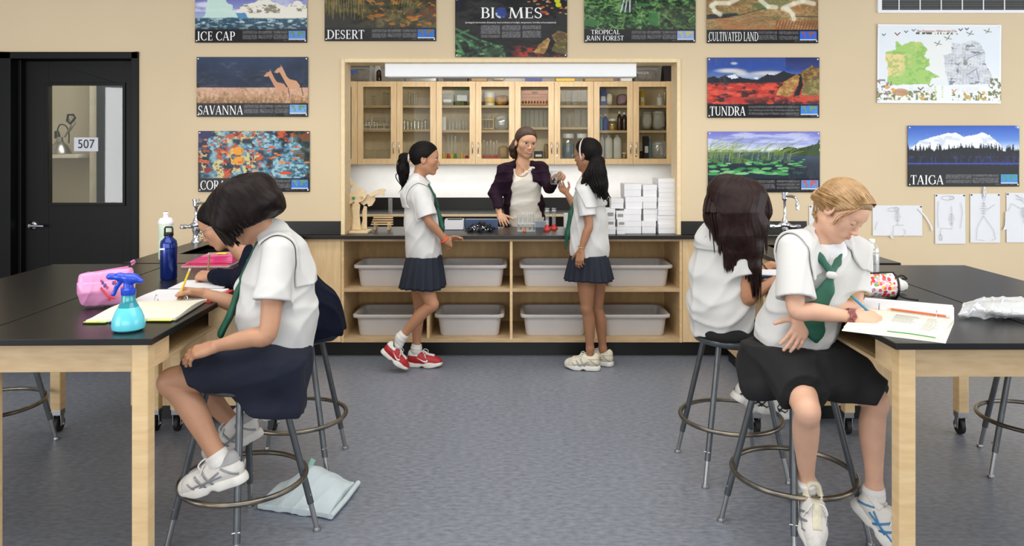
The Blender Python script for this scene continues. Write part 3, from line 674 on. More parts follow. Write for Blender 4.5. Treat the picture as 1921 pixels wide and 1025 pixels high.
def art_savanna(p):
    U, V = p.U, p.V
    p.A = p.ramp(V, [(0, (62, 78, 106)), (0.5, (54, 64, 82))]); n = fbm(U, V, 3, 3, 111)
    p.mix(np.clip((n-0.45)*3, 0, 1)*0.5, (44, 48, 58))
    g = np.clip((V-0.505)*80, 0, 1); p.mix(g, (206, 164, 140)); p.mix(g*np.clip((V-0.56)*8, 0, 1), (186, 148, 112)); p.mix(g*np.clip((V-0.66)*10, 0, 1), (142, 104, 66))
    p.mix(g*np.clip((fbm(U, V, 50, 24, 121)-0.45)*5, 0, 1)*0.6, (228, 196, 170)); p.mix(g*np.clip((fbm(U, V, 40, 20, 131)-0.55)*6, 0, 1)*0.6, (128, 100, 60))
    p.ell(0.02, 0.45, 0.03, 0.02, (30, 38, 30)); p.line([(0.02, 0.45), (0.02, 0.52)], (30, 34, 28), 0.006)
    def gir(x, y, s, c):
        q = lambda a, b: (x+a*s, y+b*s*1.9)
        p.poly([q(0.0, 0.0), q(0.035, -0.02), q(0.075, 0.06), q(0.10, 0.085), q(0.16, 0.10), q(0.19, 0.14), q(0.18, 0.17), q(0.1, 0.165), q(0.075, 0.13), q(0.03, 0.05)], c)
        p.poly([q(-0.03, 0.03), q(0.0, -0.005), q(0.04, -0.015), q(0.045, 0.01), q(0.0, 0.035)], c)
        p.line([q(0.03, -0.03), q(0.03, 0.0)], c, 0.006)
        for (a, b, e) in ((0.085, 0.15, 0.07), (0.11, 0.15, 0.1), (0.165, 0.15, 0.15), (0.18, 0.15, 0.19)): p.line([q(a, b), q((a+e)/2+0.005, b+0.07), q(e, b+0.15)], c, 0.0065)
        p.line([q(0.2, 0.14), q(0.215, 0.22)], (70, 44, 30), 0.007)
    gir(0.63, 0.27, 0.95, (206, 156, 124)); gir(0.725, 0.20, 1.06, (212, 164, 130))
    m = (np.abs(p.A[..., 0]-200) < 14)*(np.abs(p.A[..., 1]-145) < 9)*(V < 0.52)*(U > 0.6)
    p.mix(m*(fbm(U, V, 60, 36, 141, 2) > 0.52)*0.7, (120, 66, 44))
    band(p, THREE, (120, 170, 225), (120, 150, 100))
def art_coral(p):
    U, V = p.U, p.V; n = fbm(U, V, 14, 9, 151, 4); k = fbm(U, V, 7, 5, 161, 4)
    p.A = p.ramp(n, [(0.25, (20, 22, 34)), (0.42, (40, 66, 84)), (0.55, (86, 140, 162)), (0.68, (150, 186, 192))])
    p.mix(np.clip((k-0.50)*8, 0, 1), (26, 26, 30)); p.mix((fbm(U, V, 18, 12, 171) > 0.6)*(U < 0.55), (206, 196, 140)); p.mix((fbm(U, V, 16, 12, 181) > 0.62), (196, 92, 44))
    p.mix((fbm(U, V, 20, 14, 191) > 0.64)*(U < 0.5), (140, 46, 52)); p.mix((U < 0.12)*np.clip(0.4-V, 0, 1)*3, (44, 44, 100)); p.mix((U > 0.85)*0.5, (52, 60, 44))
    n3 = fbm(U, V, 40, 30, 195, 2)
    for (x, y, rx, ry) in ((0.6, 0.16, 0.12, 0.12), (0.82, 0.62, 0.17, 0.22), (0.85, 0.25, 0.08, 0.07), (0.35, 0.78, 0.07, 0.12), (0.14, 0.2, 0.06, 0.12), (0.42, 0.25, 0.07, 0.05)):
        p.ell(x, y, rx, ry, (110, 158, 176), 0.85); q = (((U-x)/rx)**2+((V-y)/ry)**2 < 1); p.mix(q*np.clip((n3-0.5)*6, 0, 1), (160, 196, 206)); p.mix(q*np.clip((0.42-n3)*8, 0, 1), (56, 92, 112))
    for (x, y) in ((0.36, 0.33), (0.365, 0.49)):
        p.ell(x, y, 0.05, 0.075, (232, 160, 40), 1, 0.2); p.poly([(x-0.045, y), (x-0.075, y-0.05), (x-0.07, y+0.06)], (236, 170, 40)); p.line([(x+0.03, y-0.03), (x+0.035, y+0.03)], (120, 80, 30), 0.008, .7)
    rs = np.random.RandomState(3)
    for i in range(36):
        x, y = rs.rand(), 0.1+0.62*rs.rand(); p.ell(x, y, 0.018+0.01*rs.rand(), 0.016, [(224, 112, 50), (230, 140, 60), (214, 84, 48)][i % 3], 0.9)
    for (x, y, r) in ((0.78, 0.69, 0.06), (0.66, 0.27, 0.035), (0.54, 0.38, 0.03), (0.88, 0.27, 0.03), (0.8, 0.52, 0.03)): p.ell(x, y, r, r*0.45, (218, 88, 52), 1)
    band(p, THREE, (70, 130, 215), (120, 160, 90))
def art_tropical(p):
    U, V = p.U, p.V; n = fbm(U, V, 16, 12, 201, 4); k = fbm(U, V, 26, 22, 211, 3)
    p.A = p.ramp(n, [(0.2, (18, 34, 24)), (0.45, (44, 84, 46)), (0.6, (76, 120, 66)), (0.8, (134, 166, 104))])
    p.mix(np.clip((k-0.56)*8, 0, 1)*0.7, (150, 184, 120)); p.mix((k < 0.4)*0.7, (16, 26, 20)); p.mix((U > 0.68)*(V > 0.35)*0.35, (60, 60, 40))
    p.ell(0.41, 0.36, 0.08, 0.14, (30, 36, 34), .7, .8)
    for dx in (-0.04, -0.015, 0.012): p.line([(0.40+dx, 0.26), (0.395+dx*1.3, 0.38), (0.39+dx*1.6, 0.48)], (220, 220, 234), 0.016, 0.85)
    rs = np.random.RandomState(8)
    for i in range(50):
        x, y = rs.rand(), 0.3+0.44*rs.rand(); a = rs.rand()*3-1.5; L = 0.05+0.06*rs.rand()
        p.line([(x, y), (x+L*math.cos(a), y+L*math.sin(a))], [(86, 140, 74), (126, 170, 96), (50, 96, 58)][i % 3], 0.014, 0.8)
    for (x, y, rx, ry) in ((0.06, 0.66, 0.07, 0.07), (0.62, 0.6, 0.05, 0.12), (0.52, 0.36, 0.09, 0.03)): p.ell(x, y, rx, ry, (66, 122, 70), .9)
    band(p, THREE, (150, 170, 215), (200, 190, 110))
def art_cultivated(p):
    U, V = p.U, p.V; w_ = fbm(U, V, 3, 3, 221); t = V*24+w_*14+np.sin(U*5)*2.5
    p.A = p.ramp(fbm(U, V, 4, 6, 231), [(0.3, (140, 116, 76)), (0.5, (172, 142, 96)), (0.7, (190, 164, 116))])
    p.mix((np.sin(t*5) > 0.3)*0.4, (120, 82, 50)); p.mix(np.clip((fbm(U, V, 5, 7, 241)-0.55)*8, 0, 1)*0.6, (180, 112, 66)); p.mix(np.clip((fbm(U, V, 4, 8, 251)-0.58)*9, 0, 1)*0.7, (86, 116, 70))
    p.mix((U > 0.5)*(U < 0.75)*(V < 0.4)*0.35, (82, 124, 80))
    p.poly([(0, 0.52), (0.27, 0.50), (0.29, 0.53), (0.2, 0.57), (0, 0.60)], (56, 56, 54), 0.01, 3); p.line([(0.29, 0.53), (0.45, 0.45), (0.62, 0.38)], (80, 78, 62), 0.008)
    p.line([(0.78, 0.55), (1, 0.56)], (92, 88, 72), 0.012)
    m = (U > 0.62)*(V > 0.62); p.mix(m*(np.sin(U*230+V*40) > 0.1)*0.8, (150, 82, 52))
    for pts in ([(0.04, 0.38), (0.08, 0.33), (0.2, 0.33), (0.28, 0.26)], [(0.05, 0.36), (0.07, 0.46), (0.12, 0.52)], [(0.48, 0.28), (0.55, 0.39), (0.62, 0.4)], [(0.7, 0.4), (0.78, 0.34), (0.86, 0.3), (0.96, 0.34)], [(0.72, 0.42), (0.77, 0.52), (0.78, 0.6)], [(0.68, 0.42), (0.74, 0.46)]): p.line(pts, (236, 228, 206), 0.05, 0.8)
    band(p, TWO, (54, 110, 215), (160, 100, 90))
def art_biomes(p):
    U, V = p.U, p.V
    p.A = p.ramp(V, [(0, (26, 27, 30)), (1, (36, 33, 32))]); p.mix(np.clip((fbm(U, V, 4, 4, 261)-0.55)*6, 0, 1)*0.4, (50, 46, 48)); p.mix((U < 0.05)*np.clip(0.3-V, 0, 1)*2, (40, 44, 90))
    g = ((V > 0.52+0.95*(U-0.0)**0.7*0.55)) & (U < 0.45); n = fbm(U, V, 22, 18, 271, 3)
    p.mix(g*np.clip((n-0.42)*6, 0, 1), (50, 96, 62)); p.mix(g*np.clip((n-0.6)*8, 0, 1), (120, 160, 110))
    for (a, b) in (((0.0, 0.52), (0.2, 0.7)), ((0.05, 0.6), (0.12, 0.55)), ((0.02, 0.62), (0.16, 0.8)), ((0.0, 0.7), (0.08, 0.95))): p.line([a, b], (76, 138, 88), 0.025, 0.8)
    p.ell(0.34, 0.9, 0.1, 0.09, (62, 92, 66), 0.8, 0.8); p.ell(0.4, 0.92, 0.06, 0.08, (56, 78, 56), .6, .8)
    r = (V > 0.8)*(U > 0.5)*np.clip((fbm(U, V, 18, 16, 281)-0.42)*6, 0, 1)*np.clip((U-0.48)*9, 0, 1)*np.clip((V-0.78)*16, 0, 1); p.mix(r, (176, 66, 52))
    pol = rocks(p)
    pol([(0.86, 0.64), (0.92, 0.55), (1, 0.6), (1, 0.78), (0.9, 0.76)], (96, 78, 44), (150, 126, 74)); pol([(0.88, 0.78), (0.98, 0.72), (1, 0.95), (0.86, 0.9)], (100, 90, 48), (148, 138, 76))
    pol([(0.70, 0.92), (0.76, 0.76), (0.83, 0.67), (0.85, 0.7), (0.82, 0.86), (0.78, 0.95)], (150, 114, 66), (196, 160, 100)); p.poly([(0.82, 0.88), (0.85, 0.7), (0.88, 0.8), (0.84, 0.93), (0.79, 0.95)], (24, 22, 24))
    rs = np.random.RandomState(2)
    for i in range(32):
        x = 0.62+0.38*rs.rand(); y = 0.03+0.3*rs.rand()
        if x-0.6 > (y-0.02)*0.9: p.ell(x, y, 0.012+0.008*rs.rand(), 0.012, [(206, 130, 70), (190, 176, 140), (214, 110, 60)][i % 3], 0.9)
    for (x, y) in ((0.91, 0.05), (0.92, 0.12)): p.ell(x, y, 0.028, 0.045, (206, 206, 40), 1)
    p.ell(0.79, 0.24, 0.035, 0.02, (190, 80, 60)); p.ell(0.82, 0.27, 0.02, 0.02, (206, 120, 70))
    p.ell(0.41, 0.255, 0.052, 0.098, (36, 66, 140), 1, 0.12); q = ((U-0.41)/0.05)**2+((V-0.255)/0.094)**2 < 1; n = fbm(U, V, 18, 14, 291, 3)
    p.mix(q*np.clip((n-0.52)*10, 0, 1), (206, 214, 226)); p.mix(q*(fbm(U, V, 14, 12, 295, 2) > 0.6)*(V < 0.26), (132, 96, 84))
    for (x0, x1, gaps) in ((0.23, 0.40, [(0.465, 0.61), (0.625, 0.67)]), (0.415, 0.585, [(0.465, 0.55), (0.57, 0.67)]), (0.60, 0.765, [(0.465, 0.53), (0.55, 0.67)])):
        for (y0, y1) in gaps: p.mix(((U > x0)*(U < x1)*(V > y0)*(V < y1))*(0.3+0.45*vnoise(U, V, 150, 70, 5)), (160, 160, 164))
def art_map(p):
    U, V = p.U, p.V; p.fill((228, 234, 240)); p.mix(np.clip(fbm(U, V, 3, 3, 301)-0.3, 0, 1), (240, 240, 236)); p.mix(((V > 0.77)*(U > 0.02)), (240, 241, 240)); p.ell(0.5, 0.4, 0.18, 0.4, (240, 238, 228), .7, 1)
    b = (np.minimum(np.minimum(U, 1-U)*1.53, np.minimum(V, 1-V)) < 0.02); p.mix(b, (244, 245, 246))
    L = [(0.065, 0.36), (0.145, 0.33), (0.155, 0.22), (0.2, 0.26), (0.28, 0.22), (0.36, 0.23), (0.4, 0.33), (0.38, 0.4), (0.42, 0.45), (0.42, 0.52), (0.39, 0.57), (0.45, 0.62), (0.5, 0.67), (0.44, 0.68), (0.42, 0.76), (0.1, 0.77), (0.08, 0.55)]
    m = p.poly(L, (170, 206, 118), 0.035, 3); n = fbm(U, V, 8, 8, 311)
    p.mix(m*np.clip((0.62-U*1.5-V*0.4+0.25*(n-0.5))*6, 0, 1)*(V < 0.66)*(V > 0.38), (236, 214, 152)); p.mix(m*np.clip((n-0.6)*8, 0, 1)*(V < .5), (226, 210, 130)); p.mix(m*(fbm(U, V, 30, 30, 321) > 0.58)*.5, (132, 178, 92))
    R = [(0.53, 0.39), (0.6, 0.36), (0.6, 0.23), (0.68, 0.25), (0.76, 0.19), (0.82, 0.22), (0.86, 0.33), (0.87, 0.5), (0.92, 0.62), (0.95, 0.75), (0.57, 0.76)]
    m = p.poly(R, (206, 208, 212), 0.03, 5)
    gx = (np.abs(((U*1.53+0.08*V)*26) % 1-0.5) > 0.44); gy = (np.abs((V*26-U*1.5) % 1-0.5) > 0.44); p.mix(m*(gx | gy)*0.45, (150, 152, 158)); p.mix(m*(fbm(U, V, 26, 22, 331) > 0.55)*0.5, (238, 240, 242)); p.mix(m*(fbm(U, V, 20, 20, 341) > 0.64)*0.8, (120, 122, 132)); p.ell(0.71, 0.49, 0.02, 0.03, (130, 140, 100), .8)
    p.line([(0.7, 0.5), (0.74, 0.42), (0.86, 0.35)], (140, 142, 150), 0.006); p.line([(0.72, 0.64), (0.8, 0.56), (0.82, 0.7)], (140, 142, 150), 0.006)
    fl = (V > 0.84)*(V < 0.96)*((U < 0.48) | (U > 0.6)); p.mix(fl*(fbm(U, V, 50, 34, 351, 2) > 0.56), (122, 134, 84)); p.mix(fl*(fbm(U, V, 44, 30, 361, 2) > 0.66), (206, 170, 80)); p.mix((U > 0.9)*(V > 0.68)*(V < 0.95)*(fbm(U, V, 50, 34, 371, 2) > 0.55), (132, 132, 96))
    p.mix((U < 0.12)*(V > 0.7)*(V < 0.95)*(fbm(U, V, 50, 34, 381, 2) > 0.58), (146, 136, 128)); p.ell(0.19, 0.86, 0.07, 0.05, (196, 150, 116), .9); p.ell(0.08, 0.8, 0.02, 0.025, (236, 170, 110)); p.ell(0.13, 0.83, 0.015, 0.025, (236, 170, 80)); p.ell(0.86, 0.86, 0.015, 0.02, (230, 180, 90))
    for (x, y, c, s) in ((0.05, 0.14, (120, 120, 130), .012), (0.16, 0.13, (130, 70, 70), .018), (0.23, 0.1, (110, 110, 120), .012), (0.29, 0.08, (120, 130, 120), .012), (0.67, 0.07, (80, 80, 90), .013), (0.72, 0.06, (90, 90, 100), .012), (0.35, 0.82, (60, 66, 60), .018), (0.43, 0.78, (160, 170, 90), .018), (0.62, 0.84, (200, 140, 120), .015)):
        p.line([(x-s, y-s), (x, y+s*0.6), (x+s*1.2, y-s*1.2)], c, 0.008)
    for (x, y) in ((0.49, 0.25), (0.57, 0.18), (0.75, 0.12), (0.89, 0.09)): p.line([(x-0.03, y-0.02), (x, y), (x+0.012, y-0.04)], (122, 126, 106), 0.007); p.line([(x-0.016, y+0.02), (x, y), (x+0.028, y+0.004)], (140, 136, 120), 0.006)
    p.ell(0.48, 0.095, 0.19, 0.04, (240, 240, 236), 1, .4); p.mix((np.abs(V-0.115) < 0.014)*(U > 0.31)*(U < 0.66)*(vnoise(U, V, 90, 20, 7) > 0.45), (96, 100, 84))
    for k in range(5):
        for x in (0.46, 0.52): p.mix(((U > x)*(U < x+0.015)*(np.abs(V-0.79-0.032*k) < 0.009)), (206, 220, 160))
    p.mix((np.abs((V*46) % 1-0.5) < 0.18)*(V > 0.78)*(V < 0.93)*(((U > 0.26)*(U < 0.45)) | ((U > 0.6)*(U < 0.84)))*0.3*(vnoise(U, V, 120, 40, 4) > .4), (170, 170, 176))
vcol('poster_print', 0.5, coat=0.18, bump=0.25)
vcol('matte_print', 0.6, coat=0.06, bump=0.15)
def paint_obj(name, p, x0, x1, z0, z1, y, parent, m='poster_print', th=0.002, rot=0.0):
    """painted sheet: one fine grid with thickness, colours at its points"""
    w_, h_ = p.w, p.h
    us = np.linspace(0, 1, w_); vs = np.linspace(0, 1, h_)
    GX, GZ = np.meshgrid(x0+(x1-x0)*us, z1-(z1-z0)*vs)
    rs = np.random.RandomState(int(abs(x0)*1000)); cu = (fbm(np.tile(us, (h_, 1)), np.tile(vs[:, None], (1, w_)), 3, 2, int(abs(x0)*100) % 50, 2)-0.5)*0.006
    if rot:
        cx_, cz_ = (x0+x1)/2, (z0+z1)/2; dx, dz = GX-cx_, GZ-cz_; GX = cx_+dx*math.cos(rot)-dz*math.sin(rot); GZ = cz_+dx*math.sin(rot)+dz*math.cos(rot)
    off = np.array(WLOC.get(parent.name, Vector((0, 0, 0))))
    co = np.stack([GX, np.full(GX.shape, y)+cu, GZ], -1).reshape(-1, 3)
    co2 = co.copy(); co2[:, 1] += th
    idx = np.arange(w_*h_).reshape(h_, w_); n = w_*h_
    q = np.stack([idx[:-1, :-1], idx[1:, :-1], idx[1:, 1:], idx[:-1, 1:]], -1).reshape(-1, 4)
    ed = np.concatenate([idx[0, :], idx[1:, -1], idx[-1, -2::-1], idx[-2:0:-1, 0]]); e2 = np.roll(ed, -1)
    side = np.stack([ed, e2, e2+n, ed+n], -1)
    back = np.array([[idx[0, 0]+n, idx[0, -1]+n, idx[-1, -1]+n, idx[-1, 0]+n]])
    fs = np.concatenate([q, side]); verts = np.concatenate([co, co2])-off
    me = bpy.data.meshes.new(name)
    me.vertices.add(len(verts)); me.vertices.foreach_set('co', verts.ravel().astype(np.float32))
    me.loops.add(fs.size); me.loops.foreach_set('vertex_index', fs.ravel().astype(np.int32))
    me.polygons.add(len(fs)); me.polygons.foreach_set('loop_start', np.arange(0, fs.size, 4, dtype=np.int32)); me.polygons.foreach_set('loop_total', np.full(len(fs), 4, np.int32))
    me.update(calc_edges=True); me.validate()
    a = me.color_attributes.new('Col', 'FLOAT_COLOR', 'POINT')
    s = (np.clip(p.A, 0, 255)/255.0)**(1.12 if m == 'poster_print' else 1.0); l = np.where(s <= 0.04045, s/12.92, ((s+0.055)/1.055)**2.4)
    rgba = np.concatenate([l, np.ones(l.shape[:2]+(1,))], -1).reshape(-1, 4); rgba = np.concatenate([rgba, rgba]).astype(np.float32)
    a.data.foreach_set('color', rgba.ravel()); me.materials.append(M[m])
    return link(name, me, parent)
# serif capitals drawn as strokes of thick and thin
def arcs(cx_, cy_, rx, ry, a0, a1, tk, tn, n=18):
    q = []
    for i in range(n):
        a, b = [math.radians(a0+(a1-a0)*k/n) for k in (i, i+1)]; r = []
        for t in (a, b):
            h = (tn+(tk-tn)*abs(math.cos(t))**1.3)/2; d = Vector((math.cos(t)/max(rx, .01), math.sin(t)/max(ry, .01))).normalized()
            x, y = cx_+rx*math.cos(t), cy_+ry*math.sin(t); r.append(((x-d.x*h, y-d.y*h), (x+d.x*h, y+d.y*h)))
        q.append([r[0][0], r[0][1], r[1][1], r[1][0]])
    return q
def V_(x, w, y0=0, y1=1): return [(x-w/2, y0), (x+w/2, y0), (x+w/2, y1), (x-w/2, y1)]
def H_(x0, x1, y, w): return [(x0, y-w/2), (x1, y-w/2), (x1, y+w/2), (x0, y+w/2)]
def D_(x0, y0, x1, y1, w): return [(x0-w/2, y0), (x0+w/2, y0), (x1+w/2, y1), (x1-w/2, y1)]
T, t_, S = 0.135, 0.05, 0.04
def sf(x, y, h=0.12): return H_(x-h, x+h, y+(S/2 if y < 0.5 else -S/2), S)
def glyph(c):
    if c == 'I': return 0.36, [V_(.18, T), sf(.18, 0), sf(.18, 1)]
    if c == 'E': return 0.62, [V_(.18, T), sf(.18, 0), sf(.18, 1), H_(.18, .56, .025, t_), H_(.18, .54, .975, t_), H_(.18, .46, .52, t_), V_(.55, .04, 0, .22), V_(.52, .04, .8, 1), V_(.46, .04, .42, .62)]
    if c == 'F': return 0.58, [V_(.18, T), sf(.18, 0), sf(.18, 1), H_(.18, .54, .975, t_), H_(.18, .46, .52, t_), V_(.52, .04, .8, 1), V_(.46, .04, .42, .62)]
    if c == 'L': return 0.6, [V_(.18, T), sf(.18, 0), sf(.18, 1), H_(.18, .56, .025, t_), V_(.55, .04, 0, .24)]
    if c == 'T': return 0.66, [V_(.33, T), sf(.33, 0), H_(.03, .63, .975, t_), V_(.05, .04, .78, 1), V_(.61, .04, .78, 1)]
    if c == 'C': return 0.76, arcs(.43, .5, .34, .48, 48, 312, .14, .05)+[V_(.66, .04, .68, .98), V_(.67, .035, .08, .25)]
    if c == 'D': return 0.82, [V_(.18, T), H_(.05, .36, .025, t_), H_(.05, .36, .975, t_)]+arcs(.36, .5, .38, .475, -90, 90, .14, .05)
    if c == 'B': return 0.68, [V_(.18, T), H_(.05, .36, .025, t_), H_(.05, .34, .975, t_), H_(.18, .36, .53, t_)]+arcs(.34, .755, .2, .22, -90, 90, .13, .05, 12)+arcs(.36, .28, .24, .255, -90, 90, .14, .05, 12)
    if c == 'P': return 0.62, [V_(.18, T), sf(.18, 0, .13), H_(.05, .34, .975, t_), H_(.18, .34, .45, t_)]+arcs(.34, .71, .22, .265, -90, 90, .13, .05, 14)
    if c == 'R': return 0.74, [V_(.18, T), sf(.18, 0, .13), H_(.05, .34, .975, t_), H_(.18, .36, .5, t_), D_(.64, 0, .36, .5, .14), H_(.58, .76, .02, S)]+arcs(.34, .735, .22, .24, -90, 90, .13, .05, 14)
    if c == 'O': return 0.86, arcs(.43, .5, .36, .48, 0, 360, .14, .05, 30)
    if c == 'S': return 0.54, arcs(.27, .74, .18, .23, 30, 270, .1, .06, 16)+arcs(.27, .26, .19, .24, -150, 90, .1, .06, 16)+[D_(.36, .40, .17, .62, .13), V_(.44, .035, .72, .95), V_(.07, .035, .05, .28)]
    if c == 'A': return 0.74, [D_(.06, 0, .35, 1, .055), D_(.62, 0, .37, 1, .14), H_(.18, .52, .34, t_), sf(.07, 0, .09), sf(.62, 0, .12)]
    if c == 'V': return 0.72, [D_(.35, 0, .11, 1, .14), D_(.37, 0, .64, 1, .055), sf(.11, 1, .12), sf(.64, 1, .09)]
    if c == 'N': return 0.86, [V_(.14, .06), V_(.70, .06), D_(.70, 0, .14, 1, .14), sf(.14, 0, .11), sf(.70, 1, .11), sf(.09, 1, .08)]
    if c == 'M': return 1.0, [D_(.12, 0, .18, 1, .06), D_(.86, 0, .80, 1, .14), D_(.48, 0, .2, 1, .13), D_(.48, 0, .79, 1, .055), sf(.12, 0, .11), sf(.86, 0, .12), sf(.15, 1, .1), sf(.84, 1, .1)]
    if c == 'U': return 0.8, [V_(.16, T, .3, 1), V_(.64, .06, .3, 1), sf(.16, 1), sf(.64, 1, .1)]+arcs(.40, .3, .24, .27, 180, 360, .11, .06, 14)
    if c == 'W': return 1.02, [D_(.32, 0, .1, 1, .13), D_(.34, 0, .52, 1, .055), D_(.7, 0, .5, 1, .13), D_(.72, 0, .92, 1, .055), sf(.1, 1, .11), sf(.5, 1, .1), sf(.92, 1, .09)]
    if c == 'G': return 0.82, arcs(.43, .5, .34, .48, 48, 320, .14, .05)+[V_(.70, .12, .08, .46), sf(.70, .42, .1), V_(.66, .04, .68, .98)]
    return 0.3, []
def title(body, x0, x1, zb, zt, y, parent, thick=0.0006):
    w_ = sum(glyph(c)[0] for c in body)+0.02*len(body); sx = (x1-x0)/w_; sz = zt-zb; mb = MB(); x = 0
    for c in body:
        gw, qs = glyph(c)
        for k, q in enumerate(qs):
            yy = y-0.00002*k
            mb.prism([(x0+(x+a)*sx, zb+b*sz) for a, b in q], yy-thick, yy)
        x += gw+0.02
    return mb.build('title', 'title_white', parent)
def poster(art, px0, py0, px1, py1, word, tx, label, title_rows=None, m='poster_print', w=252, h=134, rot=0.0):
    d = WY-0.012; x0, x1, z0, z1 = X(px0, d), X(px1, d), Z(py1, d), Z(py0, d)
    o = wthing('poster', label, 'poster', ((x0+x1)/2, d, (z0+z1)/2), None if art is art_map else 'nature posters on the classroom wall')
    p = Paint(w, h); art(p); paint_obj('print', p, x0, x1, z0, z1, d, o, m, rot=rot)
    if word:
        for (body, ta, tb, va, vb) in (title_rows or [(word, tx[0], tx[1], 0.965, 0.815)]):
            title(body, x0+(x1-x0)*ta, x0+(x1-x0)*tb, z1-(z1-z0)*va, z1-(z1-z0)*vb, d-0.0045, o)
    for (a, b) in ((0.015, 0.03), (0.985, 0.03), (0.015, 0.97), (0.985, 0.97)):
        c = Vector((x0+(x1-x0)*a, d-0.003, z1-(z1-z0)*b)); MB().sphere(c, 0.006, 10, (1, .6, 1)).build('push_pin', 'white_plastic', o, smooth=True)
    return o
poster(art_icecap, 366, -31, 576, 80, 'ICE CAP', (0.02, 0.36), 'ICE CAP poster with pale iceberg, topmost at left of wall')
poster(art_desert, 609, -34, 818, 77, 'DESERT', (0.02, 0.36), 'DESERT poster of brown scrub and orange flowers, top row')
pb = poster(art_biomes, 854, -4, 1064, 107, 'BIOMES', None, 'black BIOMES poster with a small globe, centred over the counter opening',
            [('BI', 0.225, 0.36, 0.345, 0.165), ('MES', 0.475, 0.78, 0.345, 0.165)])
dd_ = WY-0.016
text_obj('subtitle', '[ecological communities dictated by local conditions of sunlight, temperature, humidity and precipitation]', 0.0172, (X(958, dd_), dd_, Z(42.3, dd_)), 'title_white', pb, sx=0.92)
poster(art_tropical, 1096, -31, 1305, 80, 'TROPICAL', None, 'TROPICAL RAIN FOREST poster of green foliage and a waterfall, top row', [('TROPICAL', 0.06, 0.32, 0.86, 0.785), ('RAIN FOREST', 0.02, 0.355, 0.965, 0.885)])
poster(art_cultivated, 1326, -31, 1535, 81, 'CULTIVATED LAND', (0.015, 0.46), 'CULTIVATED LAND poster of striped tan fields, above the red one')
poster(art_savanna, 369, 107, 578, 219, 'SAVANNA', (0.015, 0.42), 'SAVANNA poster with two giraffes in pale grass')
poster(art_coral, 372, 246, 581, 360, 'CORAL REEF', (0.02, 0.50), 'CORAL poster of reef with yellow fish, behind bob haired girl')
poster(art_tundra, 1327, 108, 1537, 221, 'TUNDRA', (0.02, 0.34), 'TUNDRA poster with red ground and tan boulders')
poster(art_wetland, 1328, 247, 1538, 361, 'WETLAND', (0.02, 0.42), 'wetland poster with green lily pads, behind long haired girl')
poster(art_taiga, 1703, 236, 1912, 350, 'TAIGA', (0.02, 0.32), 'TAIGA poster with white mountain over a dark tree line')
mp_ = poster(art_map, 1646, 46, 1878, 194, None, None, 'pale two part city map with one green half and one grey half', m='matte_print', w=300, h=196, rot=-0.006)
text_obj('map_title', 'San Francisco: Wild in the City', 0.0235, (X(1758, dd_), dd_-0.002, Z(58.5, dd_)), mat('map_red', (170, 90, 80), 0.6) and 'map_red', mp_, rot=(math.pi/2, 0, 0))
# skeleton drawings pinned to the wall
def drawing(px0, py0, px1, py1, lines, tabs, label):
    d = WY-0.006; o = wthing('drawing', label, 'drawing', (X((px0+px1)/2, d), d, Z((py0+py1)/2, d)), 'pencil skeleton drawings on the wall')
    mb = MB(); n = 8; x0, x1, z0, z1 = X(px0, d), X(px1, d), Z(py1, d), Z(py0, d)
    pts = [(z1+(z0-z1)*i/n, d-0.0-0.006*max(0, i/n-0.6)) for i in range(n+1)]
    for (za, ya), (zb_, yb) in zip(pts[:-1], pts[1:]):
        mb.add([(x0, ya, za), (x1, ya, za), (x1, yb, zb_), (x0, yb, zb_), (x0, ya+.0006, za), (x1, ya+.0006, za), (x1, yb+.0006, zb_), (x0, yb+.0006, zb_)], [(0, 1, 2, 3), (7, 6, 5, 4), (0, 3, 7, 4), (1, 5, 6, 2)])
    mb.build('sheet', 'paper', o)
    for tb in tabs:
        MB().prism([(X(a, d), Z(b, d)) for a, b in tb], d-0.008, d-0.007).build('paper_cutout', 'paper', o)
    lb = MB()
    for ln in lines: lb.tube([(X(a, d), d-0.0085 if any(True for _ in tabs) else d-0.0075, Z(b, d)) for a, b in ln], 0.0011, 5)
    if lines: lb.build('pencil_lines', 'pencil_line', o)
    for a in (px0+2.5, px1-2.5): MB().sphere((X(a, d), d-0.003, Z(py0+2.5, d)), 0.006, 8, (1, .6, 1)).build('push_pin', 'ink', o, smooth=True)
def ribs(cx_, cy_, w_, h_, n=5, vert=True):
    r = []
    for k in range(n):
        y = cy_-h_/2+h_*k/(n-1); q = w_*(1-0.5*abs(2*k/(n-1)-1))
        r.append([(cx_-q/2, y+1), (cx_-q/4, y-1), (cx_, y), (cx_+q/4, y-1), (cx_+q/2, y+1)])
    r.append([(cx_, cy_-h_/2-3), (cx_, cy_+h_/2+3)]); return r
def loop(cx_, cy_, a, b, n=9): return [(cx_+a*math.cos(6.2832*k/n), cy_+b*math.sin(6.2832*k/n)) for k in range(n+1)]
zx = lambda a: 1500+a/4.563; zy = lambda b: 350+b/4.567
q_ = lambda *l: [(zx(a), zy(b)) for a, b in l]
drawing(1518, 385, 1606, 443, ribs(1560, 405, 16, 16)+[q_((300, 250), (250, 330))], [], 'white skeleton drawing behind the head of blonde girl')
drawing(1637, 385.5, 1730, 442.5, [loop(zx(800), zy(197), 11, 3.5), loop(zx(825), zy(190), 4, 3)]+ribs(zx(835), zy(255), 13, 15)+[q_((840, 290), (830, 330), (800, 335), (795, 400), (785, 440)), q_((830, 330), (890, 330)), q_((885, 365), (905, 380), (890, 420)), q_((660, 300), (640, 370))],
        [q_((1005, 190), (1015, 188), (1085, 260), (1135, 350), (1135, 385), (1125, 380), (1110, 330), (1070, 265)), q_((770, 425), (790, 400), (800, 445), (785, 448)), q_((888, 420), (905, 415), (895, 430))], 'wide skeleton drawing with a loose paper arm, right of blonde girl')
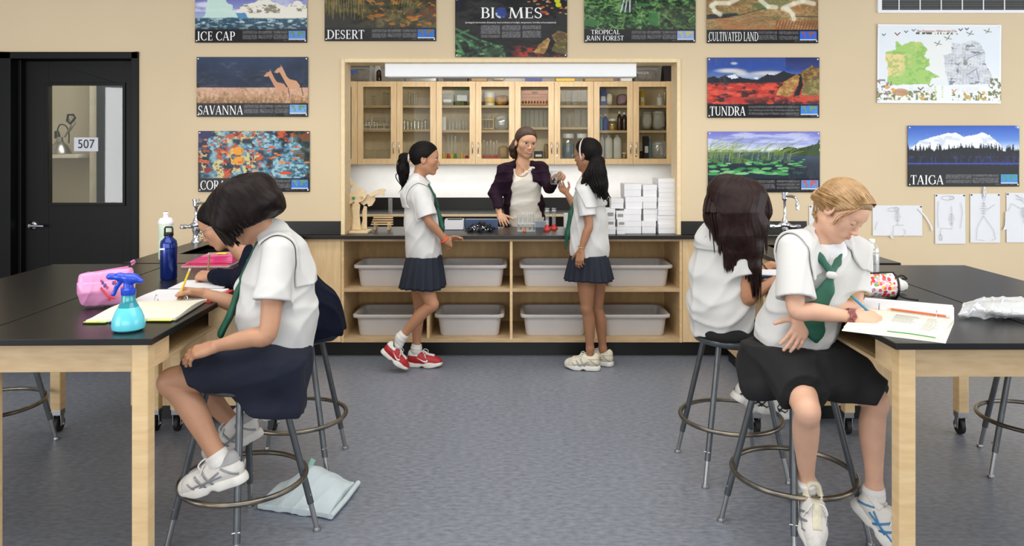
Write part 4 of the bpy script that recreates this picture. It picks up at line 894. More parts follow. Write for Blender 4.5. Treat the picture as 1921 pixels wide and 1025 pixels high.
drawing(1754, 364.5, 1811, 457.5, [loop(zx(1265), zy(98), 12, 4), loop(zx(1300), zy(97), 4, 3), q_((1185, 125), (1175, 250), (1185, 350)), q_((1375, 140), (1390, 230), (1372, 360)), q_((1297, 170), (1300, 240))]+ribs(zx(1297), zy(280), 13, 16)+[q_((1300, 320), (1300, 365), (1205, 355), (1200, 420), (1215, 460)), loop(zx(1203), zy(435), 3, 6)], [], 'tall skeleton drawing with seated figure, under the word TAIGA')
drawing(1820, 363.5, 1876, 455.5, [q_((1575, 20), (1590, 60), (1580, 105), (1565, 60), (1575, 20)), loop(zx(1577), zy(75), 2.5, 4), q_((1575, 110), (1570, 150))]+ribs(zx(1572), zy(190), 14, 18)+[q_((1600, 200), (1665, 153)), q_((1570, 250), (1515, 350), (1508, 455), (1575, 462)), q_((1570, 250), (1655, 370), (1672, 450), (1635, 462))], [q_((1562, 60), (1572, 2), (1582, 0), (1594, 50), (1592, 105), (1566, 105))], 'skeleton drawing with long skull above its sheet and legs apart')
drawing(1888, 362, 1958, 455, [q_((1845, 70), (1921, 110), (1905, 125), (1845, 70)), q_((1845, 105), (1900, 120), (1921, 150)), q_((1780, 210), (1810, 145), (1890, 190))]+ribs(zx(1908), zy(220), 12, 14)+[q_((1910, 260), (1915, 320))], [q_((1757, 215), (1770, 210), (1777, 320), (1774, 365), (1735, 375), (1752, 330))], 'skeleton drawing cut by the right edge of photo')
# ------------------------------------------------------------------ prep room: wall cupboards with glass doors
UY = 7.5; UD = 0.34; U5 = lambda a: 630+a/2.927; V5 = lambda b: 100+b/2.927; U6 = lambda a: 950+a/2.929
uz0, uz1 = Z(308.5, UY), Z(152.5, UY)
dw = 73.9
PAIRS = [(670.3, 'first'), (818.1, 'second'), (965.9, 'third'), (1113.7, 'fourth')]
SHY = {'first': (200, 245), 'second': (200, 246.5), 'third': (200, 241), 'fourth': (200, 247)}
mat('cab_inner', (234, 214, 178), 0.6, nscale=5, stretch=(5, 2, 1), col2=(242, 226, 194))
def cabinet(px0, ndoor, shelves, label, handles=True, px1=None):
    x0 = X(px0, UY); x1 = X(px1 or px0+ndoor*dw, UY); t = 0.018
    o = wthing('wall_cabinet', label, 'cabinet', ((x0+x1)/2, UY+UD/2, uz0), 'glass fronted maple wall cabinets')
    for a in (x0, x1-t): MB().box(a+0.0008, a+t-0.0008, UY+0.022, UY+UD, uz0, uz1).build('side_panel', 'cab_inner', o)
    MB().box(x0+t, x1-t, UY+0.022, UY+UD, uz1-t, uz1).build('top_panel', 'cab_inner', o); MB().box(x0+t, x1-t, UY+0.022, UY+UD, uz0, uz0+t).build('bottom_panel', 'cab_inner', o)
    MB().box(x0+t, x1-t, UY+UD-0.012, UY+UD, uz0+t, uz1-t).build('back_panel', 'cab_inner', o)
    for py in shelves: MB().box(x0+t, x1-t, UY+0.03, UY+UD-0.012, Z(py, UY+.03)-0.012, Z(py, UY+.03)+0.012).build('shelf', 'maple_h', o)
    for i in range(ndoor):
        a = x0+(x1-x0)*i/ndoor+0.0015; b = x0+(x1-x0)*(i+1)/ndoor-0.0015; s = 0.056
        mb = MB(); mb.box(a, a+s, UY, UY+0.02, uz0, uz1-0.002); mb.box(b-s, b, UY, UY+0.02, uz0, uz1-0.002); mb.box(a+s, b-s, UY, UY+0.02, uz0, uz0+s); mb.box(a+s, b-s, UY, UY+0.02, uz1-s, uz1-0.002)
        d = mb.build('door', 'cab_maple', o, bevel=0.0015)
        MB().box(a+s, b-s, UY+0.008, UY+0.012, uz0+s, uz1-s).build('glass_pane', 'pane', d)
        if handles:
            hx = (b-0.027) if i == 0 else (a+0.027); hz0_, hz1_ = Z(288, UY), Z(267, UY)
            MB().tube(bez((hx, UY, hz0_), (hx, UY-0.045, hz0_-0.002), (hx, UY-0.045, hz1_+0.002), (hx, UY, hz1_), 10), 0.0055, 10).build('handle', 'chrome', d, smooth=True)
            if i == 1: MB().lathe([(0.008, 0), (0.008, 0.003), (0, 0.0035)], (hx, UY, Z(293, UY)), 14, (0, -1, 0)).build('lock', 'chrome', d)
    return o
cabinet(596.4, 1, (200, 246), 'narrowly visible glass fronted maple cabinet at the left jamb of opening', False)
for px, nm in PAIRS:
    cabinet(px, 2, SHY[nm], {'first': 'glass fronted maple cabinet of sparse beakers, nearest the left jamb with both doors seen', 'second': 'glass fronted maple cabinet holding coloured-base cylinders and a white tub',
                             'third': 'glass fronted maple cabinet with orange basket and stacked cups, behind the teacher', 'fourth': 'glass fronted maple cabinet of bottles and jugs, nearest right jamb'}[nm])
tag(box('filler_panel', X(1262, UY), X(1272, UY), UY+0.004, UY+0.1, uz0, uz1, 'cab_maple', bevel=0.001), 'narrow maple filler strip right of the last wall cabinet', 'panel')
# back counter of the prep room
bc = wthing('back_counter', 'dark counter along the prep room back wall under the cabinets', 'counter', (0, 7.5, 0))
MB().box(-2.19, 2.19, 7.18, 7.84, CT-0.03, CT).build('counter_slab', 'black_epoxy', bc, bevel=0.002)
MB().box(-2.19, 2.19, 7.82, 7.855, CT+0.001, Z(371, 7.82)).build('upstand', 'black_epoxy', bc)
MB().box(-2.19, 2.19, 7.17, 7.185, Z(406.5, 7.17), Z(402.5, 7.17)).build('edge_strip', 'maple_edge', bc)
MB().box(-2.19, 2.19, 7.25, 7.8, 0.0, CT-0.031).build('dark_cupboards', 'black_base', bc)

# ------------------------------------------------------------------ small glass and plastic ware
mat('cream_box', (226, 214, 190), 0.6); mat('blue_plastic', (30, 60, 150), 0.35); mat('yellow_plastic', (228, 190, 50), 0.4); mat('green_plastic', (60, 140, 70), 0.4); mat('red_plastic', (196, 36, 34), 0.4)
mat('orange_basket', (222, 150, 104), 0.5); mat('green_card', (70, 92, 62), 0.6, col2=(120, 132, 70), nscale=18); mat('grey_card', (150, 148, 142), 0.6); mat('brown_glass', (58, 36, 24), 0.15); mat('jug_plastic', (226, 224, 216), 0.45)
mat('sand_basket', (190, 160, 112), 0.6); mat('dark_fabric', (44, 40, 44), 0.8); mat('purple_fabric', (150, 120, 130), 0.8); mat('light_blue', (120, 178, 206), 0.4); mat('pale_bag', (222, 216, 206), 0.7, bump=0.4, bscale=30)
mat('flower_bag', (214, 160, 40), 0.5, col2=(96, 50, 40), nscale=20); mat('yellow_food', (206, 168, 60), 0.5, col2=(150, 110, 40), nscale=40); mat('bluish_liquid', (120, 138, 146), 0.2); mat('pot_brown', (170, 140, 96), 0.5)
mat('water_white', (228, 232, 232), 0.3)
ID = 7.66
def rect(x0, y0, x1, y1, d): return X(x0, d), X(x1, d), Z(y1, d), Z(y0, d)
def glassware(kind, r, label, d=ID, col=None, group=None, rims=0):
    """small vessels: beaker, cylinder with foot, bottle, jar, tub, jug ... inside the pixel box r"""
    x0, x1, z0, z1 = rect(*r, d); c = Vector(((x0+x1)/2, d, z0)); R = (x1-x0)/2; h = z1-z0
    if kind == 'beaker':
        o = wthing('glass_beaker', label, 'beaker', c, group); MB().lathe([(R*.9, 0), (R, h*.06), (R, h*.92), (R*1.08, h)], c, 16).build('beaker_body', 'glass', o, smooth=True)
        MB().lathe([(R*1.0, h*.97), (R*1.1, h), (R*1.0, h*1.01)], c, 16).build('rim', 'cup_plastic', o, smooth=True)
    elif kind == 'cylinder':
        o = wthing('measuring_cylinder', label, 'measuring cylinder', c, group); MB().lathe([(R*.62, h*.06), (R*.62, h*.97), (R*.75, h)], c, 14).build('tube', 'cup_plastic', o, smooth=True)
        MB().lathe([(R, 0), (R, h*.05), (R*.9, h*.1), (R*.66, h*.15), (R*.66, h*.2)], c, 14).build('foot', col or 'glass', o, smooth=True)
    elif kind == 'bottle':
        o = wthing('bottle', label, 'bottle', c, group); MB().lathe([(R*.95, 0), (R, h*.04), (R, h*.68), (R*.8, h*.78), (R*.4, h*.84), (R*.4, h*.9)], c, 18).build('bottle_body', col, o, smooth=True)
        MB().lathe([(R*.46, h*.88), (R*.46, h), (0, h)], c, 16).build('cap', 'white_plastic', o, smooth=True)
    elif kind == 'jug':
        o = wthing('plastic_jug', label, 'jug', c, group); MB().lathe([(R*.92, 0), (R, h*.03), (R, h*.78), (R*.75, h*.88), (R*.38, h*.92), (R*.38, h*.94)], c, 20, sq=4).build('jug_body', 'jug_plastic', o, smooth=True)
        MB().lathe([(R*.44, h*.93), (R*.44, h), (0, h)], c, 16).build('cap', 'white_plastic', o, smooth=True)
    elif kind == 'jar':
        o = wthing('jar', label, 'jar', c, group); MB().lathe([(R*.96, 0), (R, h*.04), (R, h*.76), (R*.86, h*.84)], c, 20).build('jar_body', 'glass', o, smooth=True)
        if col: MB().lathe([(R*.9, 0.004), (R*.93, h*.04), (R*.93, h*.62), (0, h*.62)], c, 20).build('contents', col, o, smooth=True)
        MB().lathe([(R*.92, h*.82), (R*.92, h), (0, h)], c, 20).build('lid', 'white_plastic', o, smooth=True)
    elif kind == 'tub':
        o = wthing('tub', label, 'tub', c, group); MB().lathe([(R*.92, 0), (R, h*.9), (R*.95, h*.92)], c, 22).build('tub_body', 'white_plastic', o, smooth=True)
        MB().lathe([(R*.955, h*.18), (R*.985, h*.62)], c, 22).build('label_band', col or 'yellow_plastic', o, smooth=True); MB().lathe([(R*1.03, h*.88), (R*1.03, h*.99), (R*.9, h), (0, h)], c, 22).build('lid', 'white_plastic', o, smooth=True)
    elif kind == 'box':
        o = wthing('carton', label, 'carton', c, group); MB().box(x0, x1, d-0.05, d+0.05, z0, z1).build('carton_body', col, o, bevel=0.002)
        MB().box(x0+R*.3, x1-R*.3, d-0.0515, d-0.0505, z0+h*.25, z0+h*.55).build('carton_label', 'white_card', o)
    elif kind == 'cups':
        o = wthing('cup_stack', label, 'cup stack', c, group); mb = MB(); n = rims or max(4, int(h/0.016)); pr = []
        for k in range(n): pr += [(R*.88, h*k/n), (R*.98, h*(k+.8)/n), (R*1.03, h*(k+.9)/n), (R*.9, h*(k+.98)/n)]
        mb.lathe(pr, c, 16); mb.build('cups', 'cup_plastic', o, smooth=True, auto=25)
    return o
S1a, S2a, S3a = 198.2, 243, 297.2
def g5(a, b, e, f): return (U5(a), V5(b), U5(e), V5(f))
def g6(a, b, e, f): return (U6(a), V5(b), U6(e), V5(f))
fi = 'first cabinet from the left jamb'
for k, (a, e, b) in enumerate(((196, 218, 235), (259, 277, 218), (279, 297, 222))): glassware('beaker', g5(a, b, e, 287), ['short glass beaker alone on the top shelf of leftmost full cabinet', 'tall glass beaker on top shelf, left one of a close pair', 'tall glass beaker on top shelf, right one of a close pair'][k])
o = wthing('wire_caddy', 'white wire caddy with tall handle on middle shelf of leftmost full cabinet', 'caddy', P(U5(225), V5(421), ID)); mb = MB(); q = lambda a, b, dd=0: P(U5(a), V5(b), ID-0.06+dd)
for dd in (0, 0.12): mb.tube([q(153, 394, dd), q(300, 394, dd)], 0.004, 6); mb.tube([q(153, 416, dd), q(300, 416, dd)], 0.004, 6)
for a in (153, 190, 228, 264, 300): mb.tube([q(a, 394), q(a, 416)], 0.004, 6)
for a in (153, 300): mb.tube([q(a, 394), q(a, 394, .12)], 0.004, 6)
mb.build('wire_frame', 'white_plastic', o, smooth=True); MB().tube([q(196, 394, .06), q(196, 352, .06), q(204, 347, .06), q(274, 347, .06), q(281, 352, .06), q(281, 394, .06)], 0.005, 8).build('handle', 'white_plastic', o, smooth=True)
for k, a in enumerate((160, 177, 206, 222, 258, 275)): glassware('beaker', g5(a, 374, a+14, 420), 'small glass vial in the white wire caddy, %s' % ORD[k], d=ID+0.01)
for k, a in enumerate((156, 176, 196, 218, 238, 258, 280)): glassware('beaker', g5(a, 530+3*(k % 2), a+17, 577), 'small glass beaker on the bottom shelf behind first glass door, %s' % ORD[k])
for k, a in enumerate((397, 411, 425, 438)): glassware('beaker', g5(a, 218+3*(k % 3), a+12, 287), 'slim tall beaker on top shelf behind second glass door, %s' % ORD[k])
for k, a in enumerate((369, 388, 407, 426, 446, 465, 483)): glassware('beaker', g5(a, 366+4*(k % 3), a+17, 424), 'glass beaker in the row on middle shelf behind second glass door, %s' % ORD[k])
glassware('jar', g5(425, 492, 447, 577), 'jar with yellow contents low behind second glass door, above ponytailed girl', col='yellow_plastic')
glassware('box', g5(584, 229, 647, 287), 'grey carton on top shelf behind third glass door', col='grey_card')
glassware('box', g5(656, 186, 734, 287), 'dark green carton with pale print, top shelf behind third glass door', col='green_card', d=7.7)
glassware('bottle', g5(704, 260, 719, 287), 'tiny dark bottle in front of green carton', col='brown_glass', d=7.6)
glassware('box', g5(586, 351, 607, 424), 'slim white carton on middle shelf behind third glass door', col='white_card')
for k, a in enumerate((617, 634, 655, 672, 690, 708)): glassware('cylinder', g5(a, 340+5*(k % 2), a+18, 424), 'clear measuring cylinder on middle shelf behind third glass door, %s' % ORD[k])
for k, (a, c_, nm) in enumerate(((585, 'yellow_plastic', 'yellow'), (609, 'red_plastic', 'red'), (628, 'yellow_plastic', 'yellow'), (648, 'green_plastic', 'green'), (682, 'yellow_plastic', 'yellow'))):
    glassware('cylinder', g5(a, 446, a+17, 577), 'tall clear cylinder with %s foot on the bottom shelf, %s of five' % (nm, ORD[k]), col=c_)
glassware('cylinder', g5(708, 500, 730, 577), 'short cylinder with red foot at right end of the coloured-foot row', col='red_plastic')
glassware('tub', g5(815, 215, 875, 288), 'white tub with yellow label band on top shelf of second cabinet')
def sack(r, label, m, d=ID, name='bag', cat='bag', seed=1, mm=None):
    x0, x1, z0, z1 = rect(*r, d); rs = random.Random(seed); o = wthing(name, label, cat, ((x0+x1)/2, d, z0)); mb = MB(); c = Vector(((x0+x1)/2, d, (z0+z1)/2))
    mb.sphere((0, 0, 0), 1.0, 18); R, h = (x1-x0)/2, (z1-z0)/2; vs = []
    for q in mb.v:
        q = Vector(q); n = 1+0.10*math.sin(q.x*5+seed)*math.cos(q.z*6+seed*2)+0.06*math.sin(q.z*13+q.x*9)
        p = lambda t: math.copysign(abs(t)**0.6, t)
        vs.append(c+Vector((p(q.x)*R*min(1, n), p(q.y)*0.09*n, max(-h, p(q.z)*h*(0.85+.15*n)))))
    mb.v = vs; mb.build('bag_body', m, o, smooth=True); return o
sack(g5(876, 232, 950, 288), 'yellow and brown flowered bag beside the white tub', 'flower_bag', seed=2)
o = wthing('tube_rack', 'wooden test tube rack on middle shelf behind fourth glass door', 'rack', P(U5(833), V5(424), ID)); mb = MB()
for b in (365, 414):
    a0, a1 = P(U5(800), V5(b), ID), P(U5(866), V5(b), ID); mb.box(a0.x, a1.x, ID-0.04, ID+0.04, a0.z-0.005, a0.z+0.005)
for a in (800, 866): mb.box(X(U5(a), ID)-0.004, X(U5(a), ID)+0.004, ID-0.04, ID+0.04, Z(V5(424), ID), Z(V5(350), ID))
mb.build('rack_frame', 'maple', o, bevel=0.001)
for k in range(4):
    c = P(U5(808+17*k), V5(412), ID); R = 0.012; tag(MB().lathe([(0, 0), (R*.7, 0.005), (R, 0.014), (R, 0.14), (R*1.15, 0.145)], c, 12).build('test_tube', 'cup_plastic', None, smooth=True), 'clear test tube in the wooden rack behind fourth glass door, %s' % ORD[k], 'test tube')
sack(g5(872, 335, 950, 425), 'clear crumpled plastic bag on the middle shelf behind fourth glass door', 'bag_plastic', seed=5)
for k, a in enumerate((806, 824, 842, 860, 876)): glassware('cylinder', g5(a, 476+8*(k % 2), a+15, 577), 'clear cylinder with red foot on bottom shelf behind fourth glass door, %s' % ORD[k], col='red_plastic')
sack(g5(893, 508, 948, 578), 'round tan basket on the bottom shelf left of teacher', 'sand_basket', seed=3, name='basket', cat='basket', d=7.72)
# orange basket of open weave
x0, x1, z0, z1 = rect(*g6(79, 208, 230, 288), ID); o = wthing('plastic_basket', 'orange open weave basket on the top shelf behind the teacher', 'basket', ((x0+x1)/2, ID, z0)); mb = MB()
n = 9
for yy in (ID-0.09, ID+0.085):
    for zz, th in ((z0, .016), (z0+(z1-z0)*.36, .014), (z0+(z1-z0)*.6, .014), (z1-.035, .035)): mb.box(x0, x1, yy, yy+.005, zz, zz+th)
    for k in range(n+1):
        xx = x0+(x1-x0-.012)*k/n; mb.box(xx, xx+.012, yy+.0003, yy+.0047, z0, z1)
for xx in (x0, x1-.005): mb.box(xx, xx+.005, ID-.09, ID+.09, z0, z1)
mb.box(x0, x1, ID-.09, ID+.09, z0, z0+.004); mb.build('basket_body', 'orange_basket', o); MB().box((x0+x1)/2-.03, (x0+x1)/2+.03, ID-.094, ID-.0905, z1-.03, z1-.012).build('grip', 'black_plastic', o)
for k, a in enumerate((79, 104, 129, 154, 179, 204)): glassware('cups', g6(a, 309+2*(k % 2), a+23, 407), 'clear dish stack under the orange basket, %s of six' % ORD[k], group='clear dish stacks')
glassware('box', g6(152, 537, 200, 578), 'low dark carton on bottom shelf right of teacher', col='dark_fabric')
sack(g6(205, 497, 232, 577), 'round brown pot at the bottom right behind fifth glass door', 'pot_brown', seed=4, name='pot', cat='pot', d=7.74)
for k, (a, e, b) in enumerate(((297, 303, 205), (325, 355, 202), (358, 394, 205), (404, 440, 200))): glassware('cups', g6(a, b, e, 288), 'clear cup stack on top shelf behind sixth glass door, %s of four' % ORD[k])
for k, (a, e, b) in enumerate(((299, 330, 310), (333, 360, 340), (371, 408, 306), (411, 446, 306))): glassware('cups', g6(a, b, e, 407), 'clear cup stack on middle shelf behind sixth glass door, %s of four' % ORD[k])
glassware('jar', g6(305, 442, 374, 577), 'large glass jar of bluish liquid above the headband girl, left one', col='bluish_liquid'); glassware('jar', g6(384, 442, 448, 577), 'large glass jar of bluish liquid above the headband girl, right one', col='bluish_liquid')
glassware('box', g6(513, 196, 545, 288), 'blue carton on the top shelf behind seventh glass door', col='blue_plastic')
sack(g6(546, 217, 582, 288), 'beige paper bag beside the blue carton', 'cream_box', seed=6); sack(g6(606, 225, 662, 288), 'pinkish fabric bag on top shelf behind seventh glass door', 'purple_fabric', seed=7)
glassware('bottle', g6(511, 337, 529, 425), 'light blue bottle at left on middle shelf behind seventh glass door', col='light_blue'); glassware('bottle', g6(530, 335, 558, 425), 'dark blue bottle with white cap on middle shelf', col='blue_plastic')
glassware('jar', g6(560, 360, 606, 425), 'white lidded jar with yellow contents on middle shelf', col='yellow_food'); glassware('bottle', g6(609, 320, 634, 425), 'brown bottle beside the yellow jar, left of two', col='brown_glass'); glassware('bottle', g6(634, 324, 662, 425), 'brown bottle at right end of middle shelf behind seventh glass door', col='brown_glass')
for k, (a, e) in enumerate(((511, 537), (540, 583), (587, 631))): glassware('jug', g6(a, 450, e, 577), 'white plastic jug on the bottom shelf behind seventh glass door, %s of three' % ORD[k])
glassware('jar', g6(634, 546, 662, 577), 'small jar of yellow contents right of the white jugs', col='yellow_food')
glassware('box', g6(731, 208, 755, 288), 'slim yellow carton on the top shelf behind last glass door', col='yellow_plastic'); glassware('bottle', g6(826, 224, 858, 288), 'white bottle on the top shelf behind last glass door', col='jug_plastic'); glassware('beaker', g6(860, 212, 882, 288), 'clear beaker at right end of top shelf behind last glass door')
x0, x1, z0, z1 = rect(*g6(731, 331, 874, 424), ID); o = wthing('clear_bin', 'clear plastic bin of white cloth behind the last glass door', 'bin', ((x0+x1)/2, ID, z0)); mb = MB()
mb.box(x0, x1, ID-.1, ID-.097, z0, z1); mb.box(x0, x1, ID+.097, ID+.1, z0, z1); mb.box(x0, x0+.003, ID-.097, ID+.097, z0, z1); mb.box(x1-.003, x1, ID-.097, ID+.097, z0, z1); mb.box(x0, x1, ID-.1, ID+.1, z0, z0+.003); mb.box(x0-.003, x1+.003, ID-.104, ID-.1, z1-.008, z1); mb.build('bin_shell', 'glass', o)
sack(g6(737, 320, 796, 420), 'white crumpled cloth at left in the clear bin', 'pale_bag', seed=8, name='cloth', cat='cloth'); sack(g6(800, 316, 868, 421), 'white crumpled cloth at right in the clear bin', 'pale_bag', seed=9, name='cloth', cat='cloth')
glassware('box', g6(752, 456, 778, 577), 'slim purple carton on bottom shelf behind last glass door', col='dark_fabric'); glassware('bottle', g6(776, 453, 794, 577), 'blue white-labelled bottle on bottom shelf behind last glass door', col='light_blue')
sack(g6(800, 480, 880, 577), 'clear crinkled plastic bag on bottom shelf behind last glass door', 'bag_plastic', seed=10); glassware('bottle', g6(732, 530, 750, 577), 'small brown bottle at the bottom left behind last glass door', col='brown_glass')
# storage bins on top of the cupboards
def bin_(px0, px1, py0, label, m, lid=None, d=7.62, py1=152):
    x0, x1, z1 = X(px0, d), X(px1, d), Z(py0, d); z0 = uz1+0.001; h = z1-z0
    o = wthing('storage_bin', label, 'storage bin', ((x0+x1)/2, d, z0)); t = 0.012
    mb = MB()
    mb.add([(x0+t, d-.13+t, z0), (x1-t, d-.13+t, z0), (x1-t, d+.13-t, z0), (x0+t, d+.13-t, z0), (x0, d-.13, z1), (x1, d-.13, z1), (x1, d+.13, z1), (x0, d+.13, z1)], [(0, 1, 2, 3), (0, 4, 5, 1), (1, 5, 6, 2), (2, 6, 7, 3), (3, 7, 4, 0)]); mb.build('bin_shell', m, o)
    MB().box(x0-.004, x1+.004, d-.135, d+.135, z1+.0005, z1+.014).build('lid', lid or m, o, bevel=0.003)
    return o
mat('dark_bin', (40, 38, 42), 0.4); mat('grey_stuff', (120, 112, 104), 0.7, col2=(176, 168, 156), nscale=30)
b1 = bin_(648, 699, 124, 'clear storage bin with blue tape on top of cabinets at far left', 'bin_plastic', 'grey_card')
box('tape', X(652, 7.48), X(671, 7.48), 7.483, 7.486, Z(137, 7.48), Z(132.5, 7.48), mat('blue_tape', (52, 98, 190), 0.5), b1)
sack((655, 130, 696, 152), 'grey tangle of tubing inside the taped clear bin', 'grey_stuff', d=7.63, seed=11, name='tubing', cat='tubing')
glassware('bottle', (706, 128, 716, 152), 'dark bottle on cabinets left of the white housing', d=7.6, col='brown_glass')
bin_(718, 760, 128, 'clear storage bin behind the left end of white housing', 'bin_plastic'); bin_(768, 822, 128, 'clear bin with pale lid, second behind white housing', 'bin_plastic', 'grey_card'); bin_(832, 880, 130, 'dark storage bin behind white housing, left of teacher', 'dark_bin')
sack((922, 136, 948, 152), 'small pale bag on cabinets above teacher', 'pale_bag', seed=12); bin_(884, 916, 130, 'brown storage bin behind the middle of white housing', 'pot_brown'); bin_(984, 1018, 130, 'blue storage bin behind the white housing above teacher', 'blue_plastic'); bin_(1040, 1078, 130, 'yellow storage bin behind white housing, above headband girl', 'yellow_plastic'); bin_(1094, 1150, 130, 'tan storage bin behind right part of white housing', 'sand_basket')
bin_(1160, 1184, 130, 'white storage bin behind the right end of white housing', 'white_plastic')
b2 = bin_(1188, 1237, 125, 'grey tinted storage bin with white lettering at far right', 'bin_plastic', 'dark_bin'); sack((1193, 132, 1232, 152), 'grey and white contents inside the lettered bin', 'grey_stuff', d=7.64, seed=13, name='sack', cat='sack'); text_obj('lettering', 'FREEZER', 0.035, (X(1205, 7.48), 7.484, Z(137, 7.48)), 'plate_grey', b2)
bin_(1240, 1270, 128, 'black storage bin at the right jamb on top of cabinets', 'dark_bin')

# ------------------------------------------------------------------ things on the pass-through counter and behind it
K = CT+0.0006
def wbox(name, px0, px1, py0, py1, d, dep, m, label, cat, group=None, rz=0.0, part=None):
    x0, x1, z0, z1 = rect(px0, py0, px1, py1, d)
    o = thing(name, label, cat, ((x0+x1)/2, d+dep/2, z0), rz, group); MB().box(-(x1-x0)/2, (x1-x0)/2, -dep/2, dep/2, 0, z1-z0).build(part or 'body', m, o, bevel=0.0015); return o
# stacks of white boxes
mat('box_white', (236, 235, 236), 0.55, var=0.02); mat('box_shadow', (206, 206, 208), 0.6)
def carton(px0, px1, z0, h, d, dep, label, rz, lab=False):
    x0, x1 = X(px0, d), X(px1, d); w_ = x1-x0
    o = thing('white_box', label, 'box', ((x0+x1)/2, d+dep/2, z0), rz, 'white cardboard boxes on the counter')
    MB().box(-w_/2+.002, w_/2-.002, -dep/2+.002, dep/2-.002, 0, h-.001).build('box_base', 'box_white', o, bevel=0.001)
    MB().box(-w_/2, w_/2, -dep/2, dep/2, h*.55, h-.0005).build('lid', 'box_white', o, bevel=0.0015)
    if lab: MB().box(-w_*.3, w_*.3, -dep/2-.0012, -dep/2-.0002, h*.3, h*.65).build('box_label', 'grey_card', o)
rb = random.Random(4); BD = 5.62
POS = ['bottom', 'second from the bottom', 'third from the bottom', 'fourth from the bottom', 'fifth from the bottom', 'topmost']
def colstack(x0, x1, ys, nm, d, dep, lab=()):
    z = K; n = len(ys)
    for k, (ya, yb) in enumerate(ys):
        h = (yb-ya)/2.929/F*d; p = POS[k] if k < n-1 else 'topmost'
        dx = rb.uniform(-1, 1)*1.2
        carton(U6(x0)+dx, U6(x1)+dx, z, h, d+rb.uniform(-.008, .008), dep, 'white cardboard box, %s in the %s' % (p, nm), rb.uniform(-.03, .03), k in lab); z += h+0.0004
colstack(650, 745, [(925, 992), (855, 922), (787, 855), (716, 785)], 'left large stack', BD, 0.22)
colstack(748, 826, [(928, 995), (857, 925), (790, 855), (720, 785)], 'middle large stack', BD+.01, 0.22)
colstack(832, 938, [(945, 995), (893, 943), (842, 890), (790, 838), (738, 790), (686, 738)], 'flat stack by jamb', BD, 0.24)
colstack(551, 602, [(955, 996), (908, 950), (850, 905)], 'left stack of small boxes', 5.57, 0.16, (1, 2)); colstack(606, 654, [(955, 996), (910, 950), (862, 908)], 'right stack of small boxes', 5.57, 0.16, (1, 2))
h0 = K+3*0.0004+(0.1414+0.03)*0+sum((b-a)/2.929/F*5.57 for a, b in ((955, 996), (908, 950), (850, 905)))+0.001
carton(U6(577), U6(647), h0, (860-806)/2.929/F*5.57, 5.59, 0.15, 'white cardboard box lying across the two columns of small boxes', -0.05)
wbox('picture_card', 1154, 1169, 362, 373.5, 5.78, 0.012, mat('gold_card', (190, 140, 60), 0.6, col2=(90, 60, 40), nscale=40) and 'gold_card', 'small gold and brown card standing behind the small white boxes', 'card', part='card')['kind'] = 'thing'
bpy.data.objects['picture_card'].location.z = h0
# measuring cylinders with red feet
for k, (a, lab) in enumerate(((1026.5, 'clear measuring cylinder with red foot on counter, left of pair'), (1039, 'clear measuring cylinder with red foot on counter, right of pair'))):
    d = 5.84+.07*k; c = Vector((X(a, d), d, K)); o = wthing('measuring_cylinder', lab, 'measuring cylinder', c, 'red footed measuring cylinders'); h = Z(391, d)-K
    MB().lathe([(0.014, 0.02), (0.0145, h*.96), (0.019, h)], c, 18).build('tube', 'cup_plastic', o, smooth=True); mb = MB(); mb.lathe([(0.032, 0), (0.032, 0.006), (0.025, 0.016), (0.017, 0.03), (0.016, 0.04)], c, 6); mb.build('foot', 'red_plastic', o)
    MB().lathe([(0.0165, h*.86), (0.02, h*.87), (0.0165, h*.89)], c, 12).build('collar', 'water_white', o, smooth=True)
# clear rack with tubes
d = 5.78; c = P(987, 437, d); c.z = K; o = wthing('test_tube_rack', 'clear rack of glass tubes on the counter in front of teacher', 'test tube rack', c); wd = X(1002, d)-X(969, d); mb = MB()
for zz in (0.0, 0.055): mb.box(c.x-wd/2, c.x+wd/2, d-.035, d+.035, K+zz, K+zz+.004)
for sx in (-1, 1): mb.box(c.x+sx*wd/2-.002, c.x+sx*wd/2+.002, d-.035, d+.035, K, K+.075)
mb.build('rack_frame', 'cup_plastic', o)
for k, a in enumerate((973, 981, 989.5, 998)):
    q = Vector((X(a, d), d, K+.0045)); tag(MB().lathe([(0.0, 0), (.008, .003), (.012, .012), (.012, .125), (.015, .13), (.012, .132)], q, 14).build('glass_tube', 'cup_plastic', smooth=True), 'upright glass tube in the clear rack before teacher, %s of four' % ORD[k], 'test tube')
tag(MB().lathe([(0.0, 0), (.01, .001), (.012, .012), (.007, .022), (0, .024)], (X(984, 5.73), 5.73, K), 14).build('rubber_stopper', mat('orange_rubber', (222, 110, 50), 0.5), smooth=True), 'small orange stopper lying at the foot of clear rack', 'stopper')
# white open carton, loupes, blue tray, wooden stand, skull model
d = 5.86; o = wthing('open_box', 'white open box on the counter right of ponytailed girl', 'box', P(850, 436, d)); x0, x1 = X(834, d), X(869, d); z1 = Z(413, d); mb = MB()
mb.box(x0, x1, d, d+.004, K, z1); mb.box(x0, x1, d+.13, d+.134, K, z1); mb.box(x0, x0+.004, d+.004, d+.13, K, z1); mb.box(x1-.004, x1, d+.004, d+.13, K, z1); mb.box(x0, x1, d, d+.134, K, K+.003); mb.build('box_body', 'box_white', o)
wbox('pen_bundle', 840, 866, 412, 416, 5.9, .08, 'black_plastic', 'dark pens lying in the white open box', 'pens', part='pens').location.z = z1-.012
d = 5.76; c = P(901, 436, d); c.z = K; mb = MB(); rl = random.Random(3)
ob = wthing('hand_lens_pile', 'tangled pile of black hand lenses on the counter left of teacher', 'hand lens pile', c); ob['kind'] = 'stuff'
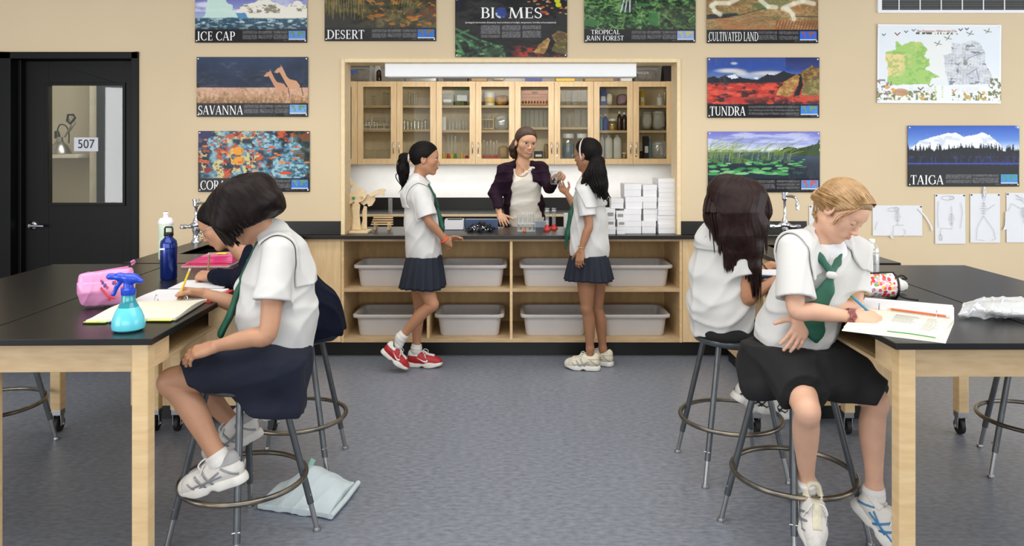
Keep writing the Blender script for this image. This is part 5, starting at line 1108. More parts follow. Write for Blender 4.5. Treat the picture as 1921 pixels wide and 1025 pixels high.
for k in range(60):
    a = rl.random()*6.28; r = 0.11*math.sqrt(rl.random()); hz = K+.014+rl.random()*max(0.01, .075*(1-r/.12)); q = Vector((c.x+r*math.cos(a), d+.6*r*math.sin(a), hz)); ax = Vector((rl.gauss(0, 1), rl.gauss(0, 1), rl.gauss(0, .7))).normalized(); u, v_ = frame_for(ax)
    mb.tube([q+(u*math.cos(t)+v_*math.sin(t))*.0125 for t in [6.283*i/10 for i in range(10)]], .0042, 6, closed=True)
mb.build('lenses', 'black_plastic', ob, smooth=True); mb = MB()
for k in range(26):
    a = rl.random()*6.28; r = 0.1*math.sqrt(rl.random()); q = Vector((c.x+r*math.cos(a), d-.03-.02*rl.random(), K+.015+rl.random()*.06*(1-r/.11))); mb.sphere(q, .0055, 8, (1.4, .6, 1))
mb.build('chrome_rivets', 'chrome', ob, smooth=True)
d = 6.02; o = wbox('blue_tray', 872, 934, 412, 428, 5.98, .1, mat('tray_blue', (62, 82, 120), 0.4) and 'tray_blue', 'blue grey tray behind the pile of hand lenses', 'tray', part='tray_body'); o.location.z = K
d = 5.9; o = wthing('wooden_stand', 'small pale wooden slatted stand on counter beside wooden skull model', 'stand', P(721, 422, d)); x0, x1 = X(698, d), X(739, d); mb = MB()
for k in range(4): yy = d-.06+.035*k; zz = Z(421-3.4*k, d); mb.box(x0, x1-.006*k, yy, yy+.033, zz, zz+.008)
mb.box(x0+.02, x0+.035, d-.04, d+.06, K, Z(418, d)); mb.box(x1-.045, x1-.03, d-.04, d+.06, K, Z(418, d)); mb.build('slats', 'maple', o, bevel=.001)
tag(MB().lathe([(.02, 0), (.02, .14), (.021, .145)], (X(719, 6.9), 7.3, CT+.0005), 16).build('glass_cylinder', 'cup_plastic', smooth=True), 'clear glass cylinder on the back counter above wooden stand', 'cylinder')
wbox('grey_folder_stack', 1000, 1030, 413, 425, 6.02, .06, mat('folder_grey', (150, 160, 172), .5) and 'folder_grey', 'grey blue boxes on counter behind red footed cylinders', 'boxes', part='stack').location.z = K
wbox('small_carton', 1058, 1066, 404, 431, 6.0, .05, 'box_white', 'narrow white box left of the headband girl on counter', 'box', part='body').location.z = K
# wooden skull puzzle: flat plywood pieces on a base
d = 5.70; q5 = lambda l: [(X(U5(a), d), Z(V5(b), d)) for a, b in l]
o = wthing('wooden_skull_model', 'pale plywood skull model on a base at the left end of counter', 'wooden model', P(675, 436, d))
mat('model_ply', (222, 196, 150), 0.55, nscale=8, stretch=(3, 3, 8), col2=(234, 212, 172), detail=5)
bx0, bx1 = X(U5(72), 5.72), X(U5(190), 5.72); MB().box(max(bx0, OX0+.035), bx1, 5.62, 5.79, K, K+.016).build('base_board', 'model_ply', o, bevel=.002)
def ply(name, poly, dy, th=.012, dz=0): MB().prism([(a, max(b+dz, K+.0165)) for a, b in q5(poly)], d+dy, d+dy+th).build(name, 'model_ply', o, bevel=.0015)
ply('upright', [(92, 968), (98, 900), (92, 850), (100, 822), (120, 815), (136, 832), (132, 880), (140, 968)], -.02)
ply('upright', [(128, 968), (142, 920), (140, 870), (150, 840), (166, 845), (166, 968)], .03)
ply('upright', [(74, 968), (72, 870), (80, 820), (92, 830), (90, 968)], .05)
ply('skull_plate', [(72, 800), (76, 772), (96, 752), (128, 756), (144, 740), (152, 752), (164, 756), (170, 784), (152, 810), (120, 824), (98, 816), (80, 830), (72, 820)], -.01)
ply('jaw_plate', [(128, 800), (160, 780), (200, 766), (232, 762), (236, 776), (210, 786), (214, 808), (196, 838), (176, 844), (168, 826), (150, 838), (132, 824)], .02)
ply('muzzle_plate', [(180, 776), (214, 756), (240, 746), (262, 742), (276, 750), (270, 760), (258, 756), (270, 776), (264, 786), (244, 774), (222, 780), (196, 788)], -.012)
ply('horn_strip', [(70, 686), (76, 686), (134, 746), (128, 756), (112, 748), (70, 706)], .0)
ply('ear_disc', [(84, 740), (72, 740), (72, 730), (84, 726)], .03)
MB().lathe([(0.012, -.006), (0.012, .0)], Vector((X(U5(99), d), d-.012, Z(V5(796), d))), 20, (0, 1, 0)).build('eye_disc', 'green_plastic', o)
MB().lathe([(0.009, -.008), (0.009, .0)], Vector((X(U5(143), d), d-.013, Z(V5(792), d))), 20, (0, 1, 0)).build('peg', 'plywood', o)
# ------------------------------------------------------------------ smooth solids: signed distances on a grid, meshed by surface nets
def nv(a): a = np.asarray(a, float); return a/np.linalg.norm(a)
class Sdf:
    def __init__(s, lo, hi, h):
        s.h = h; s.o = np.asarray(lo, float); s.n = np.maximum(4, np.ceil((np.asarray(hi, float)-s.o)/h).astype(int)+1)
        s.d = np.full(tuple(s.n), 0.3, np.float32)
    def win(s, lo, hi):
        a = np.clip(np.floor((np.asarray(lo)-s.o)/s.h).astype(int), 0, s.n); b = np.clip(np.ceil((np.asarray(hi)-s.o)/s.h).astype(int)+1, 0, s.n)
        sl = tuple(slice(int(i), int(j)) for i, j in zip(a, b))
        g = [(s.o[i]+s.h*np.arange(a[i], b[i])).astype(np.float32) for i in range(3)]
        return sl, g[0][:, None, None], g[1][None, :, None], g[2][None, None, :]
    def put(s, fn, lo, hi, k=0.0, op='u'):
        m = k+0.02
        sl, x, y, z = s.win(np.asarray(lo)-m, np.asarray(hi)+m)
        a = s.d[sl]
        if a.size == 0: return s
        b = fn(x, y, z)
        if op == 's': b = -b
        if op == 'u':
            if k > 0: h = np.clip(0.5+0.5*(b-a)/k, 0, 1); r = b*(1-h)+a*h-k*h*(1-h)
            else: r = np.minimum(a, b)
        else:
            if k > 0: h = np.clip(0.5-0.5*(b-a)/k, 0, 1); r = b*(1-h)+a*h+k*h*(1-h)
            else: r = np.maximum(a, b)
        s.d[sl] = r
        return s
    @staticmethod
    def fcone(a, b, ra, rb, flat=None):
        a = np.asarray(a, float); b = np.asarray(b, float); ab = b-a; L2 = max(float(ab @ ab), 1e-12)
        def f(x, y, z):
            px, py, pz = x-a[0], y-a[1], z-a[2]
            t = np.clip((px*ab[0]+py*ab[1]+pz*ab[2])/L2, 0, 1)
            qx, qy, qz = px-t*ab[0], py-t*ab[1], pz-t*ab[2]
            if flat is not None:
                n, fl = flat; n = nv(n); w_ = (qx*n[0]+qy*n[1]+qz*n[2])*(1.0/fl-1); qx = qx+n[0]*w_; qy = qy+n[1]*w_; qz = qz+n[2]*w_
            return np.sqrt(qx*qx+qy*qy+qz*qz)-(ra+(rb-ra)*t)
        return f
    def cone(s, a, b, ra, rb, k=0.02, op='u', flat=None):
        m = max(ra, rb)*max(1, flat[1] if flat is not None else 1); lo = np.minimum(a, b)-m; hi = np.maximum(a, b)+m
        return s.put(s.fcone(a, b, ra, rb, flat), lo, hi, k, op)
    def chain(s, pts, k=0.02, ki=0.01, op='u', flat=None):
        """run of cones joined among themselves, then blended into the rest"""
        P_ = [np.asarray(p[0], float) for p in pts]; R_ = [p[1] for p in pts]; m = max(R_)*max(1, flat[1] if flat is not None else 1)
        lo = np.min(P_, 0)-m; hi = np.max(P_, 0)+m
        fs = [s.fcone(P_[i], P_[i+1], R_[i], R_[i+1], flat) for i in range(len(P_)-1)]
        def f(x, y, z):
            r = None
            for q in fs:
                b = q(x, y, z)
                if r is None: r = b
                elif ki <= 0: r = np.minimum(r, b)
                else: h = np.clip(0.5+0.5*(b-r)/ki, 0, 1); r = b*(1-h)+r*h-ki*h*(1-h)
            return r
        return s.put(f, lo, hi, k, op)
    def limb(s, pts, k=0.02, n=5):
        """smoothly curving, smoothly tapering limb through (point, radius) pairs"""
        A = np.array([list(p)+[r] for p, r in pts], float); q = []
        for i in range(len(A)-1):
            a, b, c, d = A[max(i-1, 0)], A[i], A[i+1], A[min(i+2, len(A)-1)]
            for j in range(n): t = j/n; q.append(0.5*((2*b)+(c-a)*t+(2*a-5*b+4*c-d)*t*t+(3*b-a-3*c+d)*t**3))
        q.append(A[-1]); return s.chain([(v[:3], v[3]) for v in q], k, 0)
    def ell(s, c, rad, R=None, k=0.02, op='u'):
        c = np.asarray(c, float); R = np.eye(3) if R is None else np.asarray(R, float); rad = np.asarray(rad, float); m = rad.max()
        def f(x, y, z):
            p = [x-c[0], y-c[1], z-c[2]]; k0 = 0; k1 = 0
            for i in range(3):
                q = (p[0]*R[0, i]+p[1]*R[1, i]+p[2]*R[2, i])/rad[i]; k0 = k0+q*q; k1 = k1+(q/rad[i])**2
            k0 = np.sqrt(k0); k1 = np.sqrt(k1)+1e-6
            return k0*(k0-1)/k1
        return s.put(f, c-m, c+m, k, op)
    def full(s): return s.win(s.o-1, s.o+s.n*s.h+1)
    def cut(s, p, n, k=0.004):
        """drop everything on the side the normal points to"""
        p = np.asarray(p, float); n = nv(n)
        sl, x, y, z = s.full(); b = (x-p[0])*n[0]+(y-p[1])*n[1]+(z-p[2])*n[2]; h = np.clip(0.5-0.5*(b-s.d)/k, 0, 1)
        s.d = (b*(1-h)+s.d*h+k*h*(1-h)).astype(np.float32); return s
    def near(s, w_=0.03):
        i = np.nonzero(np.abs(s.d) < w_); return i, [s.o[a]+s.h*i[a] for a in range(3)]
    def warp(s, fn, w_=0.03):
        i, (x, y, z) = s.near(w_); s.d[i] += fn(x, y, z).astype(np.float32); return s
    def clone(s):
        c = Sdf.__new__(Sdf); c.h = s.h; c.o = s.o.copy(); c.n = s.n.copy(); c.d = s.d.copy(); return c
    def shell(s, off, th):
        """thin skin lying on the surface"""
        c = s.clone(); c.d = np.abs(c.d-off)-th; return c
    def keep(s, fn, k=0.003):
        sl, x, y, z = s.full(); b = fn(x, y, z); h = np.clip(0.5-0.5*(b-s.d)/k, 0, 1); s.d = (b*(1-h)+s.d*h+k*h*(1-h)).astype(np.float32); return s
    def net(s):
        d = s.d.copy(); d[0] = d[-1] = 0.1; d[:, 0] = d[:, -1] = 0.1; d[:, :, 0] = d[:, :, -1] = 0.1
        I = d < 0; c = np.zeros(tuple(s.n-1), np.uint8)
        for a in (0, 1):
            for b in (0, 1):
                for e in (0, 1): c += I[a:a+s.n[0]-1, b:b+s.n[1]-1, e:e+s.n[2]-1]
        act = np.nonzero((c > 0) & (c < 8)); N = len(act[0])
        if N == 0: return np.zeros((0, 3)), np.zeros((0, 4), int)
        ids = np.full(c.shape, -1, np.int32); ids[act] = np.arange(N)
        A = np.stack(act, 1); acc = np.zeros((N, 3)); cnt = np.zeros(N)
        cor = {(a, b, e): d[act[0]+a, act[1]+b, act[2]+e] for a in (0, 1) for b in (0, 1) for e in (0, 1)}
        for ax in range(3):
            for u in (0, 1):
                for v in (0, 1):
                    p = [u, v]; p.insert(ax, 0); q = list(p); q[ax] = 1
                    da, db = cor[tuple(p)], cor[tuple(q)]; m = (da < 0) != (db < 0)
                    t = np.where(m, da/np.where(m, da-db, 1), 0); pt = np.tile(np.array(p, float), (N, 1)); pt[:, ax] = t
                    acc[m] += pt[m]; cnt += m
        V = (A+acc/cnt[:, None])*s.h+s.o; Fs = []
        for ax in range(3):
            a, b = [i for i in range(3) if i != ax]
            s0 = [slice(None)]*3; s1 = [slice(None)]*3; s0[ax] = slice(0, -1); s1[ax] = slice(1, None)
            e = np.nonzero(I[tuple(s0)] != I[tuple(s1)]); E = np.stack(e, 1); ok = (E[:, a] > 0) & (E[:, b] > 0); E = E[ok]
            sg = I[tuple(E.T)]
            def cell(da, db): q = E.copy(); q[:, a] -= da; q[:, b] -= db; return ids[tuple(q.T)]
            Q = np.stack([cell(1, 1), cell(0, 1), cell(0, 0), cell(1, 0)], 1)
            fl = sg if ax != 1 else ~sg
            Q[~fl] = Q[~fl][:, ::-1]; Fs.append(Q[(Q >= 0).all(1)])
        return V, np.concatenate(Fs)
    def obj(s, name, m, parent, X=None, mats=None, smooth=0):
        V, Q = s.net()
        for _ in range(smooth):
            acc = np.zeros_like(V); cnt = np.zeros(len(V))
            for i in range(4):
                for j in (1, 3): np.add.at(acc, Q[:, i], V[Q[:, (i+j) % 4]]); np.add.at(cnt, Q[:, i], 1)
            V = V*0.4+0.6*acc/np.maximum(cnt, 1)[:, None]
        if X is not None:
            Xm = np.array(X); V = V @ Xm[:3, :3].T+Xm[:3, 3]
        return raw_mesh(name, V, Q, m, parent, mats)
def raw_mesh(name, V, Q, m, parent, mats=None):
    off = np.array(WLOC.get(parent.name, Vector((0, 0, 0)))) if parent is not None else np.zeros(3)
    me = bpy.data.meshes.new(name); me.vertices.add(len(V)); me.vertices.foreach_set('co', (V-off).astype(np.float32).ravel())
    me.loops.add(Q.size); me.loops.foreach_set('vertex_index', Q.ravel().astype(np.int32))
    me.polygons.add(len(Q)); me.polygons.foreach_set('loop_start', np.arange(0, Q.size, 4, dtype=np.int32)); me.polygons.foreach_set('loop_total', np.full(len(Q), 4, np.int32))
    me.polygons.foreach_set('use_smooth', np.ones(len(Q), bool))
    for q in (m if isinstance(m, (list, tuple)) else [m]): me.materials.append(M[q])
    if mats is not None: me.polygons.foreach_set('material_index', mats(V[Q].mean(1)).astype(np.int32))
    me.update(calc_edges=True); me.validate()
    return link(name, me, parent)
def bounds(pts, m):
    a = np.array([list(p) for p in pts], float); return a.min(0)-m, a.max(0)+m
def A3(v): return np.array(list(v), float)
def folds(amp, wl, seed, dirn=None):
    """cloth ripples: warped sines of a few directions"""
    rs = np.random.RandomState(seed); ks = []
    for i in range(3):
        v = rs.normal(size=3)
        if dirn is not None: v = v-0.8*nv(dirn)*(v @ nv(dirn))
        ks.append((nv(v)*6.283/(wl*(0.7+0.8*rs.rand())), rs.rand()*6.28, nv(rs.normal(size=3))*6.283/(wl*2.5)))
    def f(x, y, z):
        r = 0
        for kv, ph, wv in ks:
            w_ = 1.6*np.sin(x*wv[0]+y*wv[1]+z*wv[2]+ph*2)
            r = r+(1-np.sqrt(np.sin((x*kv[0]+y*kv[1]+z*kv[2]+ph+w_)*0.5)**2+.04))**2
        return -amp*(r/len(ks)-0.33)*2.3
    return f
# ------------------------------------------------------------------ people: shared anatomy
mat('skin_tan', (182, 135, 105), 0.5, var=0.05, nscale=14, sss=0.12)
mat('skin_warm', (176, 126, 94), 0.5, var=0.05, nscale=14, sss=0.12)
mat('skin_brown', (158, 112, 82), 0.5, var=0.05, nscale=14, sss=0.12)
mat('skin_fair', (212, 166, 139), 0.5, var=0.06, nscale=16, sss=0.15)
mat('skin_teacher', (206, 158, 126), 0.48, var=0.05, nscale=16, sss=0.12)
mat('lip_rose', (190, 120, 106), 0.45); mat('lip_brown', (150, 92, 78), 0.45); mat('eye_white', (232, 228, 224), 0.25); mat('iris_brown', (54, 34, 24), 0.2); mat('brow_dark', (40, 28, 22), 0.8); mat('brow_blond', (120, 86, 54), 0.8); mat('teeth', (244, 240, 232), 0.3)
mat('hair_black', (17, 13, 12), 0.48, var=0.3, nscale=30, spec=0.12); mat('hair_darkbrown', (23, 14, 13), 0.46, var=0.35, nscale=40, spec=0.14); mat('hair_brown', (58, 40, 28), 0.5, var=0.3, nscale=30, spec=0.25)
mat('hair_blond', (136, 102, 62), 0.5, nscale=26, col2=(182, 147, 102), detail=6); mat('hair_auburn', (36, 20, 18), 0.46, var=0.35, nscale=40, spec=0.2)
mat('blouse', (202, 201, 198), 0.8, var=0.015, nscale=20, bump=0.05, bscale=300); mat('skirt_navy', (22, 28, 42), 0.85, var=0.12, bump=0.05, bscale=300); mat('skirt_black', (13, 13, 15), 0.85, var=0.15, bump=0.05, bscale=300)
mat('skirt_deep', (12, 20, 40), 0.85, var=0.15, bump=0.05, bscale=300); mat('sweater_navy', (13, 18, 33), 0.95, var=0.2, nscale=80, spec=0.15); mat('cardigan', (40, 24, 38), 0.92, var=0.15, nscale=80, spec=0.15)
mat('camisole', (224, 219, 208), 0.75, var=0.02); mat('scarf_green', (22, 84, 64), 0.6, var=0.12, nscale=12); mat('sock_white', (214, 212, 208), 0.9, var=0.03); mat('trousers', (30, 28, 32), 0.85)
mat('shoe_white', (208, 204, 197), 0.6, var=0.04, nscale=40); mat('shoe_sole', (214, 211, 204), 0.6); mat('shoe_grey', (150, 150, 150), 0.5); mat('shoe_red', (168, 26, 34), 0.5, var=0.1); mat('shoe_cream', (214, 206, 184), 0.6, col2=(196, 188, 166), nscale=60); mat('shoe_black', (28, 28, 32), 0.5); mat('stripe_blue', (56, 120, 170), 0.45); mat('stripe_silver', (136, 138, 142), 0.35, 0.3); mat('outsole', (60, 58, 58), 0.7)
mat('band_pink', (214, 196, 190), 0.5); mat('silver', (210, 208, 204), 0.2, 1.0); mat('gold', (210, 170, 90), 0.25, 1.0); mat('thread_purple', (96, 40, 66), 0.8, col2=(170, 110, 90), nscale=120); mat('orange_band', (228, 90, 50), 0.5)
HR = {'head': None}
class Head:
    def __init__(s, c, f, u, H):
        s.c = A3(c); s.f = nv(f); u = np.asarray(u, float); u = u-s.f*(u @ s.f); s.u = nv(u); s.r = np.cross(s.f, s.u); s.H = H; s.R = np.stack([s.r, s.f, s.u], 1)
    def p(s, x, y, z): return s.c+s.H*(s.r*x+s.f*y+s.u*z)
    def loc(s, x, y, z):
        q = [x-s.c[0], y-s.c[1], z-s.c[2]]
        return [sum(q[i]*s.R[i, j] for i in range(3))/s.H for j in range(3)]
def add_head(S, h, neck, nr=0.05, ears=True):
    H = h.H; e = lambda c, r, k=0.05, op='u': S.ell(h.p(*c), np.array(r)*H, h.R, k*H*1.0, op)
    e((0, -.06, .13), (.33, .415, .37)); e((0, .10, .12), (.27, .275, .28), .1); e((0, .09, -.17), (.255, .26, .29), .1)
    for sx in (-1, 1):
        e((sx*.16, .2, -.1), (.11, .11, .11), .1); S.cone(h.p(sx*.2, -.03, -.25), h.p(sx*.06, .22, -.42), .075*H, .06*H, .1*H)
    e((0, .255, -.42), (.085, .08, .075), .06)
    S.cone(h.p(-.14, .295, .08), h.p(.14, .295, .08), .055*H, .055*H, .08*H)
    e((0, .285, -.27), (.125, .09, .09), .07)
    for sx in (-1, 1): e((sx*.135, .40, .0), (.075, .085, .05), .045, 's')
    S.cone(h.p(0, .33, .03), h.p(0, .425, -.14), .026*H, .035*H, .05*H)
    for sx in (-1, 1): S.cone(h.p(sx*.045, .385, -.165), h.p(sx*.03, .42, -.16), .03*H, .03*H, .03*H)
    for sx in (-1, 1):   # eyelids
        S.cone(h.p(sx*.08, .322, .040), h.p(sx*.195, .285, .034), .027*H, .027*H, .02*H); S.cone(h.p(sx*.085, .318, -.046), h.p(sx*.19, .284, -.044), .023*H, .021*H, .025*H)
        if ears:
            S.ell(h.p(sx*.335, -.05, -.03), np.array((.04, .085, .135))*H, h.R, .02*H); S.ell(h.p(sx*.375, -.03, -.02), np.array((.03, .045, .08))*H, h.R, .02*H, 's')
    S.cone(h.p(0, -.11, -.26), neck, .195*H, nr, .035)
def face_bits(h, root, lip='lip_rose', brow='brow_dark', smile=0.0, gaze=0.0, lids=0.0, h_=0.0014):
    H = h.H
    for sx in (-1, 1):
        c = h.p(sx*.135, .292, -.003); mb = MB(); R = .062*H; fr = Matrix(np.stack([h.r, h.f*math.cos(gaze)-h.u*math.sin(gaze), h.u*math.cos(gaze)+h.f*math.sin(gaze)], 1).tolist())
        V, Q = [], []; n, m_ = 16, 12
        for i in range(m_+1):
            t = math.pi*i/m_
            for k in range(n): a = 2*math.pi*k/n; V.append(c+R*np.array(fr @ Vector((math.sin(t)*math.cos(a), math.cos(t), math.sin(t)*math.sin(a)))))
        for i in range(m_):
            for k in range(n): Q.append((i*n+k, (i+1)*n+k, (i+1)*n+(k+1) % n, i*n+(k+1) % n))
        Q = np.array(Q)[:, ::-1]; mi = np.array([1 if q//n < 2 else 0 for q in range(len(Q))])
        raw_mesh('eye', np.array(V), Q, ['eye_white', 'iris_brown'], root, lambda C_: mi)
        if lids > 0:
            lid = Sdf(c-R*1.6, c+R*1.6, h_); lid.ell(c, (R*1.1,)*3); 
            lid.cut(c, -(h.u*math.cos(lids)+h.f*math.sin(lids)), .001); lid.obj('eyelid', root['skin'], root)
            MB().tube([A3(h.p(sx*.135+t*.05*1, .357-.02*abs(t)*1.5, -.060*math.sin(lids)-.004+.008*t*t)) for t in (-1, -.5, 0, .5, 1)], .006*H, 6).build('eyelashes', 'brow_dark', root)
        else:
            MB().tube([A3(h.p(sx*.135+t*.058, .352-.028*abs(t)**1.5-(.012*sx*t), .032-.028*t*t)) for t in (-1, -.5, 0, .5, 1)], .007*H, 6).build('eyelashes', 'brow_dark', root)
        MB().tube([A3(h.p(sx*(.07+.145*t), .352-.06*t*t, .088+.03*math.sin(t*2.4)-.01*t)) for t in (0, .25, .5, .75, 1)], [.010*H, .014*H, .013*H, .010*H, .004*H], 6, flat=.5).build('eyebrow', brow, root, smooth=True)
    w_ = .095+.03*smile; up = .035*smile; L = Sdf(h.p(0, .33, -.28)-.07*H*3, h.p(0, .33, -.28)+.07*H*3, h_)
    pt = lambda t, z, y: h.p(t*w_, y-.055*t*t, z+up*t*t)
    op = .018+.03*smile
    L.chain([(pt(t, -.27+op*.4-.004*abs(t), .372), r*H) for t, r in ((-1, .006), (-.5, .016), (0, .016), (.5, .016), (1, .006))], 0, .01, flat=(h.u, .8))
    L.chain([(pt(t, -.27-op*1.2*(1-t*t)-.0, .368), r*H) for t, r in ((-1, .006), (-.5, .019), (0, .022), (.5, .019), (1, .006))], 0.002, .01, flat=(h.u, .8))
    L.obj('lips', lip, root)
    if smile > .4:
        T_ = MB(); T_.tube([A3(pt(t*.85, -.273-op*.25*(1-t*t), .370)) for t in (-1, -.6, -.2, .2, .6, 1)], [.006*H, .02*H, .024*H, .024*H, .02*H, .006*H], 8, flat=.5); T_.build('teeth', 'teeth', root, smooth=True)
def add_hand(S, w_, d, n, side, s=1.0, curl=(.4, .45, .5, .55), thumb=(0.5, 0.4), spread=0.06, kp=0.012, thumb_dir=None):
    """palm, four separate fingers and a thumb; n = back of the hand, side +1 right hand, -1 left"""
    w_ = A3(w_); d = nv(d); n = np.asarray(n, float); n = nv(n-d*(n @ d)); t = np.cross(n, d)*side
    K = [(.026, .080), (.008, .084), (-.010, .080), (-.026, .072)]; Ls = [.068, .076, .070, .054]; Rr = [.0080, .0082, .0078, .0069]; tips = []
    for i in range(4):
        kx, ky = K[i]; kn = w_+(d*ky+t*kx+n*.002)*s
        S.cone(w_+(t*kx*.55+d*.008)*s, kn, .0145*s, .0105*s, kp*s)
        c = curl[i] if not np.isscalar(curl) else curl; cs = c if isinstance(c, (tuple, list)) else (c*.8, c*1.1, c*.8)
        a = 0.0; p = kn; sp = spread*(1.5-i); pts = [(p, Rr[i]*1.12*s)]
        for seg, (l, ca) in enumerate(zip((.46, .31, .23), cs)):
            a += ca; dd = nv(d*math.cos(a)-n*math.sin(a)+t*sp*math.cos(a)); p = p+dd*Ls[i]*l*s; pts.append((p, Rr[i]*(1.0-.08*seg)*s))
        S.chain(pts, .006*s, .004); tips.append(p)
    S.ell(w_+(d*.045+n*-.004)*s, np.array((.034, .044, .0135))*s, np.stack([t, d, n], 1), .012*s)
    td = nv(d*.62+t*.74-n*.28) if thumb_dir is None else nv(thumb_dir); b = w_+(d*.018+t*.022-n*.004)*s
    p1 = b+td*.040*s; d2 = nv(td*math.cos(thumb[0])+(d*.8-n*.45-t*.3)*math.sin(thumb[0])); p2 = p1+d2*.031*s; d3 = nv(d2*math.cos(thumb[1])+(d*.6-n*.6-t*.5)*math.sin(thumb[1])); p3 = p2+d3*.024*s
    S.chain([(b, .0135*s), (p1, .0105*s), (p2, .0092*s), (p3, .0075*s)], .012*s, .006); return tips, p3
def add_arm(S, sh, el, wr, k=1.0):
    sh, el, wr = A3(sh), A3(el), A3(wr); m = el+(wr-el)*.3
    S.limb([(sh, .044*k), (sh+(el-sh)*.5, .041*k), (el, .035*k), (m, .0355*k), (el+(wr-el)*.6, .031*k), (wr+(el-wr)*.18, .025*k), (wr, .0225*k)], .02)
def add_leg(S, hip, kn, an, k=1.0, foot=None):
    hip, kn, an = A3(hip), A3(kn), A3(an); sh = an-kn; th = kn-hip; back = nv(np.cross(np.cross(th, sh), sh)) if np.linalg.norm(np.cross(nv(th), nv(sh))) > .05 else np.zeros(3)
    if back @ th > 0: back = -back
    S.limb([(hip, .078*k), (hip+th*.45, .068*k), (hip+th*.86, .0525*k), (kn+sh*.0-back*.004, .0475*k), (kn+sh*.14+back*.006*k, .0465*k), (kn+sh*.30+back*.012*k, .0485*k), (kn+sh*.48+back*.010*k, .045*k), (kn+sh*.72+back*.004, .0355*k), (an, .030*k)], .02)
    if foot is not None: S.cone(an, foot, .030*k, .026*k, .02)
def hair_tubes(root_pts, name, m, parent, r=0.004, n=4):
    mb = MB()
    for pts in root_pts:
        q = spline([Vector(list(p)) for p in pts], 4); L = len(q); mb.tube(q, [r*(0.55+.45*math.sin(min(1, (i+.6)/L*1.25)*math.pi*.8)) if i < L-1 else r*.12 for i in range(L)], n, flat=.6)
    return mb.build(name, m, parent, smooth=True)
def cap(S, h, th=0.03, line=((.30, .33), (.05, -.10)), low=None):
    """hair mass over the skull, cut along a hairline from forehead to ear"""
    H = h.H; S.ell(h.p(0, -.065, .135), np.array((.335+th, .43+th, .385+th))*H, h.R)
    (y0, z0), (y1, z1) = line; n = nv((z0-z1, -(y0-y1))); S.cut(h.p(0, y0, z0), h.f*n[0]+h.u*n[1], .08*H)
    if low is not None: S.cut(h.p(0, 0, low), -h.u, .02*H)
def groove(S, h, axis, c, N=46, amp=.0022, w_=.03, seed=0):
    amp = amp*.7
    """combed look: grooves that run along an axis through c"""
    a = nv(axis); e = nv(np.cross(a, h.r if abs(a @ h.r) < .8 else h.u)); g = np.cross(a, e)
    def f(x, y, z):
        q = [x-c[0], y-c[1], z-c[2]]; ex = sum(q[i]*e[i] for i in range(3)); gx = sum(q[i]*g[i] for i in range(3)); ax = sum(q[i]*a[i] for i in range(3)); ph = np.arctan2(gx, ex)+.12*np.sin(ax*26+gx*30+seed)
        return amp*(np.sin(N*ph+3*np.sin(ax*20+seed)+seed)+.6*np.sin(N*2.3*ph+2*np.sin(ax*31)+1.3))
    return S.warp(f, w_)
SHOES = {}
def shoe_solids(hh=0.0021):
    """running shoe in its own frame: heel at x=0, toe at x=.25, sole down"""
    U = Sdf((-.03, -.07, -.02), (.29, .07, .16), hh)
    fy = lambda f: ((0, 1, 0), f)
    U.chain([((.035, 0, .055), .036), ((.07, 0, .055), .036), ((.12, .002, .050), .039), ((.175, .004, .040), .038), ((.215, .002, .034), .030)], 0, .03)
    U.cone((.032, 0, .06), (.028, 0, .092), .030, .026, .02); U.cone((.075, 0, .07), (.10, 0, .088), .028, .022, .03)
    sole = Sdf((-.03, -.07, -.02), (.29, .07, .16), hh)
    sole.chain([((.03, 0, .016), .040), ((.09, .004, .016), .037), ((.16, .002, .014), .046), ((.215, .0, .016), .036)], 0, .03)
    sole.cut((0, 0, .034), (-.05, 0, 1), .004); sole.cut((0, 0, .002), (0, 0, -1), .003); sole.cone((.105, -.09, -.006), (.105, .09, -.006), .016, .016, .01, 's'); sole.cut((.2, 0, .0), (.34, 0, -1), .02)
    U.cut((0, 0, .024), (-.05, 0, -1), .003)
    U.cone((.052, 0, .10), (.062, 0, .125), .024, .040, .008, 's'); U.cone((.055, 0, .07), (.055, 0, .12), .020, .024, .01, 's')
    return U, sole
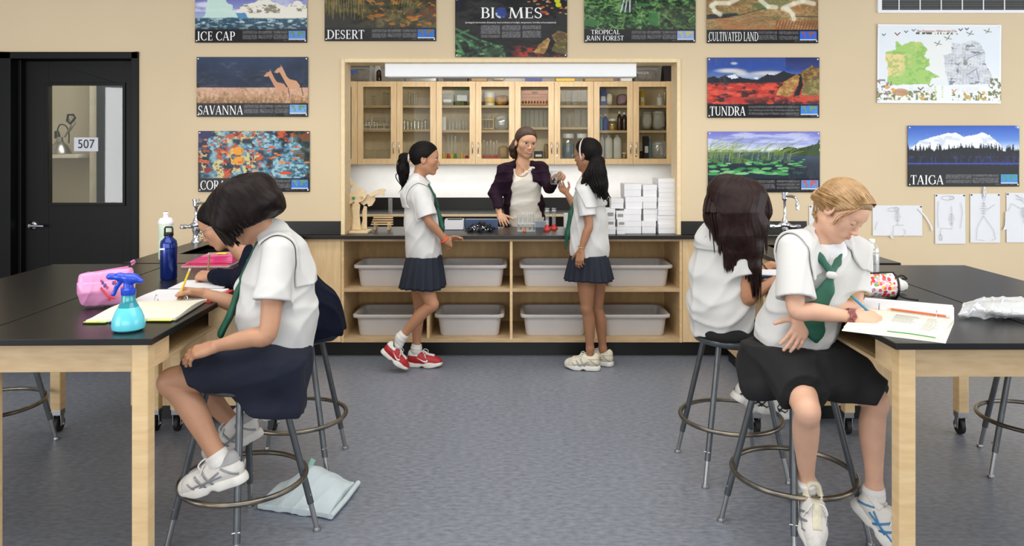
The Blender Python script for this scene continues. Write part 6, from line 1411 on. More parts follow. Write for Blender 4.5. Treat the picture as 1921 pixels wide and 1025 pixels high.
def shoe(parent, heel, toe, up, m='shoe_white', stripe='stripe_silver', style='bars', L=.25, accent=None, side=1):
    if 'u' not in SHOES:
        U, S_ = shoe_solids(); SHOES['u'] = U; SHOES['s'] = S_; SHOES['nu'] = U.net(); SHOES['ns'] = S_.net()
        sl, x, y, z = U.full(); fl = lambda v: v
        def seg(x, z, a, b): t = np.clip(((x-a[0])*(b[0]-a[0])+(z-a[1])*(b[1]-a[1]))/((b[0]-a[0])**2+(b[1]-a[1])**2), 0, 1); return np.hypot(x-a[0]-t*(b[0]-a[0]), z-a[1]-t*(b[1]-a[1])), t
        def region(segs):
            def f(x, y, z):
                r = None
                for a, b, w0, w1 in segs:
                    q, t = seg(x, z, a, b); q = q-(w0+(w1-w0)*t)+0*y; r = q if r is None else np.minimum(r, q)
                return np.maximum(r, .014-np.abs(y)+0*x+0*z)
            return f
        def skin(segs): q = U.shell(.0018, .0016).keep(region(segs), .001); return q.net()
        SHOES['bars'] = skin([((.092, .028), (.128, .084), .0045, .0042), ((.122, .028), (.156, .072), .0045, .0042), ((.060, .052), (.172, .040), .004, .0036), ((.066, .068), (.15, .030), .0036, .0034), ((.008, .042), (.056, .078), .0045, .003), ((.16, .030), (.185, .055), .003, .003)])
        SHOES['swoosh'] = skin([((.142, .062), (.146, .052), .0012, .005), ((.146, .052), (.136, .046), .005, .0068), ((.136, .046), (.118, .050), .0068, .005), ((.118, .050), (.068, .074), .005, .0008)])
        SHOES['toe'] = U.shell(.0014, .0014).keep(lambda x, y, z: (.205-x)+.3*np.abs(y)+0*z, .002).net()
        SHOES['tongue'] = U.shell(.0014, .0022).keep(lambda x, y, z: np.maximum(np.abs(y)-.017, np.abs(x-.135)-.055)+np.maximum(0, .05-z), .002).net()
        SHOES['collar'] = U.shell(.0016, .0022).keep(lambda x, y, z: np.maximum(x-.075, .082-z)+0*y, .002).net()
    heel, toe, up = A3(heel), A3(toe), A3(up); x = nv(toe-heel); z = nv(up-x*(up @ x)); y = np.cross(z, x); sc_ = L/.25
    Xm = np.eye(4); Xm[:3, 0] = x*sc_; Xm[:3, 1] = y*sc_; Xm[:3, 2] = z*sc_; Xm[:3, 3] = heel
    tf = lambda V: V @ Xm[:3, :3].T+Xm[:3, 3]
    put = lambda nm, key, mm, par: raw_mesh(nm, tf(SHOES[key][0]), SHOES[key][1], mm, par)
    o = put('shoe', 'nu', m, parent); put('sole', 'ns', 'shoe_sole', o); put('tongue', 'tongue', accent or 'shoe_white', o); put('stripes' if style == 'bars' else 'swoosh', style, stripe, o); put('collar_lining', 'collar', accent or 'shoe_grey', o)
    if style == 'bars': put('toe_cap', 'toe', 'shoe_white', o)
    mb = MB(); W_ = lambda a, b, c: Vector(tf(np.array([[a, b, c]]))[0])
    for k in range(5):
        xx = .105+.021*k; zz = .098-.0115*k
        mb.tube([W_(xx-.008, -.024, zz-.016), W_(xx, -.012, zz-.001), W_(xx+.006, .012, zz-.001), W_(xx-.004, .024, zz-.014)], .0032*sc_, 6); mb.tube([W_(xx-.008, .024, zz-.016), W_(xx, .012, zz), W_(xx+.006, -.012, zz), W_(xx-.004, -.024, zz-.014)], .0032*sc_, 6)
    for sg in (-1, 1):
        mb.tube(spline([W_(.10, 0, .104), W_(.112, sg*.022, .120), W_(.135, sg*.036, .105), W_(.125, sg*.03, .085), W_(.104, sg*.004, .102)], 4), .0028*sc_, 6); mb.tube(spline([W_(.10, 0, .104), W_(.12, sg*.03, .10), W_(.135, sg*.042, .07)], 4), .0028*sc_, 6)
    mb.build('laces', 'sock_white', o, smooth=True)
    return o
def sock(parent, an, kn, foot, r0=.036, L=.07, hh=.0035):
    an, kn, foot = A3(an), A3(kn), A3(foot); up = nv(kn-an); lo, hi = bounds([an, an+up*L, foot], .06); S = Sdf(lo, hi, hh)
    S.chain([(an+up*(L+.02), r0), (an, r0+.002), (foot, r0-.002)], 0, .02); S.cut(an+up*L, up, .004); S.warp(lambda x, y, z: .0009*np.sin(240*(x*up[0]+y*up[1]+z*up[2])), .01)
    return S.obj('sock', 'sock_white', parent)
def person(label, at, group=None, cat='person', skin='skin_tan'):
    o = wthing('person', label, cat, at, group); o['skin'] = skin; return o
def torso_chain(S, pts, flat, k=0.0): S.chain(pts, k, .05, flat=flat)
def band_ring(name, c, ax, r, t, m, parent, wob=0.0, n=28):
    u, v_ = frame_for(Vector(list(ax))); c = Vector(list(c)); a = Vector(list(ax)).normalized()
    return MB().tube([c+(u*math.cos(q)+v_*math.sin(q))*r+a*wob*math.sin(q*5) for q in [6.2832*i/n for i in range(n)]], t, 8, closed=True).build(name, m, parent, smooth=True)
def through(a, b, d, z, up=.115, pull=None):
    """ends of a pencil pinched at the midpoint of a and b, tip at height z, along d"""
    m_ = (A3(a)+A3(b))/2; d = nv(d); t = (z-m_[2])/d[2]; return m_+d*t, m_+d*up
def pencil(name, label, tip, end, r, m, tipm, cat, group=None):
    tip, end = Vector(list(tip)), Vector(list(end)); o = wthing(name, label, cat, tip, group); d = (end-tip).normalized()
    MB().tube([tip+d*.018, end], r, 6).build('barrel', m, o); MB().tube([tip, tip+d*.018], [.0006, r], 6).build('point', tipm, o); MB().tube([end, end+d*.012], r*1.03, 8).build('end_cap', tipm if name == 'pen' else 'band_pink', o); return o
def pleated(name, m, parent, c, ax, ra, rb, y0, top, bot, n=20, amp=.012, rot=0.0, th=.004, skew=None):
    """pleated skirt: rings from waist to hem around a vertical axis; ra, rb = half widths (across, front-back) at top and hem"""
    N = n*8; rows = 14; V = []; c = A3(c); fx = nv(ax); fy = np.array([-fx[1], fx[0], 0])
    for layer in (0, 1):
        for i in range(rows):
            t = i/(rows-1); hx = ra[0]+(rb[0]-ra[0])*t**.85; hy = ra[1]+(rb[1]-ra[1])*t**.85; zz = top+(bot-top)*t
            for k in range(N):
                a = 2*math.pi*k/N; ph = (a*n/(2*math.pi)+rot) % 1.0; pl = (ph if ph < .8 else (1-ph)*4)-.4; rr = 1+amp/hx*pl*(.25+.95*t)*1.5
                off = -th*layer; sk = (skew[0]*t, skew[1]*t) if skew else (0, 0); fl = .006*t*math.sin(3*a+1)
                V.append(c+fx*(math.cos(a)*(hx*rr+off)+sk[0])+fy*(math.sin(a)*(hy*rr+off)+sk[1])+np.array([0, 0, zz-c[2]+fl]))
    Q = []; o2 = rows*N
    for i in range(rows-1):
        for k in range(N):
            k2 = (k+1) % N; Q.append((i*N+k, (i+1)*N+k, (i+1)*N+k2, i*N+k2)); Q.append((o2+i*N+k2, o2+(i+1)*N+k2, o2+(i+1)*N+k, o2+i*N+k))
    for k in range(N):
        k2 = (k+1) % N; b = (rows-1)*N; Q.append((b+k, o2+b+k, o2+b+k2, b+k2)); Q.append((k2, o2+k2, o2+k, k))
    return raw_mesh(name, np.array(V), np.array(Q)[:, ::-1], m, parent)

def blouse(o, chain, flat, hem, sleeves, seed, amp=.010, wl=.12, dirn=(1, 0, .6), h_=.0042, name='blouse', m='blouse', kk=.06, extra=None):
    """loose short sleeved top: torso, hollow sleeves, hem, soft folds; returns the solid for collars"""
    pts = [c for c, _ in chain]+[q for s_ in sleeves for q in s_[:2]]; B = Sdf(*bounds(pts, .2), h_)
    B.chain(chain, 0, .06, flat=flat)
    if extra: extra(B)
    B.cut(*hem, .004); fo = folds(amp, wl, seed, dirn); f2 = folds(amp*.55, wl, seed, dirn); B.warp(fo, .05)
    for sh, el, q, r0, r1 in sleeves:
        sh, el = A3(sh), A3(el); e = sh+(el-sh)*q; a = nv(el-sh); B2 = B.clone(); B2.d[:] = .3
        B2.chain([(sh-a*.01, r0), (e+a*.05, r1)], 0, .02); B2.warp(f2, .05); B2.cut(e, a, .004); B2.cone(e-a*.045, e+a*.03, r1-.030, r1-.0135, .003, 's')
        hh = np.clip(.5+.5*(B2.d-B.d)/kk, 0, 1); B.d = (B2.d*(1-hh)+B.d*hh-kk*hh*(1-hh)).astype(np.float32)
    return B

def hbox(h, *extra, m=.78): return bounds([h.c-m*h.H*np.ones(3), h.c+m*h.H*np.ones(3)]+list(extra), .03)
# ------------------------------------------------------------------ standing girl with ponytail and red shoes
def girl_left():
    d = 5.24
    o = person('girl with ponytail standing in red shoes at the counter, navy skirt', (X(795, d), d, 0), skin='skin_warm')
    h = Head(P(798.5, 298, d), (1, .06, -.04), (.02, 0, 1), .225); nk = P(783, 342, d)
    shR, elR, wrR = P(789, 366, d-.13), P(804, 414, d-.17), P(836, 452, d-.10); shL, elL, wrL = P(786, 366, d+.13), P(806, 418, d+.18), P(838, 449, d+.06)
    hipR, knR, anR = P(790, 512, d-.07), P(811, 572, d-.10), P(752, 634, d-.06); hipL, knL, anL = P(786, 512, d+.08), P(788, 580, d+.08), P(781, 655, d+.08)
    lo, hi = bounds([h.p(0, 0, .55), h.p(0, .55, 0), h.p(0, -.5, 0), shR, elR, wrR, elL, wrL, knR, anR, anL, P(850, 470, d), P(747, 650, d)], .09)
    S = Sdf(lo, hi, .0035); add_head(S, h, nk, .046)
    for a in ((shR, elR, wrR), (shL, elL, wrL)): add_arm(S, *a, .84)
    add_hand(S, wrR, nv(A3(P(849, 460, d-.02))-A3(wrR)), (-.1, -.8, .5), 1, .86, (.7, .75, .8, .8), (.3, .3)); add_hand(S, wrL, nv(A3(P(856, 446, d+.03))-A3(wrL)), (0, .45, .9), -1, .86, (.25, .2, .25, .3), (.3, .3))
    flat = ((0, 1, 0), 1.3)
    S.chain([(A3(nk)+[0, 0, -.01], .045), (P(783, 380, d), .075), (P(790, 450, d), .07), (P(788, 505, d), .08)], .03, .04, flat=flat)
    add_leg(S, hipR, knR, anR, .88); add_leg(S, hipL, knL, anL, .88)
    S.cone(anR, A3(anR)+A3((-.02, 0, -.05)), .028, .028, .02); S.cone(anL, A3(anL)+A3((0, 0, -.06)), .028, .028, .02)
    S.obj('body', 'skin_warm', o); face_bits(h, o, 'lip_brown')
    # hair
    Hs = Sdf(*hbox(h), .003); cap(Hs, h, .035, ((.33, .27), (.02, -.02)), -.33); tie = h.p(0, -.52, .0)
    groove(Hs, h, h.f, h.p(0, 0, .06), 40, .0018); Hs.obj('hair', 'hair_black', o)
    Ps = Sdf(*bounds([h.p(0, -.5, .15), P(755, 356, d), P(775, 300, d)], .09), .003); g = [P(766.5, 292, d), P(758, 297, d), P(756, 318, d), P(757, 338, d), P(759, 354, d)]
    Ps.chain([(g[0], .018), (g[1], .034), (g[2], .040), (g[3], .026), (g[4], .006)], 0, .02); groove(Ps, h, (0, 0, 1), A3(g[2]), 16, .003); Ps.obj('ponytail', 'hair_black', o)
    rs = random.Random(1); st = []
    for k in range(40):
        j = lambda s_: Vector((rs.gauss(0, s_), rs.gauss(0, s_), rs.gauss(0, s_*.6))); st.append([g[0]+j(.006), g[1]+j(.018), g[2]+j(.026), g[3]+j(.022), g[4]+j(.018)+Vector((0, 0, rs.uniform(-.05, .03)))])
    hair_tubes(st, 'loose_strands', 'hair_black', o, .0045); band_ring('hair_tie', tie+h.f*.01*0, h.f, .026, .007, 'band_pink', o)
    # blouse
    B = blouse(o, [(P(782, 340, d), .058), (P(785, 368, d), .100), (P(791, 420, d), .112), (P(794.5, 462, d), .114), (P(796, 500, d), .122)], ((0, 1, 0), 1.28), (P(796, 481, d), (.03, 0, -1)), [(shR, elR, .86, .062, .076), (shL, elL, .86, .062, .076)], 3)
    B.ell(h.p(0, -.02, -.3), (.062, .062, .075), None, .006, 's'); B.obj('blouse', 'blouse', o, smooth=1)
    Cc = B.shell(.007, .0045); c0 = A3(P(772, 366, d)); Cc.keep(lambda x, y, z: np.maximum(np.maximum(c0[2]-.085-z+0*x, np.abs(y-d)-.125), (x-c0[0]-.085)-(z-c0[2])*.55), .003); Cc.obj('sailor_collar', 'blouse', o)
    G = Sdf(*bounds([P(800, 350, d), P(838, 442, d)], .14), .0035); G.chain([(P(804, 346, d-.07), .006), (P(815, 366, d-.06), .007), (P(821.5, 386, d-.02), .009)], 0, .01); G.chain([(P(804, 346, d+.07), .006), (P(815, 366, d+.06), .007), (P(821.5, 386, d+.02), .009)], 0, .01)
    G.chain([(P(821, 388, d), .012), (P(826, 410, d), .026), (P(830, 427, d), .031), (P(832, 437, d), .006)], .01, .02, flat=((1, 0, .1), .5)); G.obj('neck_scarf', 'scarf_green', o)
    pleated('skirt', 'skirt_navy', o, (X(796, d), d, 0), (1, 0, 0), (.118, .145), (.155, .19), 0, Z(477, d), Z(538, d), 16, .018, .3, skew=(-.012, 0))
    sock(o, anR, knR, A3(anR)+A3((-.015, 0, -.05)), .034, .045); sock(o, anL, knL, A3(anL)+A3((.0, 0, -.05)), .034, .035)
    shoe(o, P(715, 661, d-.06), P(757, 694, d-.06), (.55, 0, .83), 'shoe_red', 'eye_white', 'swoosh', .222, 'sock_white'); shoe(o, (X(766, d+.08), d+.09, 0.001), (X(832, d+.08), d+.06, 0.001), (0, 0, 1), 'shoe_red', 'eye_white', 'swoosh', .25, 'sock_white')
    band_ring('wristband', A3(wrR)+nv(A3(wrR)-A3(elR))*-.015, A3(wrR)-A3(elR), .026, .006, 'orange_band', o)
girl_left()
# ------------------------------------------------------------------ standing girl with headband seen from behind
def girl_right():
    d = 5.26
    o = person('girl with pale headband standing at the counter, back turned, beige trainers', (X(1108, d), d, 0), skin='skin_brown')
    h = Head(P(1101, 291, d), (-.78, .62, -.05), (0, 0, 1), .222); nk = P(1103, 337, d)
    shL, elL, wrL = P(1097, 364, d-.14), P(1105, 423, d-.175), P(1090, 470, d-.175); shR, elR, wrR = P(1112, 360, d+.12), P(1085, 398, d+.30), P(1062, 361, d+.44)
    hipL, knL, anL = P(1099, 512, d-.06), P(1101, 578, d-.05), P(1107, 655, d-.02); hipR, knR, anR = P(1119, 512, d+.05), P(1120, 578, d+.07), P(1131, 655, d+.09)
    lo, hi = bounds([h.p(0, 0, .6), h.p(0, .6, 0), h.p(0, -.6, 0), shL, elL, wrL, shR, elR, wrR, P(1038, 340, d+.62), anL, anR, P(1080, 520, d-.2)], .08); S = Sdf(lo, hi, .0035); add_head(S, h, nk, .046)
    add_arm(S, shL, elL, wrL, .84); add_arm(S, shR, elR, wrR, .84)
    add_hand(S, wrL, (-.14, -.05, -1), (-.5, -.85, .05), -1, .86, (.35, .4, .45, .5), (.2, .2)); tips, th_ = add_hand(S, wrR, nv(A3(P(1044, 344, d+.62))-A3(wrR)), (.3, .2, -.9), 1, .86, (.55, .6, .65, .7), (.5, .5))
    S.chain([(A3(nk)+[0, 0, -.01], .045), (P(1106, 380, d), .075), (P(1106, 450, d), .07), (P(1108, 505, d), .08)], .03, .04, flat=((.62, .78, 0), 1.25))
    add_leg(S, hipL, knL, anL, .88, A3(anL)+A3((0, 0, -.06))); add_leg(S, hipR, knR, anR, .88, A3(anR)+A3((0, 0, -.06))); S.obj('body', 'skin_brown', o); face_bits(h, o, 'lip_brown')
    Hs = Sdf(*hbox(h), .003); cap(Hs, h, .035, ((.33, .30), (.03, -.05)), -.33); tie = A3(P(1117, 296, d-.09)); groove(Hs, h, h.f, h.p(0, 0, .05), 40, .0018); Hs.obj('hair', 'hair_black', o)
    g = [P(1116, 297, d-.07), P(1120, 305, d-.13), P(1119, 325, d-.17), P(1124, 346, d-.18), P(1135, 370, d-.18)]
    Ps = Sdf(*bounds(g, .11), .0035); Ps.chain([(g[0], .022), (g[1], .046), (g[2], .062), (g[3], .056), (g[4], .018)], 0, .03); Ps.chain([(g[1], .03), (P(1104, 330, d-.16), .034), (P(1093, 343, d-.16), .012)], .02, .02); groove(Ps, h, (0, 0, 1), A3(g[2]), 22, .004); Ps.obj('ponytail', 'hair_black', o)
    rs = random.Random(2); st = []
    for k in range(70):
        j = lambda s_: Vector((rs.gauss(0, s_), rs.gauss(0, s_*.6), rs.gauss(0, s_*.4))); a = rs.uniform(-.05, .012); e = Vector((a, 0, 0))
        st.append([g[0]+j(.008), g[1]+j(.02), g[2]+j(.026)+e*.4, g[3]+j(.026)+e*.8, g[4]+j(.02)+e+Vector((0, 0, rs.uniform(-.03, .06)))])
    hair_tubes(st, 'loose_strands', 'hair_black', o, .0048); band_ring('hair_tie', tie, A3(g[1])-A3(g[0]), .027, .008, 'hair_black', o)
    n = h.f*.05+h.u*1; R_ = .39*h.H
    MB().tube([A3(h.p(math.cos(a)*.385, .045+.20*max(0, math.sin(a)) if False else .01+.02*math.sin(a), .09+math.sin(a)*.435)) for a in [math.radians(q) for q in range(-35, 216, 8)]], .0058, 8).build('headband', 'band_pink', o, smooth=True)
    B = blouse(o, [(P(1104, 344, d), .058), (P(1106, 370, d), .095), (P(1106, 420, d), .108), (P(1106, 460, d), .118), (P(1105, 500, d), .126)], ((.62, .78, 0), 1.22), (P(1104, 480.5, d), (-.05, 0, -1)), [(shL, elL, .70, .058, .064), (shR, elR, .8, .06, .066)], 11, dirn=(-.6, 0, .8))
    B.obj('blouse', 'blouse', o, smooth=1)
    Cc = B.shell(.007, .0045); c0 = A3(P(1112, 352, d-.08)); Cc.keep(lambda x, y, z: np.maximum(np.maximum(c0[2]-.13-z+0*x+0*y, (y-d)-.02), (-(x-X(1076, d)))*.7-(z-c0[2])*.35), .003); Cc.obj('sailor_collar', 'blouse', o)
    G = Sdf(*bounds([P(1056, 350, d), P(1090, 475, d)], .16), .0035); G.chain([(P(1093, 350, d-.06), .008), (P(1083, 362, d-.05), .009), (P(1077, 374, d+.02), .012)], 0, .01)
    G.chain([(P(1077, 374, d+.04), .013), (P(1070, 405, d+.03), .030), (P(1064, 440, d+.03), .034), (P(1061, 466, d+.03), .012)], .01, .02, flat=((1, .2, .1), .45)); G.obj('neck_scarf', 'scarf_green', o)
    pleated('skirt', 'skirt_navy', o, (X(1104.5, d), d, 0), (1, 0, 0), (.128, .14), (.168, .17), 0, Z(477, d), Z(524, d), 18, .018, .1)
    shoe(o, (X(1123, d), d-.035, 0.001), (X(1058, d), d+.03, 0.001), (0, 0, 1), 'shoe_cream', 'shoe_grey', 'bars', .25, 'shoe_cream'); shoe(o, (X(1147, d+.1), d+.06, 0.001), (X(1100, d+.2), d+.17, 0.001), (0, 0, 1), 'shoe_cream', 'shoe_grey', 'bars', .245, 'shoe_cream')
    band_ring('bracelet', A3(wrL)+[.002, 0, .02], A3(wrL)-A3(elL), .026, .0022, 'gold', o)
    mb = MB(); e = h.p(-.14, .40, -.01)
    for sx in (-1, 1): mb.tube([A3(h.p(sx*.14+.085*math.cos(a), .40, -.01+.06*math.sin(a))) for a in [6.283*i/16 for i in range(16)]], .0016, 6, closed=True); mb.tube([A3(h.p(sx*.225, .39, 0)), A3(h.p(sx*.335, .2, .01)), A3(h.p(sx*.35, -.03, .02))], .0018, 6)
    mb.build('glasses', 'silver', o)
    return tips, th_
girl_right()
# ------------------------------------------------------------------ teacher behind the counter
def teacher():
    d = 6.38
    o = person('smiling woman in purple cardigan behind the counter, handing over a beaker', (X(985, d), d, 0), skin='skin_teacher')
    h = Head(P(986.5, 268, d-.02), (.36, -.92, -.10), (.10, 0, 1), .252); nk = P(981, 306, d+.01)
    shR, elR, wrR = P(945, 319, d), P(928, 362, d-.02), P(938, 404, d-.20); shL, elL, wrL = P(1014, 314, d), P(1031, 352, d-.10), P(1047, 333, d-.42)
    lo, hi = bounds([h.p(0, 0, .6), h.p(0, .6, 0), h.p(0, -.6, 0), shR, elR, wrR, shL, elL, wrL, P(1062, 330, 5.85), P(955, 428, 5.95), (X(985, d), d, .55)], .1); S = Sdf(lo, hi, .0035)
    add_head(S, h, nk, .050); add_arm(S, shR, elR, wrR, 1.0); add_arm(S, shL, elL, wrL, 1.0)
    add_hand(S, wrR, nv(A3(P(950, 425, 5.99))-A3(wrR)), (-.3, -.3, .85), 1, 1.0, (.3, .25, .3, .35), (.2, .2), .1)
    bk = A3(P(1043, 336, 5.85)); add_hand(S, wrL, nv(A3(P(1058, 326, 5.86))-A3(wrL)), (.55, .2, .8), -1, 1.0, (.8, .85, .9, .9), (.4, .5), .08, thumb_dir=(-.55, -.75, -.2))
    S.chain([(A3(nk)+[0, 0, -.03], .048), (P(980, 340, d+.01), .080), (P(984, 380, d+.01), .075), (P(985, 430, d+.01), .08), ((X(985, d), d+.01, .80), .085)], .04, .05, flat=((1, 0, 0), 1.25))
    S.cone(nk, P(981, 332, d-.03), .045, .05, .04); S.obj('body', 'skin_teacher', o); face_bits(h, o, 'lip_rose', smile=1.0)
    Hs = Sdf(*hbox(h), .003); cap(Hs, h, .032, ((.35, .27), (.03, -.06)), -.42); groove(Hs, h, h.f, h.p(0, 0, .1), 44, .002); Hs.obj('hair', 'hair_brown', o)
    Ps = Sdf(*bounds([h.p(-.6, -.5, -.9), h.p(.6, .2, .2)], .05), .0035)
    Ps.chain([(h.p(.25, -.30, -.05), .03), (h.p(.37, -.20, -.26), .030), (h.p(.35, -.2, -.45), .022), (h.p(.30, -.2, -.58), .006)], 0, .02); Ps.chain([(h.p(-.2, -.30, -.15), .03), (h.p(-.28, -.25, -.40), .02), (h.p(-.24, -.2, -.55), .006)], .01, .02)
    Ps.chain([(h.p(0, -.42, -.1), .05), (h.p(0, -.38, -.5), .05), (h.p(0, -.3, -.65), .02)], .02, .02); groove(Ps, h, h.u, h.p(0, -.3, -.4), 26, .003); Ps.obj('ponytail', 'hair_brown', o)
    # white top
    Tt = Sdf(*bounds([P(935, 310, d), P(1030, 430, d), (X(985, d), d, .75)], .15), .004)
    Tt.chain([(P(982, 326, d-.01), .082), (P(984, 350, d-.01), .104), (P(985, 385, d-.01), .104), (P(987, 415, d), .116), ((X(988, d), d, .84), .126)], 0, .05, flat=((1, 0, 0), 1.26))
    nl = A3(P(981, 331, d-.10)); Tt.ell(nl+[-.012, -.02, .07], (.082, .13, .080), None, .008, 's'); Tt.cut(P(985, 311, d), (-.25, 0, 1), .004); Tt.cut((0, 0, .885), (0, 0, -1), .004); Tt.warp(folds(.007, .10, 5, (1, 0, .2)), .05); top = Tt.obj('white_top', 'camisole', o)
    rs = random.Random(5); mb = MB()
    for k in range(16):
        t = k/15; q = P(977+23*t+rs.uniform(-1, 1), 329-15*t**1.4+rs.uniform(-1.5, 1.5), d-.128+.03*t); mb.sphere(q, .010, 8, (1.2, .5, .9))
    mb.build('lace_trim', 'camisole', top, smooth=True)
    # open cardigan
    K_ = Sdf(*bounds([P(925, 300, d), P(1050, 440, d), shR, elR, wrR, shL, elL, wrL, (X(985, d), d, .62)], .12), .0045)
    K_.chain([(P(980, 316, d+.02), .062), (P(980, 335, d+.01), .118), (P(983, 385, d+.01), .118), (P(985, 425, d+.01), .128), ((X(987, d), d+.01, .72), .145)], 0, .05, flat=((1, 0, 0), 1.36))
    for a, nx in (((shR, elR, wrR), 966), ((shL, elL, wrL), 996)):
        s_, e, w_ = map(A3, a); K_.cone(P(nx, 308, d+.015), s_+[0, 0, -.0], .036, .050, .04); K_.chain([(s_+[0, 0, -.004], .055), (e, .049), (w_+nv(e-w_)*.02, .038)], .05, .03)
    c0 = P(985, 380, d-.2); zn = Z(312, d)
    def opening(x, y, z): w_ = .066+.062*np.clip((zn-z)/.42, 0, 1); return np.maximum(np.abs(x-(X(980, d)+.018*np.clip((zn-z)/.4, 0, 1)))-w_, y-(d-.03))
    sl, x, y, z = K_.full(); K_.d = np.maximum(K_.d, -opening(x, y, z)).astype(np.float32)
    K_.cone(A3(wrR)+nv(A3(elR)-A3(wrR))*.045, A3(wrR)+nv(A3(wrR)-A3(elR))*.06, .034, .036, .004, 's'); K_.cut(P(985, 304, d), (0, 0, 1), .01) if False else None
    K_.ell(A3(nk)+[0, -.03, .04], (.062, .09, .075), None, .006, 's'); wl = A3(wrL); al = nv(wl-A3(elL)); K_.put(lambda x, y, z: np.maximum(.0-((x-wl[0])*al[0]+(y-wl[1])*al[1]+(z-wl[2])*al[2])-.015, np.sqrt((x-wl[0])**2+(y-wl[1])**2+(z-wl[2])**2)-.12), wl-.12, wl+.12, .004, 's')
    w2 = A3(wrR); a2 = nv(w2-A3(elR)); K_.put(lambda x, y, z: np.maximum(-((x-w2[0])*a2[0]+(y-w2[1])*a2[1]+(z-w2[2])*a2[2])-.02, np.sqrt((x-w2[0])**2+(y-w2[1])**2+(z-w2[2])**2)-.12), w2-.12, w2+.12, .004, 's')
    K_.warp(folds(.011, .11, 9), .05); K_.obj('cardigan', 'cardigan', o)
    Lg = Sdf(*bounds([(X(965, d), d, .06), (X(1010, d), d, .95)], .2), .006)
    for sx in (-.085, .085): Lg.chain([((X(987, d)+sx*.9, d, .84), .098), ((X(987, d)+sx, d, .48), .066), ((X(987, d)+sx, d+.01, .04), .05)], .03, .03)
    Lg.obj('trousers', 'trousers', o)
    for sx in (-.085, .085): shoe(o, (X(987, d)+sx, d+.09, .001), (X(987, d)+sx*1.3, d-.16, .001), (0, 0, 1), 'shoe_black', 'shoe_grey', 'bars', .26, 'shoe_black')
    nc = P(980, 317, d-.088); mb = MB(); mb.tube(spline([P(967, 303, d-.035), P(973, 310, d-.075), nc, P(988, 310, d-.072), P(994, 302, d-.03)], 4), .0015, 6); mb.tube([nc+Vector((math.cos(a)*.012, -.004, -.013+math.sin(a)*.012)) for a in [6.283*i/14 for i in range(14)]], .0022, 6, closed=True); mb.build('necklace', 'gold', o, smooth=True)
    c = Vector((X(1043, 5.85), 5.85, Z(346, 5.85))); R = .043; g = wthing('glass_beaker', 'clear glass beaker held between the woman and the girl with headband', 'beaker', c)
    MB().lathe([(R*.9, 0), (R, .006), (R, .092), (R*1.08, .1)], c, 24).build('beaker_body', 'glass', g, smooth=True); MB().lathe([(R*1.0, .098), (R*1.1, .1), (R, .103)], c, 24).build('rim', 'cup_plastic', g, smooth=True); MB().lathe([(0, .002), (R*.9, .002), (R*.9, .005), (0, .005)], c, 24).build('base', 'cup_plastic', g, smooth=True)
teacher()
